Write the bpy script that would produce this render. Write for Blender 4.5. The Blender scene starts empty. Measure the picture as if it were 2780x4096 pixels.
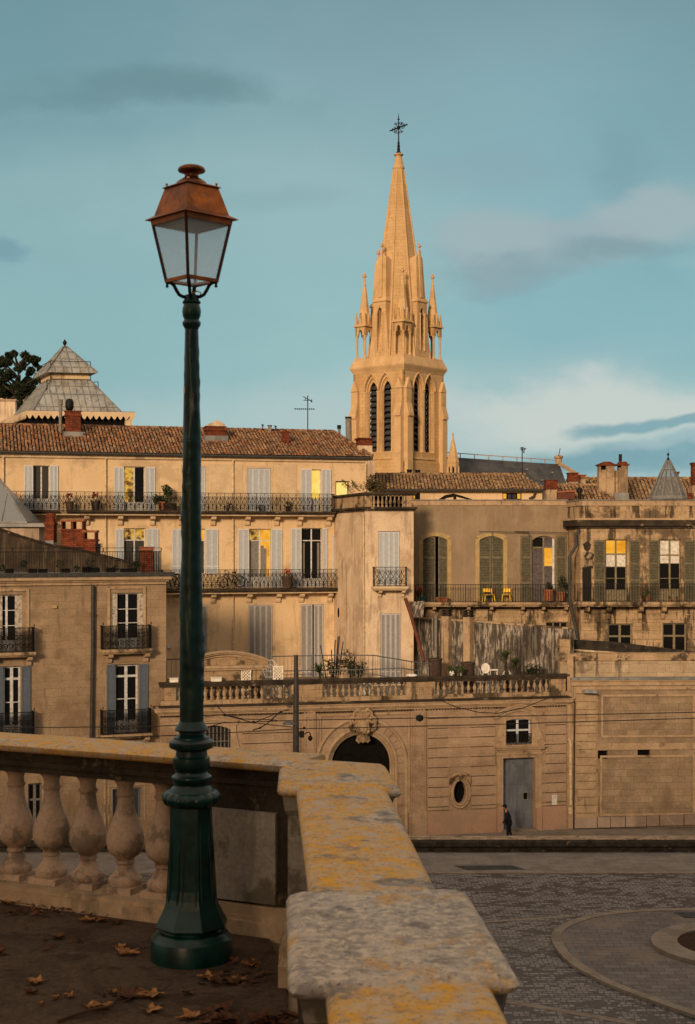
import bpy, bmesh, math, random
from mathutils import Vector, Matrix
from mathutils.geometry import tessellate_polygon
random.seed(7)
R = math.radians
scene = bpy.context.scene
COL = scene.collection

# ------------------------------------------------------------------ camera, sky, sun, exposure
CAM_Z = 2.1            # eye height above the promenade terrace (terrace ground is z = 0)
F, CX, HY = 1422.2, 347.5, 544.0     # focal length and horizon of the photograph in pixels of a 695 x 1024 picture
cam = bpy.data.cameras.new('camera')
cam.sensor_fit = 'VERTICAL'; cam.sensor_height = 36; cam.sensor_width = 24.43
cam.lens = 50; cam.shift_y = (HY - 512) / 1024
cam.clip_start = .1; cam.clip_end = 6000
cam.dof.use_dof = True; cam.dof.focus_distance = 55; cam.dof.aperture_fstop = 9
co = bpy.data.objects.new('camera', cam); COL.objects.link(co)
co.location = (0, 0, CAM_Z); co.rotation_euler = (R(90), 0, 0)
scene.camera = co
scene.view_settings.view_transform = 'Standard'
scene.view_settings.look = 'None'
scene.view_settings.exposure = 0
scene.view_settings.gamma = 1
scene.cycles.max_bounces = 6
scene.cycles.transparent_max_bounces = 12

SUN_AZ, SUN_EL = 199, 15      # compass style: measured from +Y towards +X; the sun is low behind the camera's left shoulder
sd = Vector((math.sin(R(SUN_AZ)) * math.cos(R(SUN_EL)), math.cos(R(SUN_AZ)) * math.cos(R(SUN_EL)), math.sin(R(SUN_EL))))
sl = bpy.data.lights.new('sun', 'SUN'); sl.energy = 3.3; sl.angle = R(10); sl.color = (1.0, .72, .46)
so = bpy.data.objects.new('sun', sl); COL.objects.link(so)
so.rotation_euler = (-sd).to_track_quat('-Z', 'Y').to_euler(); so.location = sd * 40 + Vector((0, 0, 20))

def lin(r, g, b):
    f = lambda c: ((c / 255 + .055) / 1.055) ** 2.4 if c > 10 else c / 255 / 12.92
    return (f(r), f(g), f(b), 1)

class NT:
    """small node-tree writer"""
    def __init__(s, nt): s.t = nt; nt.nodes.clear()
    def n(s, typ, **kw):
        x = s.t.nodes.new(typ)
        for k, v in kw.items(): setattr(x, k, v)
        return x
    def link(s, a, b):
        if isinstance(a, bpy.types.NodeSocket): s.t.links.new(a, b)
        else: b.default_value = a
    def m(s, op, a, b=0.0, c=None, clamp=False):
        x = s.n('ShaderNodeMath', operation=op, use_clamp=clamp)
        s.link(a, x.inputs[0]); s.link(b, x.inputs[1])
        if c is not None: s.link(c, x.inputs[2])
        return x.outputs[0]
    def mix(s, f, a, b, mode='MIX'):
        x = s.n('ShaderNodeMix', data_type='RGBA', blend_type=mode)
        s.link(f, x.inputs[0]); s.link(a, x.inputs[6]); s.link(b, x.inputs[7])
        return x.outputs[2]
    def noise(s, vec, scale, detail=4, rough=.55, dim='3D'):
        x = s.n('ShaderNodeTexNoise', noise_dimensions=dim)
        if vec is not None: s.link(vec, x.inputs['Vector'])
        x.inputs['Scale'].default_value = scale; x.inputs['Detail'].default_value = detail
        x.inputs['Roughness'].default_value = rough
        return x.outputs['Fac']
    def ramp(s, f, stops, interp='LINEAR'):
        x = s.n('ShaderNodeValToRGB'); cr = x.color_ramp; cr.interpolation = interp
        while len(cr.elements) > len(stops): cr.elements.remove(cr.elements[-1])
        while len(cr.elements) < len(stops): cr.elements.new(1)
        for e, (p, c) in zip(cr.elements, stops):
            e.position = p; e.color = c if len(c) == 4 else (*c, 1)
        s.link(f, x.inputs[0]); return x.outputs[0]
    def rng(s, f, a, b, c=0.0, d=1.0):
        x = s.n('ShaderNodeMapRange', interpolation_type='SMOOTHSTEP')
        s.link(f, x.inputs[0]); x.inputs[1].default_value = a; x.inputs[2].default_value = b
        x.inputs[3].default_value = c; x.inputs[4].default_value = d
        return x.outputs[0]
    def comb(s, x, y, z):
        c = s.n('ShaderNodeCombineXYZ'); s.link(x, c.inputs[0]); s.link(y, c.inputs[1]); s.link(z, c.inputs[2]); return c.outputs[0]

W = bpy.data.worlds.new('World'); scene.world = W; W.use_nodes = True
def build_world():
    t = NT(W.node_tree)
    tc = t.n('ShaderNodeTexCoord'); sp = t.n('ShaderNodeSeparateXYZ'); t.link(tc.outputs['Generated'], sp.inputs[0])
    X, Y, Z = sp.outputs
    ay = t.m('MAXIMUM', t.m('ABSOLUTE', Y), .12)
    s0 = t.m('DIVIDE', X, ay); t0 = t.m('DIVIDE', Z, ay)
    v = t.comb(s0, t.m('MULTIPLY', t0, 1.9), 0)
    n1 = t.noise(v, 5.5, 5, .55); n2 = t.noise(t.comb(t.m('ADD', s0, 7.3), t.m('MULTIPLY', t0, 1.9), 2), 5.5, 5, .55)
    n3 = t.noise(v, 15, 7, .62)
    S = t.m('ADD', s0, t.m('MULTIPLY', t.m('SUBTRACT', n1, .5), .16))
    T = t.m('ADD', t0, t.m('MULTIPLY', t.m('SUBTRACT', n2, .5), .07))
    st = [(0, lin(176, 188, 186)), (.10, lin(156, 186, 190)), (.19, lin(150, 187, 190)), (.36, lin(150, 187, 188)), (.6, lin(142, 177, 181)), (.83, lin(128, 160, 168)), (.9, lin(122, 154, 162)), (1, lin(216, 198, 178))]
    base = t.ramp(t.m('MULTIPLY', T, 2.3, clamp=True), st)
    def blob(col, px, py, rx, ry, k, c, soft=.9, sharp=0.0):
        ds = t.m('DIVIDE', t.m('SUBTRACT', S, (px - CX) / F), rx / F)
        dt = t.m('DIVIDE', t.m('SUBTRACT', T, (HY - py) / F), ry / F)
        d = t.m('SQRT', t.m('ADD', t.m('MULTIPLY', ds, ds), t.m('MULTIPLY', dt, dt)))
        d = t.m('ADD', d, t.m('MULTIPLY', t.m('SUBTRACT', n3, .5), 1.25))
        f = t.rng(d, 1 + soft * .5, 1 - soft * .5)
        return t.mix(t.m('MULTIPLY', f, k), col, c)
    c = base
    c = blob(c, 620, 320, 190, 60, .5, lin(112, 166, 180), 1.6)
    c = blob(c, 60, 330, 170, 130, .3, lin(108, 158, 166), 1.7)
    c = blob(c, 0, 40, 200, 130, .5, lin(96, 142, 150), 1.8)
    c = blob(c, 720, 90, 120, 140, .4, lin(104, 146, 152), 1.8)
    c = blob(c, 250, 200, 300, 45, .25, lin(160, 190, 190), 1.8)
    c = blob(c, 165, 84, 95, 20, .75, lin(106, 140, 146), 1.3)
    c = blob(c, 110, 98, 110, 12, .45, lin(108, 142, 149), 1.3)
    c = blob(c, 590, 170, 150, 90, .45, lin(122, 168, 180), 1.7)
    c = blob(c, 480, 165, 60, 18, .4, lin(138, 164, 172), 1.4)
    c = blob(c, 625, 160, 34, 26, .4, lin(118, 152, 160), 1.3)
    c = blob(c, 662, 210, 78, 33, .9, lin(159, 178, 181), .8)
    c = blob(c, 590, 236, 80, 26, .85, lin(154, 173, 178), .9)
    c = blob(c, 488, 242, 64, 34, .9, lin(157, 177, 180), .8)
    c = blob(c, 545, 262, 60, 14, .6, lin(138, 164, 171), 1.0)
    c = blob(c, 625, 247, 62, 13, .6, lin(118, 149, 157), 1.2)
    c = blob(c, 495, 272, 75, 15, .55, lin(128, 155, 163), 1.2)
    c = blob(c, 12, 247, 20, 14, .5, lin(100, 142, 158), 1.2)
    c = blob(c, 280, 208, 60, 12, .3, lin(125, 160, 168), 1.3)
    c = blob(c, 420, 420, 330, 42, .6, lin(184, 198, 196), 1.4)
    c = blob(c, 600, 415, 140, 25, .8, lin(202, 208, 202), 1.1)
    c = blob(c, 660, 427, 70, 7, .85, lin(112, 158, 170), .9)
    c = blob(c, 600, 460, 120, 17, .8, lin(104, 152, 166), .9)
    c = blob(c, 690, 448, 60, 6, .5, lin(160, 185, 190), .9)
    # the sunset itself, low behind the photographer
    back = t.m('MULTIPLY', t.rng(Y, .12, -.25), t.rng(Z, .75, .0))
    az = t.m('ADD', t.m('MULTIPLY', X, -.80), t.m('MULTIPLY', Y, -.60))
    warm = t.mix(t.rng(az, .2, 1.0), (.10, .085, .08, 1), (.62, .34, .14, 1))
    c = t.mix(back, c, warm)
    sky = t.n('ShaderNodeTexSky', sky_type='NISHITA'); sky.sun_disc = False
    sky.sun_elevation = R(SUN_EL); sky.sun_rotation = R(SUN_AZ); sky.altitude = 50
    b1 = t.n('ShaderNodeBackground'); t.link(c, b1.inputs[0]); b1.inputs[1].default_value = 1.08
    b2 = t.n('ShaderNodeBackground'); t.link(sky.outputs[0], b2.inputs[0]); b2.inputs[1].default_value = .05
    ms = t.n('ShaderNodeMixShader'); ms.inputs[0].default_value = .10
    t.link(b1.outputs[0], ms.inputs[1]); t.link(b2.outputs[0], ms.inputs[2])
    o = t.n('ShaderNodeOutputWorld'); t.link(ms.outputs[0], o.inputs[0])
build_world()

# ------------------------------------------------------------------ materials
M = {}
def _new(name):
    m = bpy.data.materials.new(name); m.use_nodes = True; M[name] = m
    return m, NT(m.node_tree)
def _fin(t, col, rough=.8, bump=None, bstr=.3, bdist=.02, metal=0, spec=.3, **kw):
    p = t.n('ShaderNodeBsdfPrincipled'); o = t.n('ShaderNodeOutputMaterial')
    t.link(col, p.inputs['Base Color']); t.link(rough, p.inputs['Roughness']); t.link(metal, p.inputs['Metallic'])
    p.inputs['Specular IOR Level'].default_value = spec
    for k, v in kw.items(): t.link(v, p.inputs[k])
    if bump is not None:
        b = t.n('ShaderNodeBump'); b.inputs['Strength'].default_value = bstr; b.inputs['Distance'].default_value = bdist
        t.link(bump, b.inputs['Height']); t.link(b.outputs[0], p.inputs['Normal'])
    t.link(p.outputs[0], o.inputs[0]); return p
def _co(t, sx=1, sy=1, sz=1, vary=False):
    tc = t.n('ShaderNodeTexCoord'); mp = t.n('ShaderNodeMapping'); mp.inputs['Scale'].default_value = (sx, sy, sz)
    t.link(tc.outputs['Object'], mp.inputs[0])
    if vary:        # copies of one mesh get stains of their own
        oi = t.n('ShaderNodeObjectInfo'); a = t.n('ShaderNodeVectorMath', operation='ADD'); r = t.m('MULTIPLY', oi.outputs['Random'], 37)
        t.link(mp.outputs[0], a.inputs[0]); t.link(t.comb(r, r, r), a.inputs[1]); return a.outputs[0]
    return mp.outputs[0]
def _brickvec(t, horizontal=False):
    tc = t.n('ShaderNodeTexCoord'); sp = t.n('ShaderNodeSeparateXYZ'); t.link(tc.outputs['Object'], sp.inputs[0])
    if horizontal: return t.comb(sp.outputs[0], sp.outputs[1], 0)
    return t.comb(t.m('ADD', sp.outputs[0], t.m('MULTIPLY', sp.outputs[1], .7)), sp.outputs[2], 0)

def surf(name, c1, c2, rough=.85, nscale=1.2, stain=None, stain_amt=.5, streak=None, streak_amt=.6, brick=None, fine=.12, bstr=.25,
         stain_lo=.52, streak_lo=.52, spec=.05, stain_scale=.45, streak_scale=1.3, bdist=.02, hs=13, vary=False, metal=0):
    """masonry, plaster, paint: two tones in soft patches, optional stains, vertical dirt streaks, coursed blocks"""
    m, t = _new(name)
    v = _co(t, vary=vary)
    n = t.noise(v, nscale, 6, .6)
    col = t.mix(t.rng(n, .35, .65), (*c1, 1), (*c2, 1))
    h = t.noise(v, hs, 5, .7)
    col = t.mix(fine * 1.1, col, t.mix(t.rng(h, .3, .7), (0, 0, 0, 1), (1, 1, 1, 1)), 'OVERLAY')
    if brick:
        bw, bh, mort, tone = brick[:4]
        b = t.n('ShaderNodeTexBrick'); b.offset = .5; b.squash = 1
        wv = t.n('ShaderNodeVectorMath', operation='ADD'); nv = t.n('ShaderNodeTexNoise'); nv.inputs['Scale'].default_value = 1.7; t.link(v, nv.inputs['Vector'])
        sv = t.n('ShaderNodeVectorMath', operation='SCALE'); t.link(nv.outputs['Color'], sv.inputs[0]); sv.inputs['Scale'].default_value = min(brick[0], 1) * .14
        t.link(_brickvec(t, len(brick) > 4), wv.inputs[0]); t.link(sv.outputs[0], wv.inputs[1]); t.link(wv.outputs[0], b.inputs['Vector'])
        b.inputs['Scale'].default_value = 1; b.inputs['Brick Width'].default_value = bw; b.inputs['Row Height'].default_value = bh
        b.inputs['Mortar Size'].default_value = mort; b.inputs['Mortar Smooth'].default_value = .3; b.inputs['Bias'].default_value = 0
        b.inputs['Color1'].default_value = (*[1 - tone] * 3, 1); b.inputs['Color2'].default_value = (1 + tone * .4,) * 3 + (1,)
        b.inputs['Mortar'].default_value = (.42, .40, .38, 1)
        col = t.mix(1, col, b.outputs['Color'], 'MULTIPLY')
        h = t.m('SUBTRACT', t.m('MULTIPLY', h, .3), b.outputs['Fac'])
    if stain:
        f = t.rng(t.noise(v, stain_scale, 7, .68), stain_lo - .02, stain_lo + .07)
        col = t.mix(t.m('MULTIPLY', f, stain_amt), col, (*stain, 1))
    if streak:
        f = t.rng(t.noise(_co(t, streak_scale, streak_scale, streak_scale * .13), 1.6, 7, .7), streak_lo - .02, streak_lo + .07)
        col = t.mix(t.m('MULTIPLY', f, streak_amt), col, (*streak, 1))
    _fin(t, col, rough, h, bstr, bdist, metal, spec=spec)
    return m

def plain(name, c, rough=.6, metal=0, spec=.14, var=.25, scale=6, bstr=.15, **kw):
    m, t = _new(name); v = _co(t)
    n = t.noise(v, scale, 5, .6)
    col = t.mix(t.rng(n, .3, .7), (*[x * (1 - var) for x in c], 1), (*[min(1, x * (1 + var)) for x in c], 1))
    _fin(t, col, rough, n, bstr, .01, metal, spec, **kw); return m

DIRT = (.035, .028, .020)
surf('cream_render', (.70, .52, .32), (.64, .47, .28), nscale=.5, stain=(.42, .31, .19), stain_amt=.55, streak=(.34, .25, .15), streak_amt=.35, streak_lo=.56, fine=.08)
surf('pale_render', (.68, .53, .37), (.58, .44, .30), nscale=.7, stain=(.36, .25, .17), stain_amt=.5, streak=(.24, .18, .13), streak_amt=.5, streak_lo=.54, fine=.12)
surf('rose_render', (.47, .36, .26), (.40, .30, .215), nscale=.8, stain=(.26, .20, .15), stain_amt=.7, stain_lo=.48, streak=(.10, .08, .06), streak_amt=.55, streak_lo=.55, fine=.14)
surf('cream_trim', (.62, .48, .31), (.54, .40, .25), nscale=1.5, stain=DIRT, stain_amt=.5, stain_lo=.58)
surf('ashlar', (.35, .25, .16), (.28, .20, .125), nscale=.8, stain=(.19, .13, .08), stain_amt=.55, stain_lo=.53, streak=(.10, .07, .045), streak_amt=.45, streak_lo=.58, brick=(1.05, .42, .005, .09), fine=.14)
surf('facade_stone', (.41, .29, .195), (.33, .23, .152), nscale=.9, stain=(.22, .15, .09), stain_amt=.5, stain_lo=.55, streak=(.12, .085, .05), streak_amt=.4, streak_lo=.60, brick=(1.5, .57, .004, .10), fine=.14)
surf('cut_stone', (.44, .315, .20), (.34, .24, .15), nscale=1.6, stain=DIRT, stain_amt=.55, stain_lo=.60, stain_scale=1.3, streak=(.07, .055, .04), streak_amt=.5, streak_lo=.60, fine=.16)
surf('groove_dirt', (.11, .078, .05), (.07, .05, .032), nscale=3)
surf('dark_ledge', (.060, .046, .033), (.030, .024, .019), nscale=1.6, stain=(.42, .32, .2), stain_amt=.75, stain_lo=.62, stain_scale=1.1, fine=.2)
surf('terrace_wall_stone', (.34, .25, .165), (.26, .19, .125), nscale=1.0, stain=(.17, .12, .08), stain_amt=.5, brick=(.78, .38, .007, .17), fine=.15)
surf('terrace_balusters', (.40, .29, .18), (.30, .215, .135), nscale=2, stain=DIRT, stain_amt=.85, stain_lo=.54, stain_scale=1.6, vary=True, fine=.15)
surf('dressed_wall', (.45, .35, .235), (.38, .285, .185), nscale=1.0, stain=(.08, .06, .045), stain_amt=.65, stain_lo=.56, brick=(1.1, .5, .008, .14), streak=(.07, .055, .04), streak_amt=.7, streak_lo=.55, fine=.15)
surf('weathered_stone', (.44, .31, .19), (.34, .235, .14), nscale=1.0, stain=DIRT, stain_amt=.85, stain_lo=.525, stain_scale=.7, streak=DIRT, streak_amt=.75, streak_lo=.56, brick=(.9, .42, .008, .14), fine=.18)
surf('sooty_stone', (.46, .33, .20), (.35, .245, .145), nscale=1.0, stain=(.03, .024, .018), stain_amt=.68, stain_lo=.52, stain_scale=.6, streak=(.028, .022, .017), streak_amt=.85, streak_lo=.525, brick=(.9, .42, .008, .16), fine=.18)
surf('tan_render', (.285, .215, .140), (.245, .18, .115), nscale=.6, stain=(.20, .145, .09), stain_amt=.6, streak=(.33, .255, .17), streak_amt=.4, fine=.1)
surf('ochre_stone', (.42, .31, .15), (.34, .245, .12), nscale=2)
surf('dark_wall', (.060, .045, .031), (.034, .026, .019), nscale=1.0, stain=(.03, .024, .02), stain_amt=.7, stain_lo=.5, streak=(.12, .09, .06), streak_amt=.5, fine=.15)
surf('grimy_render', (.38, .33, .275), (.26, .22, .18), nscale=1.0, stain=(.045, .037, .030), stain_amt=.7, stain_lo=.50, streak=(.035, .030, .026), streak_amt=.85, streak_lo=.46, streak_scale=3.6, fine=.2)
surf('pink_plinth', (.40, .25, .17), (.36, .225, .155), nscale=.8, stain=(.30, .22, .15), stain_amt=.6, fine=.12)
surf('pink_block', (.38, .29, .22), (.31, .235, .18), nscale=1.2, stain=(.15, .10, .07), stain_amt=.5)
surf('tower_stone', (.60, .40, .205), (.52, .345, .17), nscale=.25, stain=(.42, .25, .10), stain_amt=.5, stain_scale=.2, streak=(.40, .23, .09), streak_amt=.35, streak_scale=.5, brick=(1.1, .42, .010, .07), fine=.08)
surf('tower_trim', (.62, .42, .225), (.54, .36, .185), nscale=.6, stain=(.38, .24, .11), stain_amt=.4, fine=.08)
surf('parapet_face', (.045, .038, .030), (.022, .019, .016), nscale=2, stain=(.25, .19, .13), stain_amt=.7, stain_lo=.62, stain_scale=2.2, fine=.2)
surf('parapet_top', (.36, .28, .20), (.22, .165, .115), nscale=2.5, stain=(.05, .04, .03), stain_amt=.7, stain_lo=.56, stain_scale=2)
surf('brick_red', (.22, .062, .030), (.14, .040, .022), nscale=3, stain=(.05, .03, .02), stain_amt=.6, stain_lo=.55, stain_scale=2, brick=(.30, .11, .012, .3), fine=.15)
surf('zinc', (.20, .21, .21), (.13, .135, .135), nscale=1.4, rough=.5, stain=(.30, .29, .26), stain_amt=.5, streak=(.10, .085, .07), streak_amt=.5, spec=.5)
surf('zinc_roof', (.33, .34, .33), (.24, .25, .245), nscale=.8, rough=.42, stain=(.33, .31, .26), stain_amt=.6, streak=(.13, .11, .09), streak_amt=.6, spec=.5)
surf('slate', (.060, .062, .070), (.040, .042, .048), nscale=.5, rough=.55, brick=(.5, .3, .02, .25), stain=(.09, .085, .08), stain_amt=.5, fine=.15, spec=.4)
surf('chimney_render', (.44, .32, .20), (.34, .24, .15), nscale=1.6, stain=(.12, .085, .06), stain_amt=.6, streak=(.07, .05, .035), streak_amt=.6, streak_lo=.57, streak_scale=3)
surf('pavement', (.225, .20, .182), (.185, .165, .15), nscale=1.1, stain=(.11, .09, .075), stain_amt=.4, brick=(.9, .28, .008, .16, 1), fine=.15, rough=.8)
surf('island_slabs', (.165, .148, .14), (.132, .12, .116), nscale=.9, stain=(.23, .18, .14), stain_amt=.5, brick=(.62, .40, .014, .2, 1), fine=.12, rough=.75)
surf('kerb_stone', (.235, .20, .16), (.19, .16, .13), nscale=1.2, stain=(.12, .09, .07), stain_amt=.4, fine=.12)
surf('asphalt', (.055, .05, .046), (.04, .037, .035), nscale=2)
surf('terrace_dirt', (.090, .060, .042), (.064, .044, .031), nscale=2.3, hs=35, stain=(.035, .022, .014), stain_amt=.6, stain_lo=.52, stain_scale=3.5, fine=.2, bstr=.5, rough=1, spec=.05)
surf('soil', (.05, .03, .018), (.03, .018, .011), nscale=9, fine=.3, bstr=.6)
surf('baluster_stone', (.42, .30, .215), (.34, .24, .17), nscale=4, hs=45, vary=True, stain=(.15, .115, .085), stain_amt=.75, stain_lo=.52, stain_scale=4, streak=(.12, .09, .065), streak_amt=.5, streak_lo=.56, streak_scale=5, fine=.14, bstr=.3, bdist=.006)
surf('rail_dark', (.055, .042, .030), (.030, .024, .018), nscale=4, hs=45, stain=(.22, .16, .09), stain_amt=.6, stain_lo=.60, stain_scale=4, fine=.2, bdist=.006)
surf('panel_stone', (.31, .275, .225), (.23, .20, .165), nscale=4, hs=45, stain=(.09, .075, .055), stain_amt=.75, stain_lo=.54, stain_scale=2.6, streak=(.12, .10, .075), streak_amt=.5, streak_lo=.57, streak_scale=2.5, fine=.18, bdist=.006)

def lichen(name='lichen_stone', lo=.455, yk=.93):
    m, t = _new(name); v = _co(t)
    n1 = t.noise(v, 4.2, 10, .68); n2 = t.noise(v, 13, 9, .76); n3 = t.noise(v, 1.5, 4, .6); n4 = t.noise(v, 60, 7, .78); n5 = t.noise(v, 28, 8, .74)
    col = t.mix(t.rng(n2, .42, .58), (.52, .44, .36, 1), (.31, .27, .235, 1))
    col = t.mix(t.rng(n5, .51, .58), col, (.64, .53, .41, 1))
    col = t.mix(t.m('MULTIPLY', t.rng(n1, .45, .36), .7), col, (.13, .118, .11, 1))
    f = t.rng(t.m('ADD', t.m('MULTIPLY', n1, .65), t.m('MULTIPLY', n3, .5)), lo, lo + .10)
    f2 = t.m('MULTIPLY', f, t.rng(t.m('ADD', t.m('MULTIPLY', n2, .45), t.m('MULTIPLY', n5, .55)), .43, .51))
    y = t.mix(t.rng(n5, .42, .58), (.64, .31, .045, 1), (.62, .40, .18, 1))
    y = t.mix(t.rng(n2, .52, .60), y, (.74, .37, .03, 1))
    col = t.mix(t.m('MULTIPLY', f2, yk), col, y)
    col = t.mix(t.m('MULTIPLY', t.rng(n4, .56, .62), .75), col, (.085, .075, .065, 1))
    _fin(t, col, .95, t.m('ADD', n4, t.m('MULTIPLY', n2, 1.5)), .8, .008, spec=.12)
lichen(); lichen('grey_cap_stone', .575, .85)

def cobbles():
    m, t = _new('cobblestones'); v = _co(t)
    bv = _brickvec(t, True); BW, RH = .36, .24
    b = t.n('ShaderNodeTexBrick'); b.offset = .5
    wob = t.n('ShaderNodeVectorMath', operation='ADD'); nz = t.n('ShaderNodeTexNoise'); nz.inputs['Scale'].default_value = 2.2; t.link(v, nz.inputs['Vector'])
    sc = t.n('ShaderNodeVectorMath', operation='SCALE'); t.link(nz.outputs['Color'], sc.inputs[0]); sc.inputs['Scale'].default_value = .12
    t.link(bv, wob.inputs[0]); t.link(sc.outputs[0], wob.inputs[1]); bv = wob.outputs[0]
    t.link(bv, b.inputs['Vector'])
    for k, x in (('Scale', 1), ('Brick Width', BW), ('Row Height', RH), ('Mortar Size', .022), ('Mortar Smooth', .5), ('Bias', -.1)): b.inputs[k].default_value = x
    b.inputs['Color1'].default_value = (.150, .128, .120, 1); b.inputs['Color2'].default_value = (.096, .084, .082, 1); b.inputs['Mortar'].default_value = (.020, .018, .018, 1)
    w = t.n('ShaderNodeTexWhiteNoise', noise_dimensions='2D'); sp = t.n('ShaderNodeSeparateXYZ'); t.link(bv, sp.inputs[0])
    row = t.m('FLOOR', t.m('DIVIDE', sp.outputs[1], RH))
    cx = t.m('FLOOR', t.m('DIVIDE', t.m('ADD', sp.outputs[0], t.m('MULTIPLY', t.m('MODULO', t.m('ABSOLUTE', row), 2), BW / 2)), BW))
    t.link(t.comb(cx, row, 0), w.inputs['Vector'])
    big = t.noise(_co(t, .16, .30, 1), 1.6, 6, .62); mid = t.noise(_co(t, .6, 1.1, 1), 1.6, 4, .6)
    th = t.rng(t.m('ADD', t.m('MULTIPLY', big, .65), t.m('MULTIPLY', mid, .35)), .44, .60, .97, .12)
    dark = t.m('GREATER_THAN', w.outputs['Value'], th)
    tone = t.mix(w.outputs['Value'], (.195, .178, .172, 1), (.090, .084, .086, 1))
    tone = t.mix(b.outputs['Fac'], tone, (.026, .023, .023, 1))
    col = t.mix(t.m('MULTIPLY', dark, .84), tone, (.026, .026, .029, 1))
    _fin(t, col, t.m('SUBTRACT', .72, t.m('MULTIPLY', dark, .27)), t.m('SUBTRACT', 0, b.outputs['Fac']), .5, .02, spec=.35)
cobbles()

def tiles(name, cols, dark=.35):
    m, t = _new(name); a = t.n('ShaderNodeAttribute', attribute_name='tint'); v = _co(t)
    col = t.ramp(a.outputs['Fac'], [(i / (len(cols) - 1), c) for i, c in enumerate(cols)])
    n = t.noise(v, 7, 6, .7)
    col = t.mix(t.m('MULTIPLY', t.rng(n, .48, .56), dark * 2.2), col, (.030, .022, .016, 1))
    col = t.mix(t.m('MULTIPLY', t.rng(t.noise(v, 3.1, 6, .7), .58, .66), .5), col, (.36, .27, .16, 1))
    _fin(t, col, .9, n, .3, .02, spec=.15)
tiles('roof_tiles_red', [(.022, .014, .010), (.085, .045, .028), (.19, .095, .05), (.29, .145, .075), (.36, .19, .10), (.32, .215, .125), (.20, .125, .08), (.42, .17, .07), (.42, .30, .185)], .36)
tiles('roof_tiles_tan', [(.022, .015, .010), (.20, .12, .065), (.33, .21, .11), (.42, .28, .15), (.26, .16, .09), (.38, .20, .10)], .36)

plain('white_paint', (.55, .55, .53), .55)
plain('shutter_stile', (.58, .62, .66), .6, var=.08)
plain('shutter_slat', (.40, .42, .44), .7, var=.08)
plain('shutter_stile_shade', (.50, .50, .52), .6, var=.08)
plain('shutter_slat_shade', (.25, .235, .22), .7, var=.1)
surf('worn_shutter', (.50, .45, .38), (.40, .35, .29), nscale=5, stain=(.14, .11, .08), stain_amt=.6, stain_scale=5)
plain('blue_shutter', (.10, .125, .165), .6, var=.1)
plain('green_shutter', (.135, .116, .074), .6)
plain('green_slat', (.085, .076, .048), .65)
plain('olive_frame', (.20, .165, .10), .6)
surf('blue_door', (.155, .175, .205), (.125, .140, .165), nscale=1.2, stain=(.075, .075, .08), stain_amt=.5, streak=(.09, .09, .09), streak_amt=.5, streak_scale=3, spec=.3)
plain('dark_wood', (.008, .007, .006), .5, spec=.08)
plain('iron', (.008, .0075, .007), .6, 0, .2)
plain('rail_grey', (.11, .11, .11), .5, .3)
plain('pole_grey', (.060, .056, .052), .5, .2)
plain('lamp_green', (.0006, .020, .0170), .33, .0, .36, var=.5, scale=9, bstr=.3)
surf('copper', (.42, .125, .022), (.17, .058, .026), nscale=5, rough=.42, stain=(.10, .05, .035), stain_amt=.6, stain_lo=.52, stain_scale=4, spec=.5, metal=.88)
plain('copper_dark', (.050, .024, .017), .4, .3)
plain('brass', (.70, .38, .08), .3, .9)
plain('reflector', (.10, .085, .07), .5)
plain('gutter', (.05, .05, .048), .5)
plain('pipe_cream', (.58, .45, .28), .6)
plain('pipe_grey', (.20, .18, .155), .6)
plain('wire', (.02, .018, .016), .6)
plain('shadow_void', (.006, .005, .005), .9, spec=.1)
plain('curtain', (.20, .185, .17), .9, var=.15)
plain('white_curtain', (.62, .58, .52), .9)
plain('violet_curtain', (.10, .085, .09), .9)
plain('terracotta', (.28, .11, .055), .8)
plain('dark_pot', (.06, .04, .03), .7)
plain('foliage', (.045, .062, .020), .75, var=.5, scale=30)
plain('dark_foliage', (.022, .030, .014), .8, var=.5, scale=8)
plain('autumn_foliage', (.13, .085, .025), .8, var=.5, scale=20)
plain('dry_foliage', (.09, .07, .03), .8, var=.5, scale=20)
plain('petal_red', (.42, .02, .03), .6)
plain('bark', (.045, .033, .025), .9)
plain('yellow_metal', (.85, .50, .03), .45)
plain('white_metal', (.70, .66, .60), .5)
plain('lattice_white', (.74, .68, .58), .6)
plain('navy_cloth', (.010, .011, .015), .9)
plain('skin', (.36, .17, .11), .6)
plain('hair', (.03, .02, .015), .7)
plain('leaf_brown', (.26, .12, .045), .8, var=.45, scale=25)
plain('leaf_dark', (.075, .032, .016), .85, var=.5, scale=25)
plain('twig', (.06, .035, .022), .9)
plain('rust', (.12, .045, .028), .85)
plain('blue_plastic', (.02, .25, .34), .5)
plain('sign_white', (.62, .60, .55), .5)
plain('grate', (.07, .085, .095), .5, .5)
plain('grate_gap', (.02, .02, .02), .9)
def glass(name, c, rough=.08, spec=.16):
    m, t = _new(name); n = t.noise(_co(t), 1.3, 3, .5)
    _fin(t, (*c, 1), rough, n, .12, .05, spec=spec)
glass('dark_glass', (.008, .008, .009)); glass('grey_glass', (.05, .048, .045)); glass('skylight_glass', (.17, .18, .19), .25, .8)
def glowing(name, stops, k, scale=.9):  # sunset reflections in window panes, put into the colour as emission
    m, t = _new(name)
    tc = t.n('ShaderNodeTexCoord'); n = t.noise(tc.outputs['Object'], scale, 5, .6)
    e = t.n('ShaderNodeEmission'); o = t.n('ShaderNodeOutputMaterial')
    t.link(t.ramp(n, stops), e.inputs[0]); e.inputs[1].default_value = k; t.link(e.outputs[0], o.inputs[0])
glowing('painted_sunset_gold', [(.28, lin(244, 170, 52)), (.42, lin(253, 200, 84)), (.56, lin(255, 226, 130)), (.7, lin(248, 188, 70))], 1.05, .7)
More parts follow.
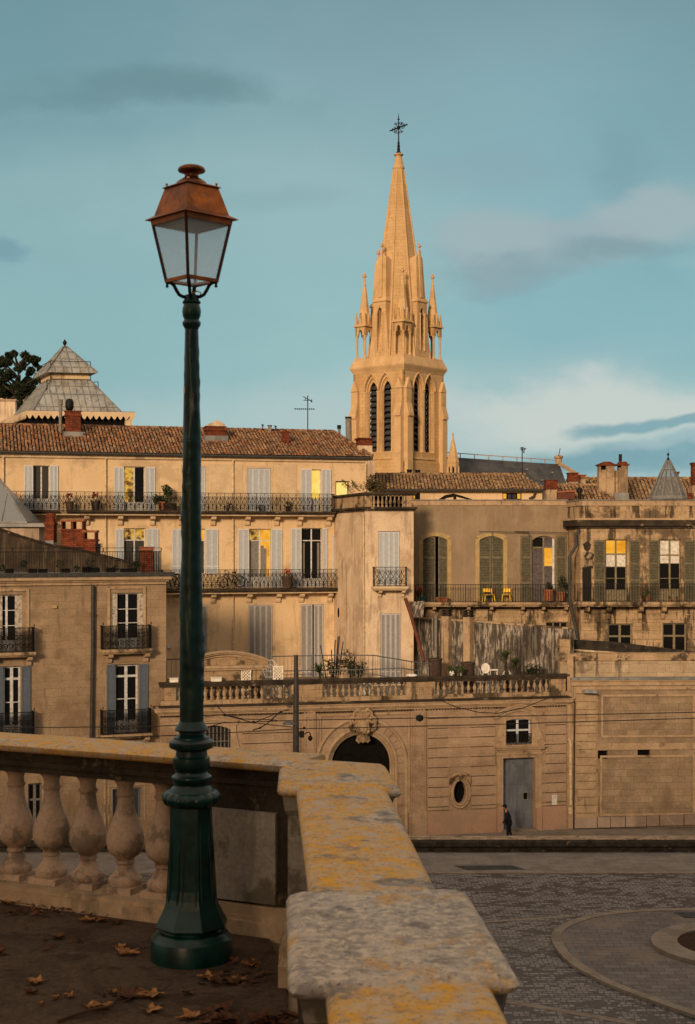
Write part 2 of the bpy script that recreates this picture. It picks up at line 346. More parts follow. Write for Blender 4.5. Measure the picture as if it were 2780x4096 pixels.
glowing('painted_sunset_cloudy', [(.34, lin(48, 38, 26)), (.42, lin(120, 88, 48)), (.49, lin(200, 145, 55)), (.56, lin(238, 190, 90)), (.64, lin(150, 112, 64)), (.72, lin(70, 55, 40))], .9, 2.2)
glowing('painted_sunset_amber', [(.30, lin(196, 118, 26)), (.45, lin(238, 160, 42)), (.58, lin(250, 182, 66)), (.7, lin(226, 146, 40))], 1.0, .8)
def frosted():
    m, t = _new('frosted_glass'); n = t.noise(_co(t), 120, 3, .6)
    b = t.n('ShaderNodeBump'); b.inputs['Strength'].default_value = .6; b.inputs['Distance'].default_value = .003; t.link(n, b.inputs['Height'])
    tr = t.n('ShaderNodeBsdfTranslucent'); tr.inputs[0].default_value = (.95, 1, 1, 1); t.link(b.outputs[0], tr.inputs['Normal'])
    tp = t.n('ShaderNodeBsdfTransparent'); tp.inputs[0].default_value = (.985, .99, 1, 1)
    df = t.n('ShaderNodeBsdfPrincipled'); df.inputs['Base Color'].default_value = (.80, .90, .95, 1); df.inputs['Roughness'].default_value = .35; t.link(b.outputs[0], df.inputs['Normal'])
    a = t.n('ShaderNodeMixShader'); a.inputs[0].default_value = .14; t.link(tp.outputs[0], a.inputs[1]); t.link(tr.outputs[0], a.inputs[2])
    c = t.n('ShaderNodeMixShader'); t.link(t.rng(n, .3, .7, .04, .14), c.inputs[0]); t.link(a.outputs[0], c.inputs[1]); t.link(df.outputs[0], c.inputs[2])
    o = t.n('ShaderNodeOutputMaterial'); t.link(c.outputs[0], o.inputs[0])
frosted()
def clearglass():
    m, t = _new('clear_glass')
    tp = t.n('ShaderNodeBsdfTransparent'); tp.inputs[0].default_value = (.72, .76, .78, 1)
    df = t.n('ShaderNodeBsdfPrincipled'); df.inputs['Base Color'].default_value = (.34, .35, .36, 1); df.inputs['Roughness'].default_value = .25
    c = t.n('ShaderNodeMixShader'); c.inputs[0].default_value = .24; t.link(tp.outputs[0], c.inputs[1]); t.link(df.outputs[0], c.inputs[2])
    o = t.n('ShaderNodeOutputMaterial'); t.link(c.outputs[0], o.inputs[0])
clearglass()

# ------------------------------------------------------------------ mesh helpers
WL = {}
def wloc(o): return WL.get(o.name, Vector((0, 0, 0)))

class MB:
    """collects faces in world space, links them as one mesh object"""
    def __init__(s): s.v = []; s.f = []; s.t = []
    def poly(s, pts, tint=0.0):
        i = len(s.v); s.v += [tuple(p) for p in pts]; s.f.append(tuple(range(i, i + len(pts)))); s.t.append(tint)
    def raw(s, vs, fs, tint=0.0):
        i = len(s.v); s.v += [tuple(p) for p in vs]
        for f in fs: s.f.append(tuple(i + k for k in f)); s.t.append(tint)
    def hexa(s, p, tint=0.0):      # p: 8 points, bottom loop then top loop
        s.raw(p, [(3, 2, 1, 0), (4, 5, 6, 7), (0, 1, 5, 4), (1, 2, 6, 5), (2, 3, 7, 6), (3, 0, 4, 7)], tint)
    def box(s, x0, x1, y0, y1, z0, z1, tint=0.0):
        s.hexa([(x0, y0, z0), (x1, y0, z0), (x1, y1, z0), (x0, y1, z0), (x0, y0, z1), (x1, y0, z1), (x1, y1, z1), (x0, y1, z1)], tint)
    def obox(s, c, dx, dy, hx, hy, z0, z1, k=1.0):   # oriented box about centre c (x, y), top scaled by k
        dx = Vector(dx).normalized(); dy = Vector(dy).normalized(); c = Vector(c)
        b = [c + dx * a * hx + dy * q * hy for a, q in ((-1, -1), (1, -1), (1, 1), (-1, 1))]
        t = [c + (p - c) * k for p in b]
        s.hexa([(p.x, p.y, z0) for p in b] + [(p.x, p.y, z1) for p in t])
    def tube(s, pts, r, n=6, cap=True):
        pts = [Vector(p) for p in pts]; rr = r if isinstance(r, (list, tuple)) else [r] * len(pts)
        vs = []; up = None
        for i, p in enumerate(pts):
            d = (pts[min(i + 1, len(pts) - 1)] - pts[max(i - 1, 0)])
            if d.length < 1e-9: d = Vector((0, 0, 1))
            d.normalize()
            if up is None: up = d.orthogonal().normalized()
            up = (up - d * up.dot(d)); up = up.normalized() if up.length > 1e-6 else d.orthogonal().normalized()
            q = d.cross(up)
            for k in range(n):
                a = 2 * math.pi * k / n
                vs.append(p + (up * math.cos(a) + q * math.sin(a)) * rr[i])
        fs = [(i * n + k, i * n + (k + 1) % n, (i + 1) * n + (k + 1) % n, (i + 1) * n + k) for i in range(len(pts) - 1) for k in range(n)]
        if cap: fs += [tuple(range(n))[::-1], tuple((len(pts) - 1) * n + k for k in range(n))]
        s.raw(vs, fs)
    def lathe(s, prof, c=(0, 0), n=24, rot=0, fn=None):
        vs = []
        for j, (r, z) in enumerate(prof):
            for k in range(n):
                a = rot + 2 * math.pi * k / n
                rad = r + (fn(a, z, r) if fn else 0)
                vs.append((c[0] + rad * math.cos(a), c[1] + rad * math.sin(a), z))
        fs = [(i * n + k, i * n + (k + 1) % n, (i + 1) * n + (k + 1) % n, (i + 1) * n + k) for i in range(len(prof) - 1) for k in range(n)]
        fs += [tuple(range(n))[::-1], tuple((len(prof) - 1) * n + k for k in range(n))]
        s.raw(vs, fs)
    def loops(s, loops, cap=True):     # skin a list of equal closed loops
        n = len(loops[0]); vs = [p for l in loops for p in l]
        fs = [(i * n + k, i * n + (k + 1) % n, (i + 1) * n + (k + 1) % n, (i + 1) * n + k) for i in range(len(loops) - 1) for k in range(n)]
        if cap: fs += [tuple(range(n))[::-1], tuple((len(loops) - 1) * n + k for k in range(n))]
        s.raw(vs, fs)
    def prism(s, poly, z0, z1):
        s.loops([[(x, y, z0) for x, y in poly], [(x, y, z1) for x, y in poly]], False)
        for z, rev in ((z0, True), (z1, False)):
            tri = tessellate_polygon([[Vector((x, y, z)) for x, y in poly]])
            s.raw([(x, y, z) for x, y in poly], [t for t in tri])
    def build(s, name, mat, parent=None, smooth=False, label=None, origin=None, auto=None):
        xs = [p[0] for p in s.v]; ys = [p[1] for p in s.v]; zs = [p[2] for p in s.v]
        if parent is not None: o0 = wloc(parent)
        elif origin is not None: o0 = Vector(origin)
        else: o0 = Vector(((min(xs) + max(xs)) / 2, (min(ys) + max(ys)) / 2, min(zs)))
        me = bpy.data.meshes.new(name)
        me.from_pydata([(x - o0.x, y - o0.y, z - o0.z) for x, y, z in s.v], [], s.f)
        if any(s.t):
            at = me.attributes.new('tint', 'FLOAT', 'FACE'); at.data.foreach_set('value', s.t)
        if smooth:
            bm = bmesh.new(); bm.from_mesh(me); bmesh.ops.remove_doubles(bm, verts=bm.verts, dist=1e-5)
            bmesh.ops.recalc_face_normals(bm, faces=bm.faces)
            ang = R(smooth if smooth is not True else 180)
            for f in bm.faces: f.smooth = True
            for e in bm.edges:
                if len(e.link_faces) == 2 and e.calc_face_angle(0) > ang: e.smooth = False
            bm.to_mesh(me); bm.free()
        me.materials.append(M[mat] if isinstance(mat, str) else mat); me.update()
        o = bpy.data.objects.new(name, me); COL.objects.link(o)
        if parent is not None: o.parent = parent; o.location = (0, 0, 0)
        else: o.location = o0
        WL[o.name] = o0.copy()
        if label: o['label'] = label
        return o

def thing(name, label, cat, loc, group=None):
    o = bpy.data.objects.new(name, None); COL.objects.link(o); o.location = loc; o.empty_display_size = .3
    WL[o.name] = Vector(loc); o['label'] = label; o['category'] = cat
    if group: o['group'] = group
    return o
def tag(o, label, cat, group=None, kind=None):
    if label: o['label'] = label
    if cat: o['category'] = cat
    if group: o['group'] = group
    if kind: o['kind'] = kind
    return o
def structure(o): o['kind'] = 'structure'; return o
def dup(root, loc, rz=None, label=None, group=None, sc=None):
    r = root.copy(); COL.objects.link(r); r.location = loc
    if rz is not None: r.rotation_euler = (0, 0, rz)
    if sc is not None: r.scale = (sc, sc, sc)
    if label: r['label'] = label
    if group: r['group'] = group
    for ch in list(root.children):
        c = ch.copy(); COL.objects.link(c); c.parent = r
        for g in list(ch.children):
            d = g.copy(); COL.objects.link(d); d.parent = c
    return r

# views: the picture regions in which places were read off (scale, x offset, y offset in picture pixels)
VW = {1: (.142676, 0, 325), 2: (.142676, 200, 400), 3: (.187064, 400, 425), 4: (.142676, 0, 500), 5: (.17438, 150, 587.5), 6: (.187064, 400, 600),
      7: (.190235, 0, 712.5), 8: (.282181, 250, 737.5), 9: (.095117, 325, 100), 10: (.096831, 337.5, 262.5), 11: (.0753, 137.5, 155), 12: (.118343, 137.5, 700),
      13: (.088776, 0, 335), 14: (.11097, 0, 485), 15: (.11097, 150, 640), 16: (.11097, 300, 640), 17: (.079265, 475, 687.5), 18: (.095117, 387.5, 825),
      19: (.1078, 525, 850), 20: (.091947, 550, 445)}
def px(v, x, y):
    s, ox, oy = VW[v]; return ox + x * s, oy + y * s
def at(v, x, y, Y):            # world point at depth Y
    a, b = px(v, x, y) if v else (x, y)
    return Vector(((a - CX) / F * Y, Y, CAM_Z + (HY - b) / F * Y))
def on_z(v, x, y, z):          # world point on the level z
    a, b = px(v, x, y) if v else (x, y)
    Y = (CAM_Z - z) * F / (b - HY); return Vector(((a - CX) / F * Y, Y, z))

class Plane:
    """a vertical facade plane: u runs along it, w out of it towards the street"""
    def __init__(s, p0, p1):
        s.p = Vector(p0[:2]); s.d = (Vector(p1[:2]) - s.p).normalized(); s.n = Vector((s.d.y, -s.d.x)); s.holes = []
    @staticmethod
    def of(x0, Y0, x1, Y1):
        return Plane(((x0 - CX) / F * Y0, Y0), ((x1 - CX) / F * Y1, Y1))
    def uz(s, v, x, y, w=0.0):
        a, b = px(v, x, y) if v else (x, y)
        a = (a - CX) / F; b = (HY - b) / F; p = s.p + s.n * w
        t = p.dot(s.n) / (a * s.n.x + s.n.y); q = Vector((a * t, t))
        return (q - p).dot(s.d), CAM_Z + b * t
    def P(s, u, z, w=0.0):
        q = s.p + s.d * u + s.n * w; return Vector((q.x, q.y, z))
    def rect(s, v, x0, y0, x1, y1, w=0.0):
        xm = (x0 + x1) / 2
        u0 = s.uz(v, x0, y0, w)[0]; u1 = s.uz(v, x1, y0, w)[0]
        return u0, u1, s.uz(v, xm, y1, w)[1], s.uz(v, xm, y0, w)[1]
    def box(s, m, u0, u1, z0, z1, w0, w1):
        if w0 > w1: w0, w1 = w1, w0
        m.hexa([s.P(u0, z0, w1), s.P(u1, z0, w1), s.P(u1, z0, w0), s.P(u0, z0, w0), s.P(u0, z1, w1), s.P(u1, z1, w1), s.P(u1, z1, w0), s.P(u0, z1, w0)])
    def extr(s, m, poly, w0, w1, holes=(), back=True):     # front at w1, back at w0
        loops = [list(poly)] + [list(h) for h in holes]
        flat = [q for l in loops for q in l]
        tri = tessellate_polygon([[Vector((u, z, 0)) for u, z in l] for l in loops])
        m.raw([s.P(u, z, w1) for u, z in flat], [tuple(t) for t in tri])
        if back: m.raw([s.P(u, z, w0) for u, z in flat], [tuple(t)[::-1] for t in tri])
        for l in loops:
            m.loops([[s.P(u, z, w0) for u, z in l], [s.P(u, z, w1) for u, z in l]], False)
    def wall(s, m, poly, depth, reveal=.28, w=0.0):
        flat = [q for l in [poly] + s.holes for q in l]
        tri = tessellate_polygon([[Vector((u, z, 0)) for u, z in l] for l in [poly] + s.holes])
        m.raw([s.P(u, z, w) for u, z in flat], [tuple(t) for t in tri])
        for l in s.holes: m.loops([[s.P(u, z, w - reveal) for u, z in l], [s.P(u, z, w) for u, z in l]], False)
        m.loops([[s.P(u, z, w - depth) for u, z in poly], [s.P(u, z, w) for u, z in poly]], False)
        tri = tessellate_polygon([[Vector((u, z, 0)) for u, z in poly]])
        m.raw([s.P(u, z, w - depth) for u, z in poly], [tuple(t)[::-1] for t in tri])

def arc_top(u0, u1, z0, z1, rise, n=10):      # rectangle with a segmental head
    if rise <= 0: return [(u0, z0), (u1, z0), (u1, z1), (u0, z1)]
    pts = [(u0, z0), (u1, z0)]
    for i in range(n + 1):
        a = i / n; pts.append((u1 + (u0 - u1) * a, z1 - rise + rise * math.sin(math.pi * a) ** .8))
    return pts

def window(P, b, v, x0, y0, x1, y1, frame='white_paint', glass='dark_glass', cols=2, rows=(), trans=True, panel=None, depth=.18, rise=0, ft=.055, label=None, hole=True, sill=False):
    """casement in an opening: frame > pane (and sill); rows are transom heights in view units; glass a name or rows of names"""
    u0, u1, z0, z1 = P.rect(v, x0, y0, x1, y1)
    if hole: P.holes.append(arc_top(u0, u1, z0, z1, rise))
    zs = [z1] + [P.uz(v, (x0 + x1) / 2, y)[1] for y in rows]
    zb = z0 if panel is None else P.uz(v, (x0 + x1) / 2, panel)[1]
    zs.append(zb)
    m = MB(); d0, d1 = -depth - .05, -depth
    P.box(m, u0 - .01, u0 + ft, z0, z1, d0, d1); P.box(m, u1 - ft, u1 + .01, z0, z1, d0, d1)
    P.box(m, u0 + ft, u1 - ft, z1 - ft * (1 if not rise else 1.6), z1, d0, d1); P.box(m, u0 + ft, u1 - ft, z0, z0 + ft, d0, d1)
    us = [u0 + (u1 - u0) * i / cols for i in range(cols + 1)]
    for u in us[1:-1]: P.box(m, u - ft * .8, u + ft * .8, z0 + ft, z1 - ft, d0 - .003, d1 + .015)
    for i, z in enumerate(zs[1:-1]): P.box(m, u0 + ft, u1 - ft, z - ft * (.6 if trans and i == 0 else .25), z + ft * (.6 if trans and i == 0 else .25), d0 - .006, d1 + (.01 if i else .008))
    if panel is not None: P.box(m, u0 + ft, u1 - ft, z0 + ft, zb, d0 - .009, d1 - .012)
    o = m.build('window', frame, b, label=label)
    cells = {}
    for i in range(len(zs) - 1):
        for j in range(cols):
            g = glass if isinstance(glass, str) else glass[min(i, len(glass) - 1)]
            if not isinstance(g, str): g = g[min(j, len(g) - 1)]
            pm = cells.setdefault(g, MB())
            P.extr(pm, [(us[j] + .005, zs[i + 1]), (us[j + 1] - .005, zs[i + 1]), (us[j + 1] - .005, zs[i]), (us[j] + .005, zs[i])], d0 + .01, d0 + .02)
    for g, pm in cells.items(): pm.build('pane' if 'curtain' not in g else 'curtain', g, o)
    if sill:
        sm = MB(); P.box(sm, u0 - .08, u1 + .08, z0 - .09, z0 - .002, -.1, .1); sm.build('sill', 'cut_stone', o)
    return o

def shutter(P, b, v, x0, y0, x1, y1, mats=('shutter_stile', 'shutter_slat'), leaves=2, w=.035, name='shutter', slats=0, st=.045, rails=(0, .17, 1), tilt=0, mid=None, label=None):
    u0, u1, z0, z1 = P.rect(v, x0, y0, x1, y1)
    m = MB(); sm = MB(); n = leaves
    for i in range(n):
        a = u0 + (u1 - u0) * i / n + .008; c = u0 + (u1 - u0) * (i + 1) / n - .008
        P.box(m, a, a + st, z0, z1, w, w + .045); P.box(m, c - st, c, z0, z1, w, w + .045)
        rl = [z0 + (z1 - z0) * r for r in rails]
        for k, z in enumerate(rl):
            lo, hi = (z, z + st * 1.4) if k == 0 else ((z - st * 1.4, z) if k == len(rl) - 1 else (z - st * .8, z + st * .8))
            P.box(m, a + st, c - st, lo, hi, w + .002, w + .043)
        if slats:
            for k in range(len(rl) - 1):
                z = rl[k] + st * 1.5
                while z < rl[k + 1] - st:
                    sm.hexa([P.P(a + st, z, w + .04), P.P(c - st, z, w + .04), P.P(c - st, z + .012, w + .034), P.P(a + st, z + .012, w + .034),
                             P.P(a + st, z + slats * .75, w + .008), P.P(c - st, z + slats * .75, w + .008), P.P(c - st, z + slats * .75 + .012, w + .002), P.P(a + st, z + slats * .75 + .012, w + .002)])
                    z += slats
        P.box(sm, a + st, c - st, z0 + st, z1 - st, w + .003, w + (.02 if not slats else .007))
    o = m.build(name, mats[0], b, label=label)
    sm.build('slat_panel', mats[1], o)
    return o

def spiral(c, r0, r1, a0, a1, n=9):
    return [(c[0] + (r0 + (r1 - r0) * i / n) * math.cos(a0 + (a1 - a0) * i / n), c[1] + (r0 + (r1 - r0) * i / n) * math.sin(a0 + (a1 - a0) * i / n)) for i in range(n + 1)]
def scroll_rail(P, m, u0, u1, z0, z1, w, pitch=.5, r=.019, sides=0.0):
    """wrought iron: top and bottom rails, uprights, pairs of scrolls"""
    h = z1 - z0
    P.box(m, u0, u1, z1 - .035, z1, w - .025, w + .025); P.box(m, u0, u1, z0 + .05, z0 + .075, w - .012, w + .012)
    P.box(m, u0, u1, z1 - .13, z1 - .115, w - .01, w + .01)
    n = max(1, round((u1 - u0) / pitch)); p = (u1 - u0) / n
    def T(pts): m.tube([P.P(u, z, w) for u, z in pts], r, 3, False)
    for i in range(n):
        a = u0 + i * p; cx = a + p / 2
        P.box(m, a - .016, a + .016, z0, z1 - .03, w - .016, w + .016)
        P.box(m, cx - .012, cx + .012, z0 + .07, z1 - .12, w - .012, w + .012)
        for sg in (-1, 1):
            q = p * .21
            lo = spiral((cx + sg * q * .95, z0 + h * .22), h * .03, h * .13, 0 if sg < 0 else math.pi, (2.6 * math.pi) if sg < 0 else (-1.6 * math.pi))
            T(lo)
            T([(cx + sg * p * .04, z0 + h * .30), (cx + sg * p * .12, z0 + h * .42), (cx + sg * p * .34, z0 + h * .58), (cx + sg * p * .42, z0 + h * .72), (cx + sg * p * .34, z0 + h * .83), (cx + sg * p * .2, z0 + h * .80), (cx + sg * p * .2, z0 + h * .70)])
            T([(cx + sg * p * .42, z0 + h * .08), (cx + sg * p * .45, z0 + h * .3), (cx + sg * p * .3, z0 + h * .45), (cx + sg * p * .12, z0 + h * .62), (cx, z0 + h * .8)])
    P.box(m, u1 - .01, u1 + .01, z0, z1 - .03, w - .01, w + .01)
    if sides:
        for u in (u0, u1):
            P.box(m, u - .02, u + .02, z1 - .034, z1 + .001, w - sides, w - .026)
            k = max(2, int(sides / .13))
            for j in range(1, k): P.box(m, u - .008, u + .008, z0, z1 - .035, w - sides * j / k - .008, w - sides * j / k + .008)
def bar_rail(P, m, u0, u1, z0, z1, w, pitch=.12, t=.013, sides=0.0):
    P.box(m, u0, u1, z1 - .035, z1, w - .02, w + .02); P.box(m, u0, u1, z0 + .06, z0 + .085, w - .012, w + .012)
    n = max(1, round((u1 - u0) / pitch))
    for i in range(n + 1):
        u = u0 + (u1 - u0) * i / n; tt = t * (1.8 if i % 10 == 0 else 1)
        P.box(m, u - tt, u + tt, z0, z1 - .03, w - tt, w + tt)
    if sides:
        for u in (u0, u1):
            P.box(m, u - .02, u + .02, z1 - .034, z1 + .001, w - sides, w - .021)
            k = max(2, int(sides / pitch))
            for j in range(1, k): P.box(m, u - t, u + t, z0, z1 - .035, w - sides * j / k - t, w - sides * j / k + t)
def console(P, m, u, z1, h, out, wd):       # scroll bracket
    prof = [(0, z1 - h), (out * .22, z1 - h * .98), (out * .30, z1 - h * .8), (out * .30, z1 - h * .55), (out * .55, z1 - h * .42), (out * .92, z1 - h * .36), (out, z1 - h * .2), (out * .96, z1 - .02), (0, z1 - .02)]
    L = [[P.P(u + s * wd / 2, z, w) for w, z in prof] for s in (-1, 1)]
    m.loops(L, True)
def balcony(P, b, v, x0, yr, x1, ys, yb, depth=.8, style='scroll', brackets=(), bh=.6, rail='iron', slab='cut_stone', pitch=.5, sides=True, brk='cream_trim', bw=.26):
    u0, zr = P.uz(v, x0, yr, depth); u1, zr2 = P.uz(v, x1, yr, depth); um = (x0 + x1) / 2
    zr = P.uz(v, um, yr, depth)[1]; zt = P.uz(v, um, ys, depth)[1]; zb = P.uz(v, um, yb, depth)[1]
    m = MB(); th = zt - zb
    P.box(m, u0 - .08, u1 + .08, zb + th * .45, zt, 0, depth + .08); P.box(m, u0 - .02, u1 + .02, zb + th * .2, zb + th * .45, 0, depth + .0); P.box(m, u0, u1, zb, zb + th * .2, 0, depth - .08)
    o = m.build('balcony', slab, b)
    r = MB(); (scroll_rail if style == 'scroll' else bar_rail)(P, r, u0, u1, zt, zr, depth, pitch, sides=depth if sides else 0)
    r.build('railing', rail, o)
    for x in brackets:
        k = MB(); u = P.uz(v, x, yb)[0]; console(P, k, u, zb, bh, depth * .8, bw); k.build('bracket', brk, o, smooth=30)
    return o

def roof_field(m, P, corners, zf, wf, pitch=.22, row=.36, r=.085, clip=None, seed=1):
    """barrel tiles on a slope: u range at the eave corners[0]..corners[1], run wf (w at eave -> w at ridge), zf likewise; clip(u, t) keeps a tile"""
    rnd = random.Random(seed); u0, u1 = corners; (w0, w1), (z0, z1) = wf, zf
    L = math.hypot(w1 - w0, z1 - z0); n = int(L / row) + 1; nc = int((u1 - u0) / pitch)
    for i in range(nc + 1):
        u = u0 + i * pitch
        off = rnd.uniform(-.02, .02)
        for j in range(n):
            t0 = (j * row + off) / L; t1 = ((j + 1.25) * row + off) / L
            if t0 > 1: break
            t1 = min(t1, 1.0)
            if clip and not clip(u, (t0 + t1) / 2): continue
            du = rnd.uniform(-.012, .012); rr = r * rnd.uniform(.92, 1.08); lift = rnd.uniform(.0, .012)
            vs = []
            for (t, rad, dz) in ((t0, rr, .05 + lift), (t1, rr * .86, .012)):
                w = w0 + (w1 - w0) * t; z = z0 + (z1 - z0) * t + dz
                for k in range(6):
                    a = math.pi * k / 5; vs.append(P.P(u + du + rad * math.cos(a), z + rad * .85 * math.sin(a), w))
            m.raw(vs, [(k, k + 1, 7 + k, 6 + k) for k in range(5)] + [(0, 1, 2, 3, 4, 5)], rnd.uniform(.16, 1))

def leaf_clump(m, c, rad, n, size, rnd, flat=1.0):
    for _ in range(n):
        d = Vector((rnd.gauss(0, 1), rnd.gauss(0, 1), rnd.gauss(0, 1))).normalized() * rad * rnd.uniform(.55, 1.02)
        p = Vector(c) + Vector((d.x, d.y, d.z * flat)); a = Vector((rnd.gauss(0, 1), rnd.gauss(0, 1), rnd.gauss(0, 1))).normalized(); q = a.orthogonal().normalized()
        s = size * rnd.uniform(.6, 1.4)
        m.poly([p - a * s, p + q * s * .5, p + a * s, p - q * s * .5])
# ------------------------------------------------------------------ ground, street, plaza, terrace
STREET, PLAZA = -14.3, -13.53
def ground():
    m = MB(); m.poly([(-900, -60, STREET - .12), (900, -60, STREET - .12), (900, 1500, STREET - .12), (-900, 1500, STREET - .12)])
    structure(m.build('ground', 'asphalt'))
    m = MB(); m.box(-60, 60, 73.1, 84, STREET - .11, STREET); structure(m.build('pavement', 'kerb_stone'))
    # plaza: setts, a band of pale slabs along the parapet
    m = MB(); m.box(-60, 60, -30, 72.9, PLAZA - .6, PLAZA); structure(m.build('plaza', 'cobblestones'))
    m = MB(); m.box(-60, 60, 67.62, 71.99, PLAZA + .004, PLAZA + .012); structure(m.build('walkway', 'pavement'))
    m = MB(); m.box(-60, 60, 67.38, 67.61, PLAZA + .004, PLAZA + .05); structure(m.build('kerb', 'kerb_stone'))
    def gp(v, x, y): p = on_z(v, x, y, PLAZA); return Vector((p.x, p.y))
    def smooth(pts, k=6):
        out = []
        for i in range(len(pts) - 1):
            p0 = pts[max(i - 1, 0)]; p1 = pts[i]; p2 = pts[i + 1]; p3 = pts[min(i + 2, len(pts) - 1)]
            for j in range(k):
                t = j / k
                out.append(.5 * ((2 * p1) + (p2 - p0) * t + (2 * p0 - 5 * p1 + 4 * p2 - p3) * t * t + (3 * p1 - p0 - 3 * p2 + p3) * t ** 3))
        return out + [pts[-1]]
    # traffic island: outline read anticlockwise from the right top round the left tip to the right bottom
    outer = [gp(19, *q) for q in ((2300, 585), (1577, 570), (1250, 570), (1000, 582), (750, 605), (560, 640), (400, 690), (300, 745), (248, 800), (250, 870), (310, 970), (420, 1080), (620, 1200), (860, 1310), (1100, 1400), (1350, 1490), (1577, 1565), (2300, 1790))]
    inner = [gp(19, *q) for q in ((2300, 604), (1577, 588), (1250, 590), (1000, 604), (800, 625), (640, 655), (480, 705), (390, 750), (340, 805), (345, 870), (400, 965), (500, 1060), (700, 1185), (940, 1300), (1180, 1390), (1400, 1465), (1577, 1525), (2300, 1755))]
    outer = smooth(outer); inner = smooth(inner)
    m = MB(); m.prism([(p.x, p.y) for p in inner], PLAZA + .02, PLAZA + .10); structure(m.build('island', 'island_slabs'))
    def band(name, A, B, z0, z1, mat):
        m = MB(); n = len(A)
        for i in range(n - 1):
            a, b, c, d = A[i], A[i + 1], B[i + 1], B[i]
            m.hexa([(a.x, a.y, z0), (b.x, b.y, z0), (c.x, c.y, z0), (d.x, d.y, z0), (a.x, a.y, z1), (b.x, b.y, z1), (c.x, c.y, z1), (d.x, d.y, z1)])
        return m.build(name, mat)
    structure(band('island_kerb', outer, inner, PLAZA + .01, PLAZA + .13, 'kerb_stone'))
    # round raised tree pit on the island
    c = gp(19, 2010, 925); r0 = (gp(19, 1172, 905) - c).length
    n = 48; ring = lambda r, sx=1.0: [Vector((c.x + r * math.cos(2 * math.pi * k / n), c.y + r * .92 * math.sin(2 * math.pi * k / n))) for k in range(n + 1)]
    r1 = (gp(19, 1425, 925) - c).length
    o = band('tree_pit_kerb', ring(r0), ring(r1), PLAZA + .105, PLAZA + .26, 'kerb_stone'); structure(o)
    m = MB(); m.prism([(p.x, p.y) for p in ring(r1 - .002)[:-1]], PLAZA + .104, PLAZA + .2); structure(m.build('soil', 'soil'))
    # pale dividing lines in the setts
    def strip(pts, wd):
        for i in range(len(pts) - 1):
            a, b = gp(*pts[i]), gp(*pts[i + 1]); d = (b - a).normalized(); q = Vector((-d.y, d.x)) * wd / 2
            m = MB(); m.hexa([(*(a - q), PLAZA + .002), (*(b - q), PLAZA + .002), (*(b + q), PLAZA + .002), (*(a + q), PLAZA + .002), (*(a - q), PLAZA + .01), (*(b - q), PLAZA + .01), (*(b + q), PLAZA + .01), (*(a + q), PLAZA + .01)])
            structure(m.build('paving_line', 'kerb_stone'))
    strip([(19, -600, 1330), (19, 1030, 1612)], .35); strip([(19, -700, 690), (19, 470, 612)], .22)
    # drain grates
    def grate(name, quad, label):
        q = [gp(*p) for p in quad]; m = MB()
        m.prism([(p.x, p.y) for p in q], PLAZA + .013, PLAZA + .019); o = m.build(name, 'grate_gap')
        tag(o, label, 'drain grate'); b = MB(); N = 26
        for i in range(N):
            f0 = i / N; f1 = (i + .55) / N
            a0 = q[0].lerp(q[1], f0); a1 = q[0].lerp(q[1], f1); b0 = q[3].lerp(q[2], f0); b1 = q[3].lerp(q[2], f1)
            b.hexa([(*a0, PLAZA + .02), (*a1, PLAZA + .02), (*b1, PLAZA + .02), (*b0, PLAZA + .02), (*a0, PLAZA + .035), (*a1, PLAZA + .035), (*b1, PLAZA + .035), (*b0, PLAZA + .035)])
        b.build('bars', 'grate', o)
    grate('drain_grate', [(18, 700, 435), (18, 1310, 431), (18, 1450, 470), (18, 830, 475)], 'long dark metal grate set in the pale paving below the black parapet')
    def grate2():
        q = [gp(19, *p) for p in ((1380, 602), (1900, 602), (1980, 650), (1480, 652))]; m = MB()
        m.prism([(p.x, p.y) for p in q], PLAZA + .101, PLAZA + .108); o = m.build('drain_grate', 'grate_gap'); tag(o, 'dark slotted grate at the far edge of the traffic island', 'drain grate')
        b = MB(); N = 22
        for i in range(N):
            f0 = i / N; f1 = (i + .55) / N
            a0 = q[0].lerp(q[1], f0); a1 = q[0].lerp(q[1], f1); b0 = q[3].lerp(q[2], f0); b1 = q[3].lerp(q[2], f1)
            b.hexa([(*a0, PLAZA + .11), (*a1, PLAZA + .11), (*b1, PLAZA + .11), (*b0, PLAZA + .11), (*a0, PLAZA + .125), (*a1, PLAZA + .125), (*b1, PLAZA + .125), (*b0, PLAZA + .125)])
        b.build('bars', 'grate', o)
    grate2()
ground()

def street_parapet():
    t = thing('parapet_wall', 'long low blackened stone parapet with a pale worn top along the plaza edge', 'low wall', (0, 72.5, PLAZA))
    rnd = random.Random(3)
    m = MB(); x = -46
    while x < 46:
        w = rnd.uniform(2.2, 3.2); dz = rnd.uniform(-.012, .012)
        m.loops([[(x + .006, 72 + a, z + dz), (x + w - .006, 72 + a, z + dz)][::-1] + [(x + .006, 72 + a2, z2 + dz), (x + w - .006, 72 + a2, z2 + dz)] for a, z, a2, z2 in ()] or [
            [(xx, 72.0 + .04, -13.26 + dz), (xx, 71.97, -13.2 + dz), (xx, 71.97, -12.98 + dz), (xx, 72.06, -12.90 + dz), (xx, 72.95, -12.88 + dz), (xx, 73.05, -12.98 + dz), (xx, 73.05, -13.26 + dz)] for xx in (x + .008, x + w - .008)], True)
        x += w
    m.build('face', 'parapet_face', t)
    m = MB(); m.box(-46, 46, 72.16, 72.92, PLAZA - .8, -13.24); m.build('base', 'parapet_face', t)
    m = MB(); x = -46; prev = None
    N = 300
    for i in range(N):
        xa = -46 + 92 * i / N; xb = -46 + 92 * (i + 1) / N
        f = 72.09 + .02 * math.sin(i * 1.7) + rnd.uniform(-.015, .015)
        m.box(xa, xb, f, 72.96, -12.892, -12.862)
    m.build('worn_top', 'parapet_top', t)
street_parapet()

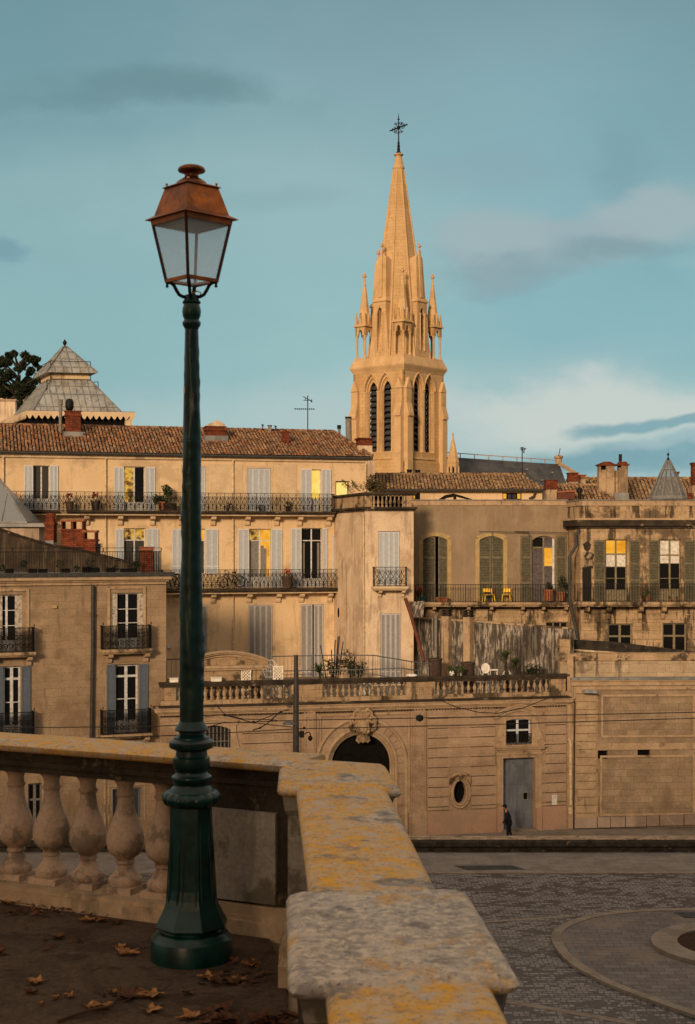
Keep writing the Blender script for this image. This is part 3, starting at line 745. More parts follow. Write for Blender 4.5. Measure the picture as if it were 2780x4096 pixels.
# ------------------------------------------------------------------ promenade terrace and its balustrade
def terrace():
    # inner side of the balustrade, left run and near run
    poly = [(-30, 21.4), (-2.035, 8.45), (-.35, 7.66), (.30, 7.5), (.36, 4.7), (.40, 3.7), (.47, 0), (.52, -4), (.52, -25), (-30, -25)]
    m = MB(); m.prism(poly, PLAZA - .5, -.02); structure(m.build('terrace_wall', 'terrace_wall_stone'))
    m = MB(); N = 90; rnd = random.Random(5)
    inside = [(-30, 21.2), (-2.035, 8.33), (-.42, 7.57), (-.30, 7.0), (-.20, 4.7), (-.12, 3.7), (.1, 0), (.1, -4), (.1, -25), (-30, -25)]
    m.prism(inside, -.019, 0); structure(m.build('promenade', 'terrace_dirt'))
terrace()

LD = Vector((1.0, -.472)).normalized()          # direction of the left run
LP = Vector((-1.05, 7.87))                      # a point of its inner foot line
LB = Plane(LP - LD * 14, LP + LD)               # w > 0 is towards the photographer
def balustrade():
    t = thing('balustrade', 'weathered stone balustrade with yellow lichened coping around the lamp post corner', 'balustrade', (-.4, 7.3, 0))
    uP, _ = LB.uz(7, 1500, 900)     # where the corner pedestal begins
    u_lamp0 = LB.uz(0, 172, 870)[0]; u_end = uP - .02
    w = 0
    # plinth
    m = MB()
    LB.box(m, -2.2, uP + .1, -.02, .075, -.44, 0); LB.box(m, -2.2, uP + .1, .075, .10, -.42, -.02)
    m.build('plinth', 'cut_stone', t)
    # under-coping rail
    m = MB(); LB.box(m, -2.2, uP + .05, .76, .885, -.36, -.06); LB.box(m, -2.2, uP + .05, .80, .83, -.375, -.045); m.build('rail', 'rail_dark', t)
    # coping, rounded edges, in long blocks
    def coping(mb, a, b, P, w0, w1, z0=.885, z1=.95, r=.03):
        prof = [(w0 + .0, z0 + .012), (w0 - .0, z0 + .04), (w0 + .012, z1 - .012), (w0 + .035, z1), (w1 - .035, z1), (w1 - .012, z1 - .012), (w1, z0 + .04), (w1 - .008, z0 + .012), (w1 - .03, z0), (w0 + .03, z0)]
        mb.loops([[P.P(u, z, w) for w, z in prof] for u in (a, b)], True)
    u = -2.2
    for ln in (1.9, 2.1, 2.0, 1.6, 1.9, 2.0, 1.7, 1.9, 2.2, 2.0, 2.0):
        if u >= uP: break
        m = MB(); coping(m, u + .003, min(u + ln, uP + .03) - .003, LB, -.43, .015, z1=.935 + .002 * math.sin(u)); m.build('coping', 'lichen_stone', t, smooth=50); u += ln
    # balusters, one mesh copied along the run
    prof = [(.070, .13), (.088, .134), (.096, .15), (.096, .175), (.084, .19), (.066, .207), (.052, .235), (.046, .25), (.047, .256), (.055, .262), (.055, .275), (.048, .281), (.060, .295), (.086, .315), (.104, .342), (.111, .375),
            (.110, .405), (.101, .445), (.085, .485), (.069, .525), (.056, .565), (.048, .605), (.046, .645), (.054, .652), (.056, .664), (.048, .672), (.046, .70), (.052, .72), (.066, .738), (.076, .755)]
    def baluster(u, P=LB, w=-.21):
        mb = MB(); p = P.P(u, 0, w)
        mb.lathe(prof, (p.x, p.y), 20)
        return mb
    proto = None; us = []
    b0 = LB.uz(7, 85, 900, -.21)[0]; b4 = LB.uz(7, 862, 900, -.21)[0]; step = (b4 - b0) / 4
    us = [b0 + step * k for k in range(-34, 5)]
    c0 = LB.P(us[34], 0, -.21)
    mb = MB(); mb.lathe(prof, (c0.x, c0.y), 28, fn=lambda a, z, r: r * .022 * (math.sin(3 * a + z * 21) * math.sin(z * 33 + a) + .6 * math.sin(7 * a - z * 50))); proto = mb.build('baluster', 'baluster_stone', t, smooth=40)
    mb = MB(); mb.obox((c0.x, c0.y), LD, (LD.y, -LD.x), .098, .098, .099, .135); fb = mb.build('base_block', 'baluster_stone', proto)
    fb.location = (0, 0, 0); 
    # base block was written relative to the baluster's own origin (the pedestal's Empty); both share it
    mb = MB(); mb.obox((c0.x, c0.y), LD, (LD.y, -LD.x), .082, .082, .752, .775); mb.build('cap_block', 'baluster_stone', proto)
    for k, u in enumerate(us):
        if k == 34: continue
        c = proto.copy(); COL.objects.link(c); c.parent = t; d = LB.P(u, 0, -.21) - c0
        c.location = (d.x, d.y, 0)
        for ch in proto.children:
            g = ch.copy(); COL.objects.link(g); g.parent = c
    # solid dies: behind the lamp, and far to the left
    def die(a, b):
        a += .0
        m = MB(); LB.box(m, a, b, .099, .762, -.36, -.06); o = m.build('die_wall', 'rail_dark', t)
        m = MB(); LB.extr(m, [(a + .07, .17), (b - .06, .17), (b - .06, .66), (a + .07, .66)], -.059, -.035); m.build('die_panel', 'panel_stone', t)
        m = MB(); LB.box(m, a, b + .01, .10, .155, -.39, -.03); m.build('die_foot', 'cut_stone', t)
    die(b4 + step * .52, u_end)
    # pedestal at the corner and along the near run
    ND = Vector((-.063, 1.0)).normalized()      # near run, away from the camera
    NX = Vector((ND.y, -ND.x))                  # to the right of it
    def rounded_slab(mb, pts, z0, z1, r=.03, rc=.05):
        # pts: 4 corners anticlockwise; rounded plan corners and rolled edges
        def loop(inset):
            out = []
            for i in range(len(pts)):
                p = Vector(pts[i]); a = (Vector(pts[i - 1]) - p).normalized(); b = (Vector(pts[(i + 1) % len(pts)]) - p).normalized()
                q = p + (a + b) * inset; rr = max(rc - inset * .3, .02)
                for k in range(5):
                    f = k / 4; s0 = q + a * rr; s1 = q + b * rr
                    out.append(s0.lerp(q, f).lerp(q.lerp(s1, f), f))
            return out
        L = []
        for ins, z in ((r * 1.1, z0), (r * .25, z0 + .012), (0, z0 + (z1 - z0) * .5), (r * .35, z1 - .012), (r * 1.2, z1)):
            L.append([(p.x, p.y, z) for p in loop(ins)])
        mb.loops(L, True)
    def g(px_, py_, z=.94): p = on_z(0, px_, py_, z); return (p.x, p.y)
    cap1 = [g(277, 789.5), g(402, 791.5), g(386, 766.2), g(300, 760.4), g(279, 771.5)]
    m = MB(); rounded_slab(m, cap1, .90, .955, .025, .035); m.build('pedestal_cap', 'lichen_stone', t, smooth=60)
    cap2 = [g(288, 991), g(523, 984), g(467, 891.5), g(286, 894.5)]
    m = MB(); rounded_slab(m, cap2, .902, .957, .028, .05); m.build('pedestal_cap', 'grey_cap_stone', t, smooth=60)
    def along(c0_, c1_, c2_, c3_, z0, z1, k=1.0):
        pass
    def run(y0, y1, xl0, xl1, wd0, wd1):       # a coping run of the near side
        mb = MB(); L = []
        for y, xl, wd in ((y0, xl0, wd0), (y1, xl1, wd1)):
            prof = [(0, .90), (0, .925), (.012, .938), (.035, .945), (wd - .035, .945), (wd - .012, .938), (wd, .925), (wd, .90), (wd - .03, .885), (.03, .885)]
            L.append([(xl + a, y, z) for a, z in prof])
        mb.loops(L, True); mb.build('coping', 'lichen_stone', t, smooth=50)
    xl = lambda y: -.128 + (4.76 - y) * .0575
    run(6.80, 4.74, xl(6.8), xl(4.74), .43, .43)
    run(3.80, 1.6, -.062, .06, .437, .437); run(1.594, -.6, .06, .18, .437, .437); run(-.606, -3, .18, .3, .437, .437)
    # bodies under the caps
    def body(cap, name='pedestal', ins=.065):
        c = [Vector(p) for p in cap]; cen = sum(c, Vector((0, 0))) / len(c)
        def sh(k, z): return [((cen + (p - cen) * k).x, (cen + (p - cen) * k).y, z) for p in c]
        m = MB(); m.loops([sh(.98, -.02), sh(.98, .10), sh(.94, .12), sh(.90, .17), sh(.84, .185), sh(.84, .20)], True); o = m.build('pedestal_base', 'cut_stone', t)
        m = MB(); m.loops([sh(.80, .19), sh(.80, .80), sh(.86, .83), sh(.90, .905)], True); m.build('pedestal_body', 'panel_stone', t)
    body(cap1); body(cap2)
    m = MB()
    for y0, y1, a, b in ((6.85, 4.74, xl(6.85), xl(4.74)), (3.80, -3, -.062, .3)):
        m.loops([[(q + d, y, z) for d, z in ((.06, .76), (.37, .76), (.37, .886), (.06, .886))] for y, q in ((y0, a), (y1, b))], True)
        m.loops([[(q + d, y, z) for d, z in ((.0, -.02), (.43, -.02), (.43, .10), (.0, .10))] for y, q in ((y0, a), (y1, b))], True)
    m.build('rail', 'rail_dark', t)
    for k in range(8):
        y = 6.45 - k * .235
        c = proto.copy(); COL.objects.link(c); c.parent = t; c.location = (xl(y) + .215 - c0.x, y - c0.y, 0)
        for ch in proto.children:
            gg = ch.copy(); COL.objects.link(gg); gg.parent = c
balustrade()

# ------------------------------------------------------------------ the street lamp
def street_lamp():
    Y = 7.22; k = Y / F; cx = (191.6 - CX) / F * Y
    Z = lambda py: CAM_Z + (HY - py) * k
    t = thing('street_lamp', 'tall dark green cast iron lamp post with a copper framed lantern on top', 'street lamp', (cx, Y, 0))
    Zb = lambda y: Z(700 + y * .118343)
    S = .118343 * k
    # foot drum and octagonal flare
    pr = [(345, 2181 + 20), (345, 2010), (338, 1995), (322, 1985), (312, 1965), (290, 1945), (262, 1935), (250, 1915), (254, 1900)]
    m = MB(); m.lathe([(r * S, max(Zb(y), 0) if y > 2150 else Zb(y)) for r, y in pr], (cx, Y), 40); m.build('foot', 'lamp_green', t, smooth=35)
    m = MB(); pr = [(300, 1902), (308, 1890), (300, 1870), (262, 1800), (232, 1735), (208, 1660), (196, 1580), (190, 1450), (184, 1200), (178, 1000), (172, 890)]
    m.lathe([(r * S * 1.03, Zb(y)) for r, y in pr], (cx, Y), 8, rot=R(22.5)); m.build('pedestal', 'lamp_green', t)
    # panels on the flare
    m = MB()
    for i in range(8):
        a = R(45 * i); d = Vector((math.cos(a), math.sin(a))); q = Vector((-d.y, d.x))
        for za, zb_, ra, rb, hw in ((1720, 1000, 214, 166, .5),):
            A = [Vector((cx, Y)) + d * (ra * S * .965) - q * ra * S * .27, Vector((cx, Y)) + d * (ra * S * .965) + q * ra * S * .27]
            B = [Vector((cx, Y)) + d * (rb * S * .985) - q * rb * S * .27, Vector((cx, Y)) + d * (rb * S * .985) + q * rb * S * .27]
            m.tube([(*A[0], Zb(za)), (*A[1], Zb(za))], .004, 4); m.tube([(*A[0], Zb(za)), (*B[0], Zb(zb_))], .004, 4); m.tube([(*A[1], Zb(za)), (*B[1], Zb(zb_))], .004, 4)
    m.build('moulding', 'lamp_green', t)
    def bead(n, amp): return lambda a, z, r: amp * abs(math.cos(n * a / 2))
    m = MB(); pr = [(165, 892), (200, 880), (222, 862), (232, 838), (236, 815), (222, 790), (200, 768)]
    m.lathe([(r * S, Zb(y)) for r, y in pr], (cx, Y), 96, fn=bead(16, .010)); m.build('collar', 'lamp_green', t, smooth=50)
    m = MB(); pr = [(192, 770), (180, 752), (175, 742), (158, 728), (150, 715), (150, 700), (158, 690), (168, 668), (172, 655), (168, 642), (148, 630), (136, 618), (134, 600), (142, 590), (142, 580), (150, 575),
               (156, 560), (156, 505), (154, 485), (142, 475), (134, 470), (130, 425), (150, 414), (184, 400), (190, 380), (188, 350), (172, 335), (150, 325), (148, 312), (120, 300), (106, 285), (106, 266), (138, 256), (142, 246), (136, 232), (112, 200), (102, 176)]
    m.lathe([(r * S, Zb(y)) for r, y in pr], (cx, Y), 40); m.build('column_rings', 'lamp_green', t, smooth=40)
    # shaft with raised winding foliage
    zs0, zs1 = Zb(180), Z(323)
    prof = []
    N = 110
    taper = [(700 + 180 * .118343, 11.9), (642, 11.7), (553, 9.9), (439, 8.7), (368, 7.4), (323, 6.5)]
    def rad(py):
        for (a, ra), (b, rb) in zip(taper, taper[1:]):
            if b <= py <= a: return (ra + (rb - ra) * (a - py) / (a - b)) * k
        return taper[-1][1] * k
    for i in range(N + 1):
        py = 721.3 + (323 - 721.3) * i / N; prof.append((rad(py), Z(py)))
    def vine(a, z, r):
        h = (z - zs0) / (zs1 - zs0); e = min(1, h * 12, (1 - h) * 12)
        s1 = math.cos(a * 1 - z * 4.2); s2 = math.cos(a + z * 4.2 + 1.5)
        lf = math.sin(z * 47 + 3 * a) * math.cos(z * 31 - 2 * a)
        return e * r * (.13 * max(0, s1 - .72) / .28 * (.7 + .5 * lf) + .10 * max(0, s2 - .80) / .2 + .045 * max(0, lf - .2))
    m = MB(); m.lathe(prof, (cx, Y), 48, fn=vine); m.build('shaft', 'lamp_green', t, smooth=70)
    m = MB()    # capital
    Zl = lambda y: Z(155 + y * .0753); Sl = .0753 * k
    pr = [(85, 2330), (95, 2300), (118, 2262), (124, 2238), (118, 2215), (100, 2195), (102, 2175), (118, 2140), (126, 2085), (120, 2040), (108, 2000), (104, 1985), (120, 1968), (122, 1950), (108, 1938), (92, 1905), (84, 1895), (84, 1862), (60, 1855)]
    m.lathe([(r * Sl, Zl(y)) for r, y in pr], (cx, Y), 32); m.build('capital', 'lamp_green', t, smooth=45)
    # lantern: square in plan, a corner turned to the photographer
    RT = R(-1.5)
    dirs = [Vector((math.cos(R(a) + RT), math.sin(R(a) + RT))) for a in (270, 0, 90, 180)]
    C = Vector((cx, Y))
    def ring(hd, z): return [(*(C + d * hd), z) for d in dirs]
    E = lambda r: r * Sl
    # roof
    m = MB(); m.loops([ring(E(625), Zl(868)), ring(E(622), Zl(860)), ring(E(500), Zl(806)), ring(E(496), Zl(796)), ring(E(362), Zl(452)), ring(E(350), Zl(440))], True)
    o = m.build('lantern_roof', 'copper', t)
    m = MB(); m.loops([ring(E(330), Zl(446)), ring(E(392), Zl(444)), ring(E(392), Zl(434)), ring(E(335), Zl(412)), ring(E(235), Zl(390))], True); m.build('roof_ledge', 'copper', o)
    m = MB(); pr = [(215, 398), (205, 380), (182, 355), (150, 335), (118, 318), (100, 302), (94, 296), (90, 270), (98, 256), (112, 243), (140, 232), (176, 222), (183, 208), (182, 192), (168, 172), (130, 152), (80, 140), (20, 134)]
    m.lathe([(E(r), Zl(y)) for r, y in pr], (cx, Y), 32); m.build('vent_cap', 'copper', o, smooth=45)
    for d in dirs:
        m = MB(); p = C + d * E(332); m.lathe([(.002, Zl(430)), (.003, Zl(405)), (.006, Zl(398)), (.0075, Zl(385)), (.005, Zl(374)), (.001, Zl(368))], (p.x, p.y), 10); m.build('knob', 'brass', o, smooth=True)
    # frame: four leaning corner bars, top and bottom rings
    zt, zb2 = Zl(880), Zl(1690); ht, hb = E(525), E(335)
    o = bpy.data.objects.new('lantern_body', None); COL.objects.link(o); o.parent = t; o.empty_display_size = .1; WL[o.name] = wloc(t).copy()
    for i, d in enumerate(dirs):
        m = MB(); m.tube([(*(C + d * ht), zt), (*(C + d * hb), zb2)], .0105, 4); m.build('corner_bar', 'copper_dark', o)
    for nm, h0, z0, z1, h1, th in (('frame_rail', ht * .985, Zl(935), Zl(868), ht, .008), ('frame_rail', hb, Zl(1695), Zl(1650), hb * 1.015, .008)):
        m = MB()
        for i in range(4):
            a0, a1 = dirs[i], dirs[(i + 1) % 4]; n = (a0 + a1).normalized() * th
            m.hexa([(*(C + a0 * h0 - n), z0), (*(C + a1 * h0 - n), z0), (*(C + a1 * h0 + n), z0), (*(C + a0 * h0 + n), z0),
                    (*(C + a0 * h1 - n), z1), (*(C + a1 * h1 - n), z1), (*(C + a1 * h1 + n), z1), (*(C + a0 * h1 + n), z1)])
        m.build(nm, 'copper', o)
    for i in range(4):
        a0, a1 = dirs[i], dirs[(i + 1) % 4]
        f = lambda h, q: C + q * h
        m = MB(); zt2, zb3 = Zl(930), Zl(1655)
        q0, q1, q2, q3 = f(hb * .985, a0), f(hb * .985, a1), f(ht * .97, a1), f(ht * .97, a0); n = (a0 + a1).normalized() * -.004
        m.hexa([(*(q0 + n), zb3), (*(q1 + n), zb3), (*q1, zb3), (*q0, zb3), (*(q3 + n), zt2), (*(q2 + n), zt2), (*q2, zt2), (*q3, zt2)])
        m.build('glass_pane', 'frosted_glass', o)
    m = MB(); m.loops([ring(hb * .93, Zl(1685)), ring(hb * .93, Zl(1678))], True); m.build('floor_pane', 'frosted_glass', o)
    # reflector and bulb under the roof
    m = MB(); m.loops([ring(ht * .93, Zl(900)), ring(ht * .90, Zl(930)), ring(ht * .72, Zl(955)), ring(ht * .3, Zl(965))], True); m.build('reflector', 'reflector', o)
    # cradle: four curved arms from the capital to the lantern's lower corners
    for d in dirs:
        m = MB(); pts = []
        for r_, y_ in ((70, 1885), (115, 1882), (165, 1855), (200, 1800), (232, 1735), (270, 1700), (318, 1690), (334, 1690)):
            pts.append((*(C + d * E(r_)), Zl(y_)))
        m.tube(pts, .009, 8); m.tube([(*(C + d * E(326)), Zl(1690)), (*(C + d * E(326)), Zl(1745))], [.007, .006], 8)
        m.lathe([(.001, Zl(1765)), (.0085, Zl(1752)), (.0085, Zl(1742)), (.003, Zl(1735))], tuple(C + d * E(326)), 10)
        m.build('arm', 'iron', t, smooth=45)
    m = MB(); m.tube([(cx + .01, Y - .03, Zl(1850)), (cx + .035, Y - .035, Zl(1822)), (cx + .05, Y - .03, Zl(1845)), (cx + .045, Y - .02, Zl(1870))], .003, 6); m.build('cable', 'brass', t)
    # sticker on the shaft
    m = MB()
    a = R(205); pz = Z(390); r = rad(390) + .0035
    for i in range(3):
        a0, a1 = a + i * .12, a + (i + 1) * .12
        m.poly([(cx + r * math.cos(a0), Y + r * math.sin(a0), pz - .02), (cx + r * math.cos(a1), Y + r * math.sin(a1), pz - .02), (cx + r * math.cos(a1), Y + r * math.sin(a1), pz + .016), (cx + r * math.cos(a0), Y + r * math.sin(a0), pz + .016)])
    m.build('sticker', 'sign_white', t)
street_lamp()

# ------------------------------------------------------------------ church tower
def church_tower():
    Y = 180.0; k = Y / F; cx = (398.6 - CX) / F * Y
    Zt = lambda y: CAM_Z + (HY - (262.5 + y * .096831)) * k
    Z9 = lambda y: CAM_Z + (HY - (100 + y * .095117)) * k
    E = .096831 * k; E9 = .095117 * k
    t = thing('church_tower', 'tall pale gold gothic bell tower with a pointed octagonal stone spire', 'church tower', (cx, Y, STREET))
    th = R(4.3); C = Vector((cx, Y))
    Rb = 468 * E; side = Rb * math.sqrt(2)
    dirs = [Vector((math.sin(th + a), -math.cos(th + a))) for a in (0, math.pi / 2, math.pi, -math.pi / 2)]   # front, right, back, left corners
    def ring(hd, z): return [(*(C + d * hd), z) for d in dirs]
    hs = side / 2
    faces = []
    order = [(3, 0), (0, 1), (1, 2), (2, 3)]         # left-front, right-front, right-back, left-back
    for a, b in order: faces.append(Plane(C + dirs[a] * Rb, C + dirs[b] * Rb))
    def pointed(uc, hw, z0, zsp, apex, n=7):
        pts = [(uc - hw, z0), (uc + hw, z0), (uc + hw, zsp)]
        h = apex - zsp
        for i in range(1, n): a = math.pi / 3 * i / n; pts.append((uc + hw * (2 * math.cos(a) - 1), zsp + h * math.sin(a) / .866))
        pts.append((uc, apex))
        for i in range(n - 1, 0, -1): a = math.pi / 3 * i / n; pts.append((uc - hw * (2 * math.cos(a) - 1), zsp + h * math.sin(a) / .866))
        pts.append((uc - hw, zsp)); return pts
    z_base, z_top = STREET, Zt(1165)
    zsill, zsp, zap = Zt(1975), Zt(1345), Zt(1185)
    ucs = (side * .375 - .12, side * .625 + .12)
    # walls of the belfry in three receding layers
    for P in faces:
        P.holes = [pointed(u, 1.02, zsill, zsp, zap) for u in ucs]
        m = MB(); flat = [(0, Zt(2075)), (side, Zt(2075)), (side, z_top), (0, z_top)]
        P.extr(m, flat, -.25, 0, P.holes); m.build('belfry_wall', 'tower_stone', t)
        P2h = [pointed(u, .86, zsill, zsp, zap - .38) for u in ucs]
        m = MB(); P.extr(m, [(.3, Zt(2075)), (side - .3, Zt(2075)), (side - .3, z_top), (.3, z_top)], -.45, -.252, P2h); m.build('arch_order', 'tower_trim', t)
        P3h = [pointed(u, .66, zsill, zsp - .2, zap - .85) for u in ucs]
        m = MB(); P.extr(m, [(.7, Zt(2075)), (side - .7, Zt(2075)), (side - .7, z_top), (.7, z_top)], -.62, -.452, P3h); m.build('arch_order', 'tower_stone', t)
        for u in ucs:     # louvres in the lancets, colonnettes, hood moulds
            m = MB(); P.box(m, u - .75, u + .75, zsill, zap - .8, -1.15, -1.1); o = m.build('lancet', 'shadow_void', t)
            m = MB(); z = zsill + .15
            while z < zap - 1.3:
                m.hexa([P.P(u - .68, z, -.66), P.P(u + .68, z, -.66), P.P(u + .68, z + .04, -.66), P.P(u - .68, z + .04, -.66),
                        P.P(u - .68, z + .36, -1.0), P.P(u + .68, z + .36, -1.0), P.P(u + .68, z + .40, -1.0), P.P(u - .68, z + .40, -1.0)])
                for q in range(7): P.box(m, u - .66 + q * .19, u - .56 + q * .19, z - .14, z + .02, -.68, -.645)
                z += .72
            m.build('louvre', 'slate', o)
            m = MB()
            for s in (-1, 1):
                for ww, rr in ((-.14, .10), (-.34, .08)):
                    uu = u + s * (1.02 - .10 if ww > -.3 else .80); m.tube([P.P(uu, zsill + .05, ww), P.P(uu, zsp - .1, ww)], rr, 8)
                    m.tube([P.P(uu, zsp - .35, ww), P.P(uu, zsp - .05, ww)], [rr, rr * 1.7], 8); m.tube([P.P(uu, zsill, ww), P.P(uu, zsill + .3, ww)], [rr * 1.6, rr], 8)
            m.build('colonnette', 'tower_trim', t)
            hp = pointed(u, 1.13, zsp, zsp + .02, zap + .17)[2:]
            m = MB(); m.tube([P.P(a, b, .04) for a, b in hp], .11, 6); m.build('hood_mould', 'tower_trim', t)
        m = MB()         # sloping sills and string course
        P.extr(m, [(0, Zt(2200)), (side, Zt(2200)), (side, Zt(2075)), (0, Zt(2075))], -.5, .12)
        for u in ucs: m.hexa([P.P(u - 1.02, zsill - .9, .12), P.P(u + 1.02, zsill - .9, .12), P.P(u + 1.02, zsill - .9, -.6), P.P(u - 1.02, zsill - .9, -.6), P.P(u - 1.02, zsill - .55, .0), P.P(u + 1.02, zsill - .55, .0), P.P(u + 1.02, zsill + .1, -.6), P.P(u - 1.02, zsill + .1, -.6)])
        m.build('sill', 'tower_stone', t)
        m = MB()
        for ua, ub in ((.02, .98), (side - .98, side - .02)):    # angle buttresses
            uc = (ua + ub) / 2; hw = .50
            P.box(m, uc - hw, uc + hw, z_base, Zt(1625), .0, .62)
            prof = [(0, Zt(1625)), (.80, Zt(1625)), (.80, Zt(1600)), (.42, Zt(1490)), (.42, Zt(1350)), (.0, Zt(1345))]
            m.loops([[P.P(uc + s * hw, z, w) for w, z in prof] for s in (-1, 1)], True)
            prof2 = [(uc - hw - .06, Zt(1345)), (uc + hw + .06, Zt(1345)), (uc, Zt(1235))]
            P.extr(m, prof2, 0, .46)
        m.build('buttress', 'tower_trim', t)
        m = MB(); P.box(m, .0, side, z_base, Zt(2200), -.5, .10); m.build('lower_wall', 'tower_stone', t)
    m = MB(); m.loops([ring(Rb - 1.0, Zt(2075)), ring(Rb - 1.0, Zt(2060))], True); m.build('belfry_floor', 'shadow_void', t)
    # cornice and weathered slope
    m = MB(); m.loops([ring(Rb * .96, Zt(1175)), ring(Rb * 1.005, Zt(1165)), ring(Rb * 1.03, Zt(1145)), ring(Rb * 1.07, Zt(1120)), ring(Rb * 1.085, Zt(1108)), ring(Rb * 1.085, Zt(1096)), ring(Rb * .99, Zt(1020)), ring(Rb * .97, Zt(1010)), ring(Rb * .95, Zt(1008))], True)
    m.build('cornice', 'tower_trim', t)
    # spire
    oct0 = th + math.pi / 8
    def og(r, z): return [(cx + r * math.cos(oct0 + math.pi / 4 * i), Y + r * math.sin(oct0 + math.pi / 4 * i), z) for i in range(8)]
    kk = 1 / math.cos(math.pi / 8) * .97
    rs0 = 312 * E * kk * 1.02; zs0 = Zt(1012)
    m = MB(); m.loops([og(rs0, zs0), og(180 * E9 * kk, Z9(1660)), og(58 * E9 * kk, Z9(745)), og(54 * E9 * kk, Z9(722))], True); sp = m.build('spire', 'tower_stone', t)
    m = MB()
    for i in range(8):
        pts = [og(rs0, zs0)[i], og(180 * E9 * kk, Z9(1660))[i], og(58 * E9 * kk, Z9(745))[i]]
        m.tube(pts, [.16, .13, .07], 6)
    m.build('spire_rib', 'tower_trim', sp)
    m = MB(); pr = [(54, 740), (62, 728), (64, 715), (60, 700), (50, 690), (42, 640), (33, 600), (33, 592), (48, 584), (52, 575), (46, 567), (20, 562)]
    m.lathe([(r * E9, Z9(y)) for r, y in pr], (cx, Y), 16); m.build('spire_cap', 'tower_trim', sp, smooth=40)
    # iron cross
    m = MB(); pr = [(28, 562), (22, 545), (14, 535), (17, 520), (13, 505), (16, 485), (11, 470), (13, 450), (8, 435), (5, 428)]
    m.lathe([(r * E9, Z9(y)) for r, y in pr], (cx, Y), 12)
    m.tube([(cx, Y, Z9(432)), (cx, Y, Z9(290)), (cx, Y, Z9(190)), (cx, Y, Z9(140))], [.09, .075, .07, .02], 6)
    cz = Z9(291); ca = R(-22)
    dx = Vector((math.cos(ca), math.sin(ca) , 0)); U = Vector((0, 0, 1)); Cc = Vector((cx, Y, cz))
    tilt = .0
    def q(a, b): return Cc + dx * a * E9 + U * b * E9
    m.tube([q(-100, -24), q(100, 24)], .085, 6)
    for s in (-1, 1):
        m.tube([q(s * 62, s * 14 + 16), q(s * 84, s * 20), q(s * 62, s * 14 - 16)], .05, 5)
        for s2 in (-1, 1):
            m.tube([q(s * 8, s2 * 8), q(s * 44, s2 * 52)], .045, 5); m.tube([q(s * 30, s2 * 56), q(s * 42, s2 * 46), q(s * 54, s2 * 40)], .04, 5)
            m.tube([q(a, b) for a, b in spiral((s * 18, s2 * 48), 3, 15, 0, 7, 9)], .035, 4); m.tube([q(a, b) for a, b in spiral((s * 42, s2 * 18 + s * 10), 3, 14, 0, 7, 9)], .035, 4)
    m.tube([q(-14, 82), q(0, 98), q(14, 82)], .05, 5)
    m.lathe([(.01, cz - .28), (.2, cz - .15), (.24, cz), (.2, cz + .15), (.01, cz + .28)], (cx, Y), 8)
    m.build('iron_cross', 'iron', t)
    # lucarnes on the four sides of the spire and corner pinnacles
    def finial(m, c, z, s=1.0):
        m.lathe([(.10 * s, z), (.14 * s, z + .1 * s), (.09 * s, z + .2 * s), (.09 * s, z + .35 * s), (.20 * s, z + .45 * s), (.12 * s, z + .55 * s), (.10 * s, z + .75 * s), (.16 * s, z + .85 * s), (.05 * s, z + 1.1 * s)], c, 8)
        for a in range(4):
            d = Vector((math.cos(a * math.pi / 2 + .4), math.sin(a * math.pi / 2 + .4))) * .30 * s
            m.tube([(c[0], c[1], z + .45 * s), (c[0] + d.x, c[1] + d.y, z + .62 * s), (c[0] + d.x * .9, c[1] + d.y * .9, z + .75 * s)], [.08 * s, .07 * s, .03 * s], 5)
    fm = [(dirs[a] + dirs[b]).normalized() for a, b in order]
    for i, d in enumerate(fm):
        c = C + d * 3.78; q2 = Vector((-d.y, d.x)); P = Plane(c - q2 * 2, c)
        P = Plane(c + Vector((d.y, -d.x)) * -1.3, c)
        if (P.n).dot(d) < 0: P = Plane(c + Vector((d.y, -d.x)) * 1.3, c)
        uc = 1.3; ze = Zt(440); zb_ = Zt(1010)
        m = MB()
        op = pointed(uc, .40, Zt(940), Zt(560), Zt(500))
        P.extr(m, [(uc - .98, zb_), (uc + .98, zb_), (uc + .98, ze), (uc - .98, ze)], -.25, .0, [op])
        # flanks run back into the spire
        P.box(m, uc - .98, uc - .75, zb_, ze, -2.9, -.25); P.box(m, uc + .75, uc + .98, zb_, ze, -2.9, -.25)
        P.box(m, uc - .75, uc + .75, zb_, Zt(470), -1.7, -1.3)
        o = m.build('lucarne', 'tower_stone', t)
        m = MB()
        for s in (-1, 1):
            m.tube([P.P(uc + s * .46, Zt(940), .05), P.P(uc + s * .46, Zt(575), .05)], .085, 8); m.tube([P.P(uc + s * .46, Zt(585), .05), P.P(uc + s * .46, Zt(560), .05)], [.09, .18], 8)
            # sloping weatherings left and right of the opening
            m.loops([[P.P(uc + s * a, z, w) for a, z in ((.75, zb_), (1.45, zb_), (1.02, Zt(560)), (.86, Zt(560)))] for w in (-1.2, .02)], True)
        P.box(m, uc - .30, uc - .27, Zt(940), Zt(520), -.5, -.3)
        m.build('jamb', 'tower_trim', o)
        m = MB()   # steep stone roof dying into the spire
        zt_ = Z9(1690)
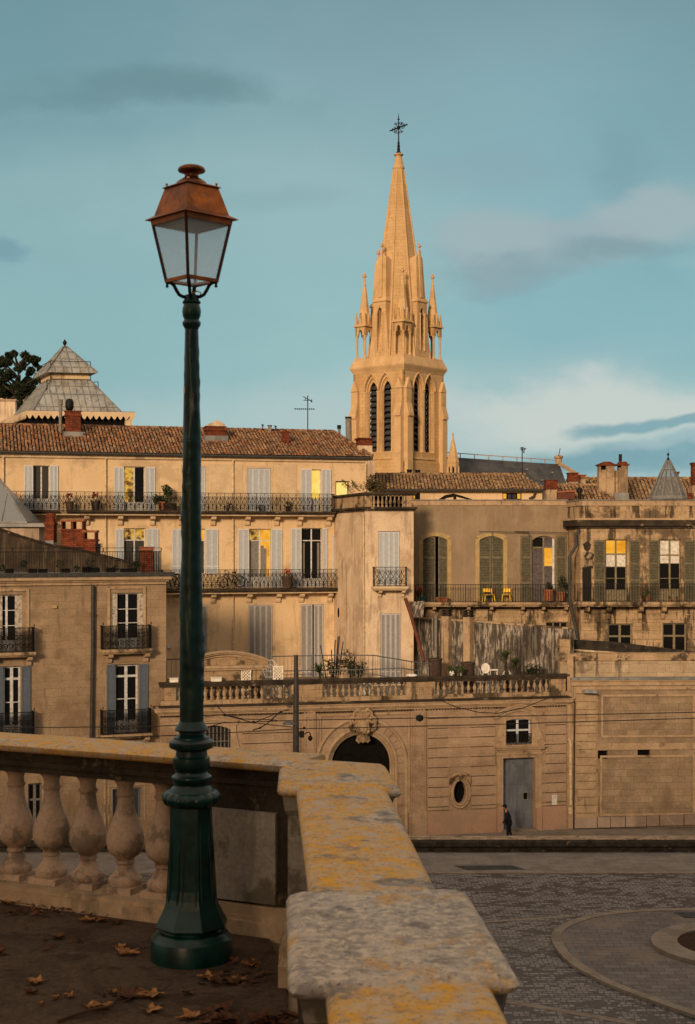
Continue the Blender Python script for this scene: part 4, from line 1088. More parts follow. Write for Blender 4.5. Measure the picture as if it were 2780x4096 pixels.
        m.loops([[P.P(uc - 1.1, ze - .05, .12), P.P(uc + 1.1, ze - .05, .12), P.P(uc + 1.1, ze - .05, -2.6), P.P(uc - 1.1, ze - .05, -2.6)],
                 [P.P(uc - 1.1, ze + .1, .12), P.P(uc + 1.1, ze + .1, .12), P.P(uc + 1.1, ze + .1, -2.6), P.P(uc - 1.1, ze + .1, -2.6)],
                 [P.P(uc - .86, ze + .55, -.16), P.P(uc + .86, ze + .55, -.16), P.P(uc + .86, ze + .55, -2.6), P.P(uc - .86, ze + .55, -2.6)],
                 [P.P(uc - .66, zt_ - .1, -.46), P.P(uc + .66, zt_ - .1, -.46), P.P(uc + .60, zt_ - .45, -3.0), P.P(uc - .60, zt_ - .45, -3.0)],
                 [P.P(uc - .26, zt_ + .35, -.5), P.P(uc + .26, zt_ + .35, -.5), P.P(uc + .20, zt_ - .25, -3.0), P.P(uc - .20, zt_ - .25, -3.0)]], True)
        m.loops([[P.P(uc - .30, ze + .5, .0), P.P(uc + .30, ze + .5, .0), P.P(uc + .22, ze + .5, -.5), P.P(uc - .22, ze + .5, -.5)],
                 [P.P(uc - .17, zt_ + .9, -.36), P.P(uc + .17, zt_ + .9, -.36), P.P(uc + .16, zt_ + .9, -.66), P.P(uc - .16, zt_ + .9, -.66)]], True)
        pf = P.P(uc, 0, -.5); finial(m, (pf.x, pf.y), zt_ + .85, .9)
        m.build('lucarne_roof', 'tower_trim', o)
    for i, d in enumerate(dirs):
        c = C + d * Rb * .755 ; e = (d.x, d.y); q2 = (-d.y, d.x)
        d1 = Vector((math.cos(th), math.sin(th))); 
        ax = (dirs[0] + dirs[1]).normalized(); ay = (dirs[1] + dirs[2]).normalized()
        hw = .82
        zc0, zc1, zr = Zt(1005), Zt(765), Zt(675)
        m = MB()
        def sq(h, z, cc=c): return [(*(cc + ax * a * h + ay * b * h), z) for a, b in ((-1, -1), (1, -1), (1, 1), (-1, 1))]
        m.loops([sq(hw + .12, Zt(1030)), sq(hw + .12, Zt(1010)), sq(hw, Zt(1000))], True)
        for a in (-1, 1):
            for b in (-1, 1):
                p = c + ax * a * (hw - .16) + ay * b * (hw - .16)
                m.lathe([(.22, zc0), (.22, zc0 + .15), (.13, zc0 + .35), (.12, zc1 - .4), (.2, zc1 - .1), (.22, zc1)], (p.x, p.y), 8)
        pin = m.build('pinnacle', 'tower_trim', t)
        m = MB()
        for nn, tt in ((ax, ay), (ay, ax), (-ax, ay), (-ay, ax)):
            P = Plane(c + nn * hw - tt * hw, c + nn * hw + tt * hw)
            if P.n.dot(nn) < 0: P = Plane(c + nn * hw + tt * hw, c + nn * hw - tt * hw)
            P.extr(m, [(0, zc1), (.5, zc1)] + [(hw + .34 * math.cos(math.pi * a / 6 + math.pi), zc1 + .75 * math.sin(math.pi * a / 6)) for a in range(1, 6)] + [(2 * hw - .5, zc1), (2 * hw, zc1), (2 * hw, zr), (0, zr)], -.22, 0)
            P.extr(m, [(hw - .34, zr), (hw + .34, zr), (hw, Zt(530))], -.3, .06)
        for a in (-1, 1):
            for b in (-1, 1):
                p = c + ax * a * (hw - .1) + ay * b * (hw - .1); z0 = zr + .1
                m.loops([sq(.17, z0, p), sq(.03, Zt(535), p)], True)
        m.loops([sq(hw + .2, zr - .02), sq(hw + .2, zr + .10), sq(hw - .02, zr + .35)], True)
        m.build('canopy', 'tower_stone', pin)
        m = MB(); z9 = Zt(240)
        m.lathe([(hw * 1.02, zr + .3), (.20, z9), (.24, z9 + .05), (.15, z9 + .2), (.11, Zt(195))], (c.x, c.y), 8, rot=th + math.pi / 8); finial(m, (c.x, c.y), Zt(195), .95)
        m.build('spirelet', 'tower_trim', pin)
church_tower()

# ------------------------------------------------------------------ unseen row of tall plane trees added behind the photographer to block the low sun, so the terrace and the street below lie in their soft shade
def shade_plane_trees():
    rnd = random.Random(3); x0, y0 = -66, -24; t = thing('shade_plane_tree', 'tall unseen plane tree added for shade, first at the far end of the promenade row', 'tree', (x0, y0, 0), 'unseen plane trees added for shade along the promenade')
    m = MB(); m.tube([(x0, y0, -.02), (x0, y0, .8), (x0 + .2, y0, 5), (x0, y0 + .2, 10)], [.5, .38, .3, .2], 12)
    for k in range(9):
        a = k * .7 + rnd.random(); d = Vector((math.cos(a), math.sin(a), 0)); b = Vector((x0, y0, 4 + .45 * k)); m.tube([b, b + d * 2.4 + Vector((0, 0, 1.5)), b + d * 4.2 + Vector((0, 0, 2.6))], [.16, .10, .04], 6)
    m.build('trunk', 'bark', t, smooth=50)
    m = MB()
    for _ in range(75):
        a = rnd.uniform(0, 6.28); q = 5.2 * math.sqrt(rnd.random()); c = Vector((x0 + q * math.cos(a), y0 + q * math.sin(a) * .8, 12.4 + rnd.uniform(-6.6, 6.4) * math.sqrt(max(.1, 1 - (q / 5.6) ** 2)))); leaf_clump(m, c, rnd.uniform(1.0, 1.6), 62, .33, rnd)
    m.build('crown', 'autumn_foliage', t)
    names = ('second', 'third', 'fourth', 'fifth', 'sixth', 'seventh', 'eighth', 'ninth', 'tenth')
    for k in range(1, 10): dup(t, (x0 + 8.0 * k, y0 + rnd.uniform(-1, 1), 0), rnd.uniform(0, 6.28), 'tall unseen plane tree added for shade, %s from the far end of the promenade row' % names[k - 1])
shade_plane_trees()
# ------------------------------------------------------------------ helpers for houses
def chimney(P, roof, v, x0, y0, x1, y1, w=0.0, d=.9, mat='brick_red', flash=None, cap=None, capmat='brick_red', over=.07, down=.6, pots=0, potmat='terracotta', hollow=0):
    u0, u1, z0, z1 = P.rect(v, x0, y0, x1, y1, w)
    m = MB(); zt = z1 - (cap or 0)
    if hollow:      # openings under the cap slab
        zo = z1 - hollow - .12
        P.box(m, u0, u1, z0 - down, zo, w - d, w); n = max(1, round((u1 - u0) / .62))
        for i in range(n + 1):
            u = u0 + (u1 - u0) * i / n; P.box(m, max(u0, u - .07), min(u1, u + .07), zo, z1 - .12, w - d, w)
        P.box(m, u0 - .06, u1 + .06, zo - .12, zo - .02, w - d - .05, w + .05)
        o = m.build('chimney', mat, roof); m = MB()
        P.box(m, u0 - .05, u1 + .05, z1 - .12, z1 - .04, w - d - .04, w + .04); 
        for i in range(n * 2): 
            a = u0 - .06 + (u1 - u0 + .12) * i / (n * 2); P.box(m, a + .01, a + (u1 - u0 + .12) / (n * 2) - .01, z1 - .04, z1, w - d - .06, w + .06)
        m.build('cap', 'terracotta', o); return o
    P.box(m, u0, u1, z0 - down, zt, w - d, w)
    o = m.build('chimney', mat, roof)
    if cap:
        m = MB(); P.box(m, u0 - over, u1 + over, zt + .001, zt + cap * .35, w - d - over, w + over)
        P.box(m, u0 - over * .2, u1 + over * .2, zt + cap * .35, z1 - .05, w - d - over * .2, w + over * .2); P.box(m, u0 - over, u1 + over, z1 - .05, z1, w - d - over, w + over)
        m.build('cap', capmat, o)
    if flash:
        zf = P.uz(v, x0, flash, w)[1]; m = MB(); P.box(m, u0 - .03, u1 + .03, z0 - down, zf, w - d - .03, w + .03); P.box(m, u0 - .15, u1 + .15, z0 - down, z0 + .1, w - d, w + .22); m.build('flashing', 'zinc', o)
    for i in range(pots):
        u = u0 + (u1 - u0) * (i + .5) / pots; c = P.P(u, 0, w - d / 2); m = MB()
        m.lathe([(.11, z1), (.13, z1 + .04), (.10, z1 + .08), (.10, z1 + .42), (.13, z1 + .45), (.13, z1 + .5)], (c.x, c.y), 12); m.build('chimney_pot', potmat, o, smooth=40)
    return o
def downpipe(P, b, pts, r=.055, w=.10, mat='pipe_cream', v=None, name='drainpipe'):
    m = MB(); q = [P.P(*P.uz(v, x, y, w), w) for x, y in pts]; m.tube(q, r, 8)
    for i in range(len(q) - 1):
        L = (q[i + 1] - q[i]).length; n = int(L / 2.0)
        for k in range(n): c = q[i].lerp(q[i + 1], (k + .5) / n); m.tube([c - Vector((0, 0, .04)), c + Vector((0, 0, .04))], r * 1.35, 8)
    return m.build(name, mat, b, smooth=50)
def mould(P, m, u0, u1, prof):      # prof: list of (z0, z1, out); runs along the front
    for i, (z0, z1, w) in enumerate(prof): P.box(m, u0 - w * .9, u1 + w * .9, z0, z1, -.05 - i * .003, w)

# ------------------------------------------------------------------ cream apartment building across the street
PC = Plane.of(0, 88.5, 335, 94)
def cream_building():
    P = PC; t = thing('apartment_building', 'long cream rendered apartment building with red barrel tile roof and two scrolled iron balconies', 'building', P.P(12, -6.5, 0))
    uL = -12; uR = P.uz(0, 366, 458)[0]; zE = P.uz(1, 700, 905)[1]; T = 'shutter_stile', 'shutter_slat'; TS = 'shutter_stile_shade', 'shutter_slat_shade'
    # top storey
    window(P, t, 1, 232, 985, 348, 1300, panel=1215, glass='grey_glass')
    shutter(P, t, 1, 170, 985, 232, 1300, T); shutter(P, t, 1, 349, 985, 408, 1300, T)
    window(P, t, 1, 868, 992, 1016, 1305, panel=1240, glass=[['painted_sunset_cloudy', 'dark_glass']], rows=(), label='french window with the sunset reflection painted in its left pane')
    shutter(P, t, 1, 798, 995, 868, 1305, T); shutter(P, t, 1, 1018, 998, 1088, 1305, T)
    P.holes.append(arc_top(*P.rect(1, 1283, 995, 1442, 1308), 0)); shutter(P, t, 1, 1285, 997, 1440, 1306, T, leaves=4, w=-.08)
    P.holes.append(arc_top(*P.rect(2, 330, 478, 496, 780), 0)); shutter(P, t, 2, 332, 480, 494, 779, T, leaves=4, w=-.08)
    window(P, t, 2, 783, 487, 850, 780, panel=690, glass='painted_sunset_gold', cols=1, label='lit golden window with painted sunset reflection beside a half open shutter')
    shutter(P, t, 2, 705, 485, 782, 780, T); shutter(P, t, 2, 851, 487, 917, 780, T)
    window(P, t, 2, 950, 568, 1046, 676, frame='pipe_grey', glass='painted_sunset_gold', cols=1, ft=.09, label='small lit golden window with painted sunset reflection')
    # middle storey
    window(P, t, 1, 868, 1425, 1018, 1720, rows=(1508,), glass=[['painted_sunset_cloudy', 'painted_sunset_cloudy'], ['grey_glass', 'grey_glass']], label='window with painted sunset reflection in its upper panes')
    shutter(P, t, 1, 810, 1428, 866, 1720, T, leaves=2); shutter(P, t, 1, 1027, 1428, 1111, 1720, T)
    window(P, t, 1, 262, 1400, 318, 1720, rows=(1465, 1485), glass='painted_sunset_amber', cols=1, label='narrow amber lit window with painted sunset reflection beside the round topped chimney'); shutter(P, t, 1, 320, 1400, 380, 1720, T)
    window(P, t, 1, 1288, 1428, 1438, 1745, rows=(1510,), glass=[['painted_sunset_amber', 'painted_sunset_amber'], ['grey_glass', 'grey_glass']])
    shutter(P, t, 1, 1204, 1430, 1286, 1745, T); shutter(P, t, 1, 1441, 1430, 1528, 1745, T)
    window(P, t, 2, 345, 903, 495, 1312, rows=(985,), panel=1240, glass=[['painted_sunset_cloudy', 'painted_sunset_amber'], ['curtain', 'painted_sunset_amber']], label='window with painted sunset reflection in its panes and a grey curtain')
    m = MB(); a = P.uz(2, 440, 1020)[0]; P.box(m, *P.rect(2, 428, 1040, 470, 1240), -.215, -.205); P.box(m, *P.rect(2, 428, 1020, 452, 1060), -.216, -.206); m.build('curtain', 'curtain', t)
    shutter(P, t, 2, 266, 905, 343, 1315, T); shutter(P, t, 2, 498, 905, 574, 1315, T)
    window(P, t, 2, 712, 898, 856, 1312, rows=(985,), panel=1250, glass='dark_glass')
    m = MB()
    for x0, x1 in ((724, 738), (826, 842)): P.box(m, *P.rect(2, x0, 1000, x1, 1250), -.215, -.205)
    m.build('curtain', 'curtain', t)
    shutter(P, t, 2, 636, 900, 710, 1312, T); shutter(P, t, 2, 858, 898, 891, 1312, T, leaves=1)
    shutter(P, t, 2, 928, 944, 964, 1250, T, leaves=1)
    # lower storey behind the terrace
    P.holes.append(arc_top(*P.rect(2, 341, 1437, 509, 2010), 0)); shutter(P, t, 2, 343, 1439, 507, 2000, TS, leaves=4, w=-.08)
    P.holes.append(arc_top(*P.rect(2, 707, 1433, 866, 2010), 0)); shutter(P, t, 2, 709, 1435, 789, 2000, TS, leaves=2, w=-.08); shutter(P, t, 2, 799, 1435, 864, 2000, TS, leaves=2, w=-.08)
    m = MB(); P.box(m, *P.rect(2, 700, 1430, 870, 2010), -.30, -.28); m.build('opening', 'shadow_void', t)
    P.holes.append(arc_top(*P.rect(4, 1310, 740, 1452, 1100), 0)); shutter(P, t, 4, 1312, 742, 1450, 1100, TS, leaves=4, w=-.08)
    window(P, t, 2, 960, 1600, 992, 1990, cols=1, glass='grey_glass', rows=(1700, 1800))
    m = MB(); P.wall(m, [(uL, STREET), (uR, STREET), (uR, zE), (uL, zE)], 9); m.build('wall', 'cream_render', t)
    # raised flat surrounds round the openings
    def surround(v, x0, y0, x1, y1, k=.16, ww=.02):
        m = MB(); u0, u1, z0, z1 = P.rect(v, x0, y0, x1, y1); P.box(m, u0 - k, u0, z0, z1 + k, 0, ww); P.box(m, u1, u1 + k, z0, z1 + k, 0, ww); P.box(m, u0, u1, z1, z1 + k, 0, ww); m.build('surround', 'cream_trim', t)
    for q in ((2, 330, 478, 496, 780), (2, 341, 1437, 509, 2000), (2, 707, 1433, 866, 2000), (4, 1310, 740, 1452, 1100), (1, 1283, 995, 1442, 1308)): surround(*q)
    for q in ((2, 525, 450, 678, 790), (2, 64, 450, 300, 790)): 
        u0, u1, z0, z1 = P.rect(*q); m = MB(); P.box(m, u0, u1, z0, z1, 0, .03); m.build('render_panel', 'cream_trim', t)
    # eaves, cornice and gutter
    m = MB(); P.box(m, uL, uR + .1, zE - .28, zE - .12, 0, .14); P.box(m, uL, uR + .2, zE - .12, zE + .02, -.02, .26); m.build('cornice', 'cream_trim', t)
    m = MB(); m.tube([P.P(uL, zE + .02, .42), P.P(uR + .35, zE - .02, .42)], .075, 8); m.build('gutter', 'gutter', t)
    # roof
    ur = P.uz(0, 332.7, 432.8, -4.4)[0]; zr = 9.86; w0, w1 = .42, -4.4
    m = MB()
    roof_field(m, P, (uL, uR + .3), None, (w0, w1), clip=None) if False else None
    L = lambda u, tt: u < (uR + .35) + (ur - uR - .35) * tt
    roof_field(m, P, (uL, uR + .35), (zE + .06, zr), (w0, w1), clip=L, seed=4)
    m.raw([P.P(uL, zE + .02, w0), P.P(uR + .3, zE + .02, w0), P.P(ur, zr - .04, w1), P.P(uL, zr - .04, w1)], [(0, 1, 2, 3)], .02)
    m.raw([P.P(uR + .3, zE + .02, w0), P.P(ur, zr - .04, w1), P.P(uR + .3, zE + .02, -9.2)], [(0, 1, 2)], .3)
    m.raw([P.P(uL, zr - .04, w1), P.P(ur, zr - .04, w1), P.P(uR + .3, zE + .02, -9.2), P.P(uL, zE + .02, -9.2)], [(0, 1, 2, 3)], .3)
    rnd = random.Random(9)
    u = uL
    while u < ur - .1:        # ridge capping
        m.tube([P.P(u, zr + .05, w1), P.P(u + .42, zr + .03, w1)], [.12, .10], 8); m.t[-10:] = [rnd.uniform(.1, .9)] * 10; u += .38
    n = 14
    for i in range(n):        # hip capping
        f0, f1 = i / n, (i + 1.1) / n; g = lambda f: P.P(ur + (uR + .3 - ur) * f, zr + .06 + (zE + .1 - zr) * f, w1 + (w0 - w1) * f)
        m.tube([g(f0), g(f1)], [.10, .13], 8); m.t[-10:] = [rnd.uniform(.1, .9)] * 10
    roof = m.build('roof', 'roof_tiles_red', t)
    chimney(P, roof, 1, 462, 600, 566, 760, -2.6, .8, 'brick_red', flash=760, cap=.35, down=.7)
    chimney(P, roof, 2, 46, 183, 178, 262, -2.2, .9, 'brick_red', flash=262, cap=.3, down=.7)
    m = MB(); u0, u1, z0, z1 = P.rect(2, 48, 140, 176, 183, -2.2); z0 -= .02
    P.extr(m, [(u0, z0), (u1, z0), (u1, z1 - .25), ((u0 + u1) / 2 + .1, z1), (u0 + .05, z1 - .3)], -3.0, -2.25); m.build('chimney_hood', 'pale_render', roof)
    chimney(P, roof, 2, 582, 218, 625, 355, -1.6, .5, 'brick_red', flash=355, down=.5)
    # stack at the right end with pot and pale shaft
    chimney(P, roof, 2, 1117, 318, 1208, 640, -.6, .9, 'pale_render', down=.2)
    chimney(P, roof, 2, 1118, 265, 1207, 318, -.58, .94, 'brick_red', cap=.12, over=.09, down=.0)
    # round cowl and flue behind the first chimney
    m = MB(); c = at(1, 424, 770, 92); m.tube([at(1, 424, 790, 92.5), at(1, 424, 525, 92.5)], .11, 10); m.tube([at(1, 424, 560, 92.5), at(1, 424, 522, 92.5)], .15, 10); m.build('flue_pipe', 'pipe_grey', roof, smooth=40)
    m = MB(); c = at(1, 487, 560, 93); a = [(.01, -.42), (.20, -.36), (.28, -.15), (.28, .15), (.20, .36), (.01, .42)]
    m.lathe([(r, c.z + z) for r, z in a], (c.x, c.y), 14); m.tube([c - Vector((0, 0, .4)), c - Vector((0, 0, 1.1))], .12, 8); m.build('chimney_cowl', 'iron', roof, smooth=60)
    # skylight and slates patch at the left edge
    # drain pipes
    for v, x, ya, yb in ((1, 24, 915, 1170), (1, 741, 925, 1745), (2, 232, 410, 1920)):
        yb2 = yb; downpipe(P, t, [(x, ya), (x, yb2)], v=v)
    downpipe(P, t, [(1172, 430), (1160, 460), (1160, 640)], v=2, r=.07)
    # balconies: one long slab per storey
    balcony(P, t, 1, 40, 1172, 1700, 1300, 1335, .85, brackets=(), pitch=.50, sides=False, slab='dark_ledge') if False else None
    def long_balcony(va, xa, ya, vb, xb, yr, ys, yb, bx, dep=.85, bh=.62):
        u0 = P.uz(va, xa, ya, dep)[0]; u1 = P.uz(vb, xb, yr, dep)[0]; um = xb - 40
        zr_, zt, zb = (P.uz(vb, um, y, dep)[1] for y in (yr, ys, yb)); th = zt - zb
        m = MB(); P.box(m, u0, u1 + .06, zt - th * .42, zt, 0, dep + .08); P.box(m, u0, u1, zb + th * .25, zt - th * .42, 0, dep); o = m.build('balcony', 'dark_ledge', t)
        m = MB(); P.box(m, u0, u1 - .03, zb, zb + th * .25, 0, dep - .06); m.build('slab_edge', 'cream_trim', o)
        r = MB(); scroll_rail(P, r, u0, u1, zt, zr_, dep, .52, sides=dep); r.build('railing', 'iron', o)
        for (v, x) in bx: k = MB(); console(P, k, P.uz(v, x, yb)[0], zb, bh, dep * .72, .30); k.build('bracket', 'cream_trim', o)
    long_balcony(1, -500, 1172, 2, 945, 658, 782, 815, [(1, 372), (1, 605), (1, 840), (1, 1065), (1, 1268), (1, 1490), (2, 328), (2, 533), (2, 694), (2, 896)])
    long_balcony(4, 1140, 505, 2, 974, 1185, 1318, 1352, [(4, 1265), (4, 1490), (2, 340), (2, 545), (2, 705), (2, 905)])
    # vine on the wires above the corner
    m = MB(); rnd = random.Random(2)
    for _ in range(26):
        p = P.P(*P.uz(2, rnd.uniform(1000, 1160), rnd.uniform(565, 630), .3), .3); leaf_clump(m, p, .12, 5, .07, rnd)
    m.build('climbing_plant', 'dry_foliage', t)
    # small white lamp box on the wall beside the stone building
    m = MB(); u0, u1, z0, z1 = P.rect(4, 1170, 1015, 1198, 1035); P.box(m, u0, u1, z0, z1, .0, .2); m.build('wall_light', 'white_paint', t)
cream_building()

# ------------------------------------------------------------------ projecting bay with roof balustrade
PDs = Plane.of(334, 94, 365, 87.5); PDf = Plane.of(365, 87.5, 414.6, 87.9)
def bay_building():
    t = thing('corner_bay', 'tall pale rendered corner bay with dark roof balustrade and one small iron balcony', 'building', PDf.P(1.5, -6.5, -2))
    P = PDf; T = 'shutter_stile', 'shutter_slat'
    P.holes.append(arc_top(*P.rect(2, 1250, 920, 1400, 1300), 0)); shutter(P, t, 2, 1252, 924, 1398, 1298, T, leaves=4, w=-.08)
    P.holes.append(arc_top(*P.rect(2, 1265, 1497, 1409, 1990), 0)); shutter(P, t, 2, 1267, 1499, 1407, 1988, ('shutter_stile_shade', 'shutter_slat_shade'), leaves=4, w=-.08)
    zt = P.uz(2, 1300, 775)[1]; u1 = P.uz(2, 1497, 700)[0]
    m = MB(); P.wall(m, [(0, STREET), (u1, STREET), (u1, zt), (0, zt)], 6); m.build('wall', 'pale_render', t)
    Ls = (PDs.P(0, 0, 0) - PDf.P(0, 0, 0)).length
    m = MB(); PDs.wall(m, [(0, STREET), (Ls, STREET), (Ls, zt), (0, zt)], 1.0); m.build('side_wall', 'pale_render', t)
    zc = P.uz(2, 1300, 648)[1]
    # cornice, parapet dies, coping
    m = MB()
    for Q, a, b in ((P, 0, u1), (PDs, 0, Ls)):
        Q.box(m, a - .12, b + .12, zt, zt + .10, -.3, .16); Q.box(m, a - .2, b + .2, zt + .10, zt + .22, -.301, .26)
    m.build('cornice', 'dark_ledge', t)
    m = MB(); zb = zt + .22
    for Q, a, b in ((P, 0, u1), (PDs, 0, Ls)): Q.box(m, a - .18, b + .18, zc - .12, zc, -.30, .12); Q.box(m, a - .14, b + .14, zc - .18, zc - .12, -.28, .06)
    m.build('coping', 'dark_ledge', t)
    m = MB()
    P.box(m, 0, P.uz(2, 1207, 700)[0], zb, zc - .18, -.26, 0); P.box(m, P.uz(2, 1440, 700)[0], u1, zb, zc - .18, -.26, .0)
    PDs.box(m, 0, Ls, zb, zc - .18, -.26, 0); m.build('parapet', 'weathered_stone', t)
    n = 8; ua, ub = P.uz(2, 1207, 700)[0], P.uz(2, 1440, 700)[0]; H = zc - .18 - zb
    for i in range(n):
        u = ua + (ub - ua) * (i + .5) / n; c = P.P(u, 0, -.12); m = MB()
        m.lathe([(.09, zb), (.09, zb + .06), (.05, zb + H * .18), (.10, zb + H * .38), (.09, zb + H * .5), (.045, zb + H * .72), (.04, zb + H * .85), (.085, zc - .20), (.085, zc - .18)], (c.x, c.y), 10); m.build('baluster', 'weathered_stone', t, smooth=40)
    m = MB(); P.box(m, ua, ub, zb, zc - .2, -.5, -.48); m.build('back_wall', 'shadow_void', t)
    balcony(P, t, 2, 1222, 1170, 1450, 1307, 1335, .75, brackets=(1257, 1418), bh=.42, pitch=.62, slab='cream_trim', bw=.2)
    downpipe(P, t, [(1147, 800), (1150, 1760), (1150, 1960)], v=2, r=.045, w=.06)
    # little oval vent on the side
    m = MB(); u, z = PDs.uz(2, 972, 1490); m.loops([[PDs.P(u + .16 * math.cos(a * math.pi / 6), z + .32 * math.sin(a * math.pi / 6), w) for a in range(12)] for w in (.0, .03)], True); m.build('vent', 'shadow_void', t)
    # rust streaked pipe leaning at the right edge
    m = MB(); m.tube([at(3, 28, 925, 87), at(3, 60, 1020, 87), at(3, 128, 1265, 86)], .11, 8); m.build('rusty_pipe', 'rust', t, smooth=50)
    m = MB(); rnd = random.Random(12)
    for x, y, r in ((1200, 560, .35), (1225, 590, .4), (1190, 600, .3), (1215, 620, .3), (1245, 610, .35), (1280, 610, .3)): leaf_clump(m, at(2, x, y, 88.4), r, 50, .11, rnd)
    m.build('roof_plants', 'dry_foliage', t)
    chimney(P, t, 2, 1180, 425, 1226, 640, -1.2, .5, 'pale_render', down=.3)
bay_building()

# ------------------------------------------------------------------ tan building and the weathered stone building right of it
PE = Plane.of(413, 91.5, 568, 91.5); PFs = Plane.of(567.5, 91.5, 580.5, 88.5); PF = Plane.of(580.5, 88.5, 712, 88.5)
def tan_building():
    P = PE; t = thing('tan_house', 'tan rendered building with arched olive shutters above a plain barred balcony', 'building', P.P(5, -8, -3))
    G = 'green_shutter', 'green_slat'; uR = P.uz(3, 899, 600)[0]
    def arched(x0, x1, y0, y1, rise):
        u0, u1, z0, z1 = P.rect(3, x0, y0, x1, y1); P.holes.append(arc_top(u0, u1, z0, z1, rise)); return u0, u1, z0, z1
    surr = []
    a = arched(122, 253, 594, 950, .26); surr.append(a)
    shutter(P, t, 3, 120, 594, 190, 950, G, leaves=1, w=-.12, slats=.17, st=.09, rails=(0, .3, .68, 1)); shutter(P, t, 3, 204, 594, 256, 950, G, leaves=1, w=-.12, slats=.17, st=.09, rails=(0, .3, .68, 1))
    a = arched(425, 552, 594, 950, .26); surr.append(a)
    shutter(P, t, 3, 423, 594, 488, 950, G, leaves=1, w=-.12, slats=.17, st=.09, rails=(0, .3, .68, 1)); shutter(P, t, 3, 489, 594, 555, 950, G, leaves=1, w=-.12, slats=.17, st=.09, rails=(0, .3, .68, 1))
    window(P, t, 3, 706, 592, 832, 950, 'olive_frame', [['dark_glass', 'violet_curtain'], ['violet_curtain', 'painted_sunset_amber'], ['violet_curtain', 'violet_curtain']], rows=(655, 755), rise=.3, ft=.07)
    m = MB(); P.box(m, *P.rect(3, 815, 605, 826, 940), -.12, -.06); m.build('door_edge', 'white_paint', t)
    shutter(P, t, 3, 642, 592, 704, 950, G, leaves=1, slats=.17, st=.09, rails=(0, .3, .68, 1)); shutter(P, t, 3, 833, 590, 890, 950, G, leaves=1, slats=.17, st=.09, rails=(0, .3, .68, 1))
    zt = P.uz(3, 500, 404)[1]
    # lower small window
    m = MB(); zl = P.uz(3, 500, 985)[1]; wx = P.rect(3, 782, 1055, 896, 1092)
    for a, b, c, d in ((0, wx[0] - .05, STREET, zl), (wx[1] + .05, uR, STREET, zl), (wx[0] - .05, wx[1] + .05, wx[3] + .05, zl)): P.box(m, a, b, c, d, 0, .05)
    m.build('lower_masonry', 'sooty_stone', t)
    window(P, t, 3, 782, 1055, 896, 1092, 'olive_frame', 'dark_glass', cols=3)
    m = MB(); P.wall(m, [(0, STREET), (uR, STREET), (uR, zt - .3), (0, zt - .3)], 10); m.build('wall', 'tan_render', t)
    for u0, u1, z0, z1 in surr:
        m = MB(); P.box(m, u0 - .26, u0, z0, z1 - .2, 0, .03); P.box(m, u1, u1 + .26, z0, z1 - .2, 0, .03)
        inner = arc_top(u0, u1, z0, z1, .26)[2:]; k = len(inner)
        for i in range(k - 1):
            (ua, za), (ub, zb) = inner[i], inner[i + 1]; uc = (u0 + u1) / 2
            f = lambda u, z: (uc + (u - uc) * 1.28, z + .24 + (.0 if z > z1 - .25 else 0))
            P.extr(m, [(ua, za), (ub, zb), f(ub, zb), f(ua, za)], 0, .032)
        m.build('surround', 'ochre_stone', t)
    m = MB(); P.box(m, 0, uR, zt - .3, zt + .02, -.3, .05); m.build('parapet_band', 'cut_stone', t)
    m = MB(); P.box(m, -.02, uR, zt + .021, zt + .07, -.4, .12); m.build('flashing', 'zinc', t)
    # awning poles above the windows
    m = MB(); m.tube([P.P(*P.uz(3, 420, 569, .3), .3), P.P(*P.uz(3, 690, 574, .3), .3)], .022, 6); m.tube([P.P(*P.uz(3, 612, 568, .32), .32), P.P(*P.uz(3, 900, 577, .32), .32)], .022, 6)
    for x in (492, 688): m.tube([P.P(*P.uz(3, x, 571, .3), .3), P.P(*P.uz(3, x, 598, .3), .3)], .02, 6)
    m.build('awning_pole', 'gutter', t)
    # balcony
    balcony(P, t, 3, 84, 852, 965, 948, 972, 1.0, 'bars', brackets=(180, 362, 484, 650, 760, 880), bh=.55, rail='iron', slab='weathered_stone', pitch=.16, brk='cut_stone', bw=.2, sides=False)
    downpipe(P, t, [(878, 505), (878, 545), (905, 560)], v=3, r=.09, w=.15, mat='gutter')
tan_building()
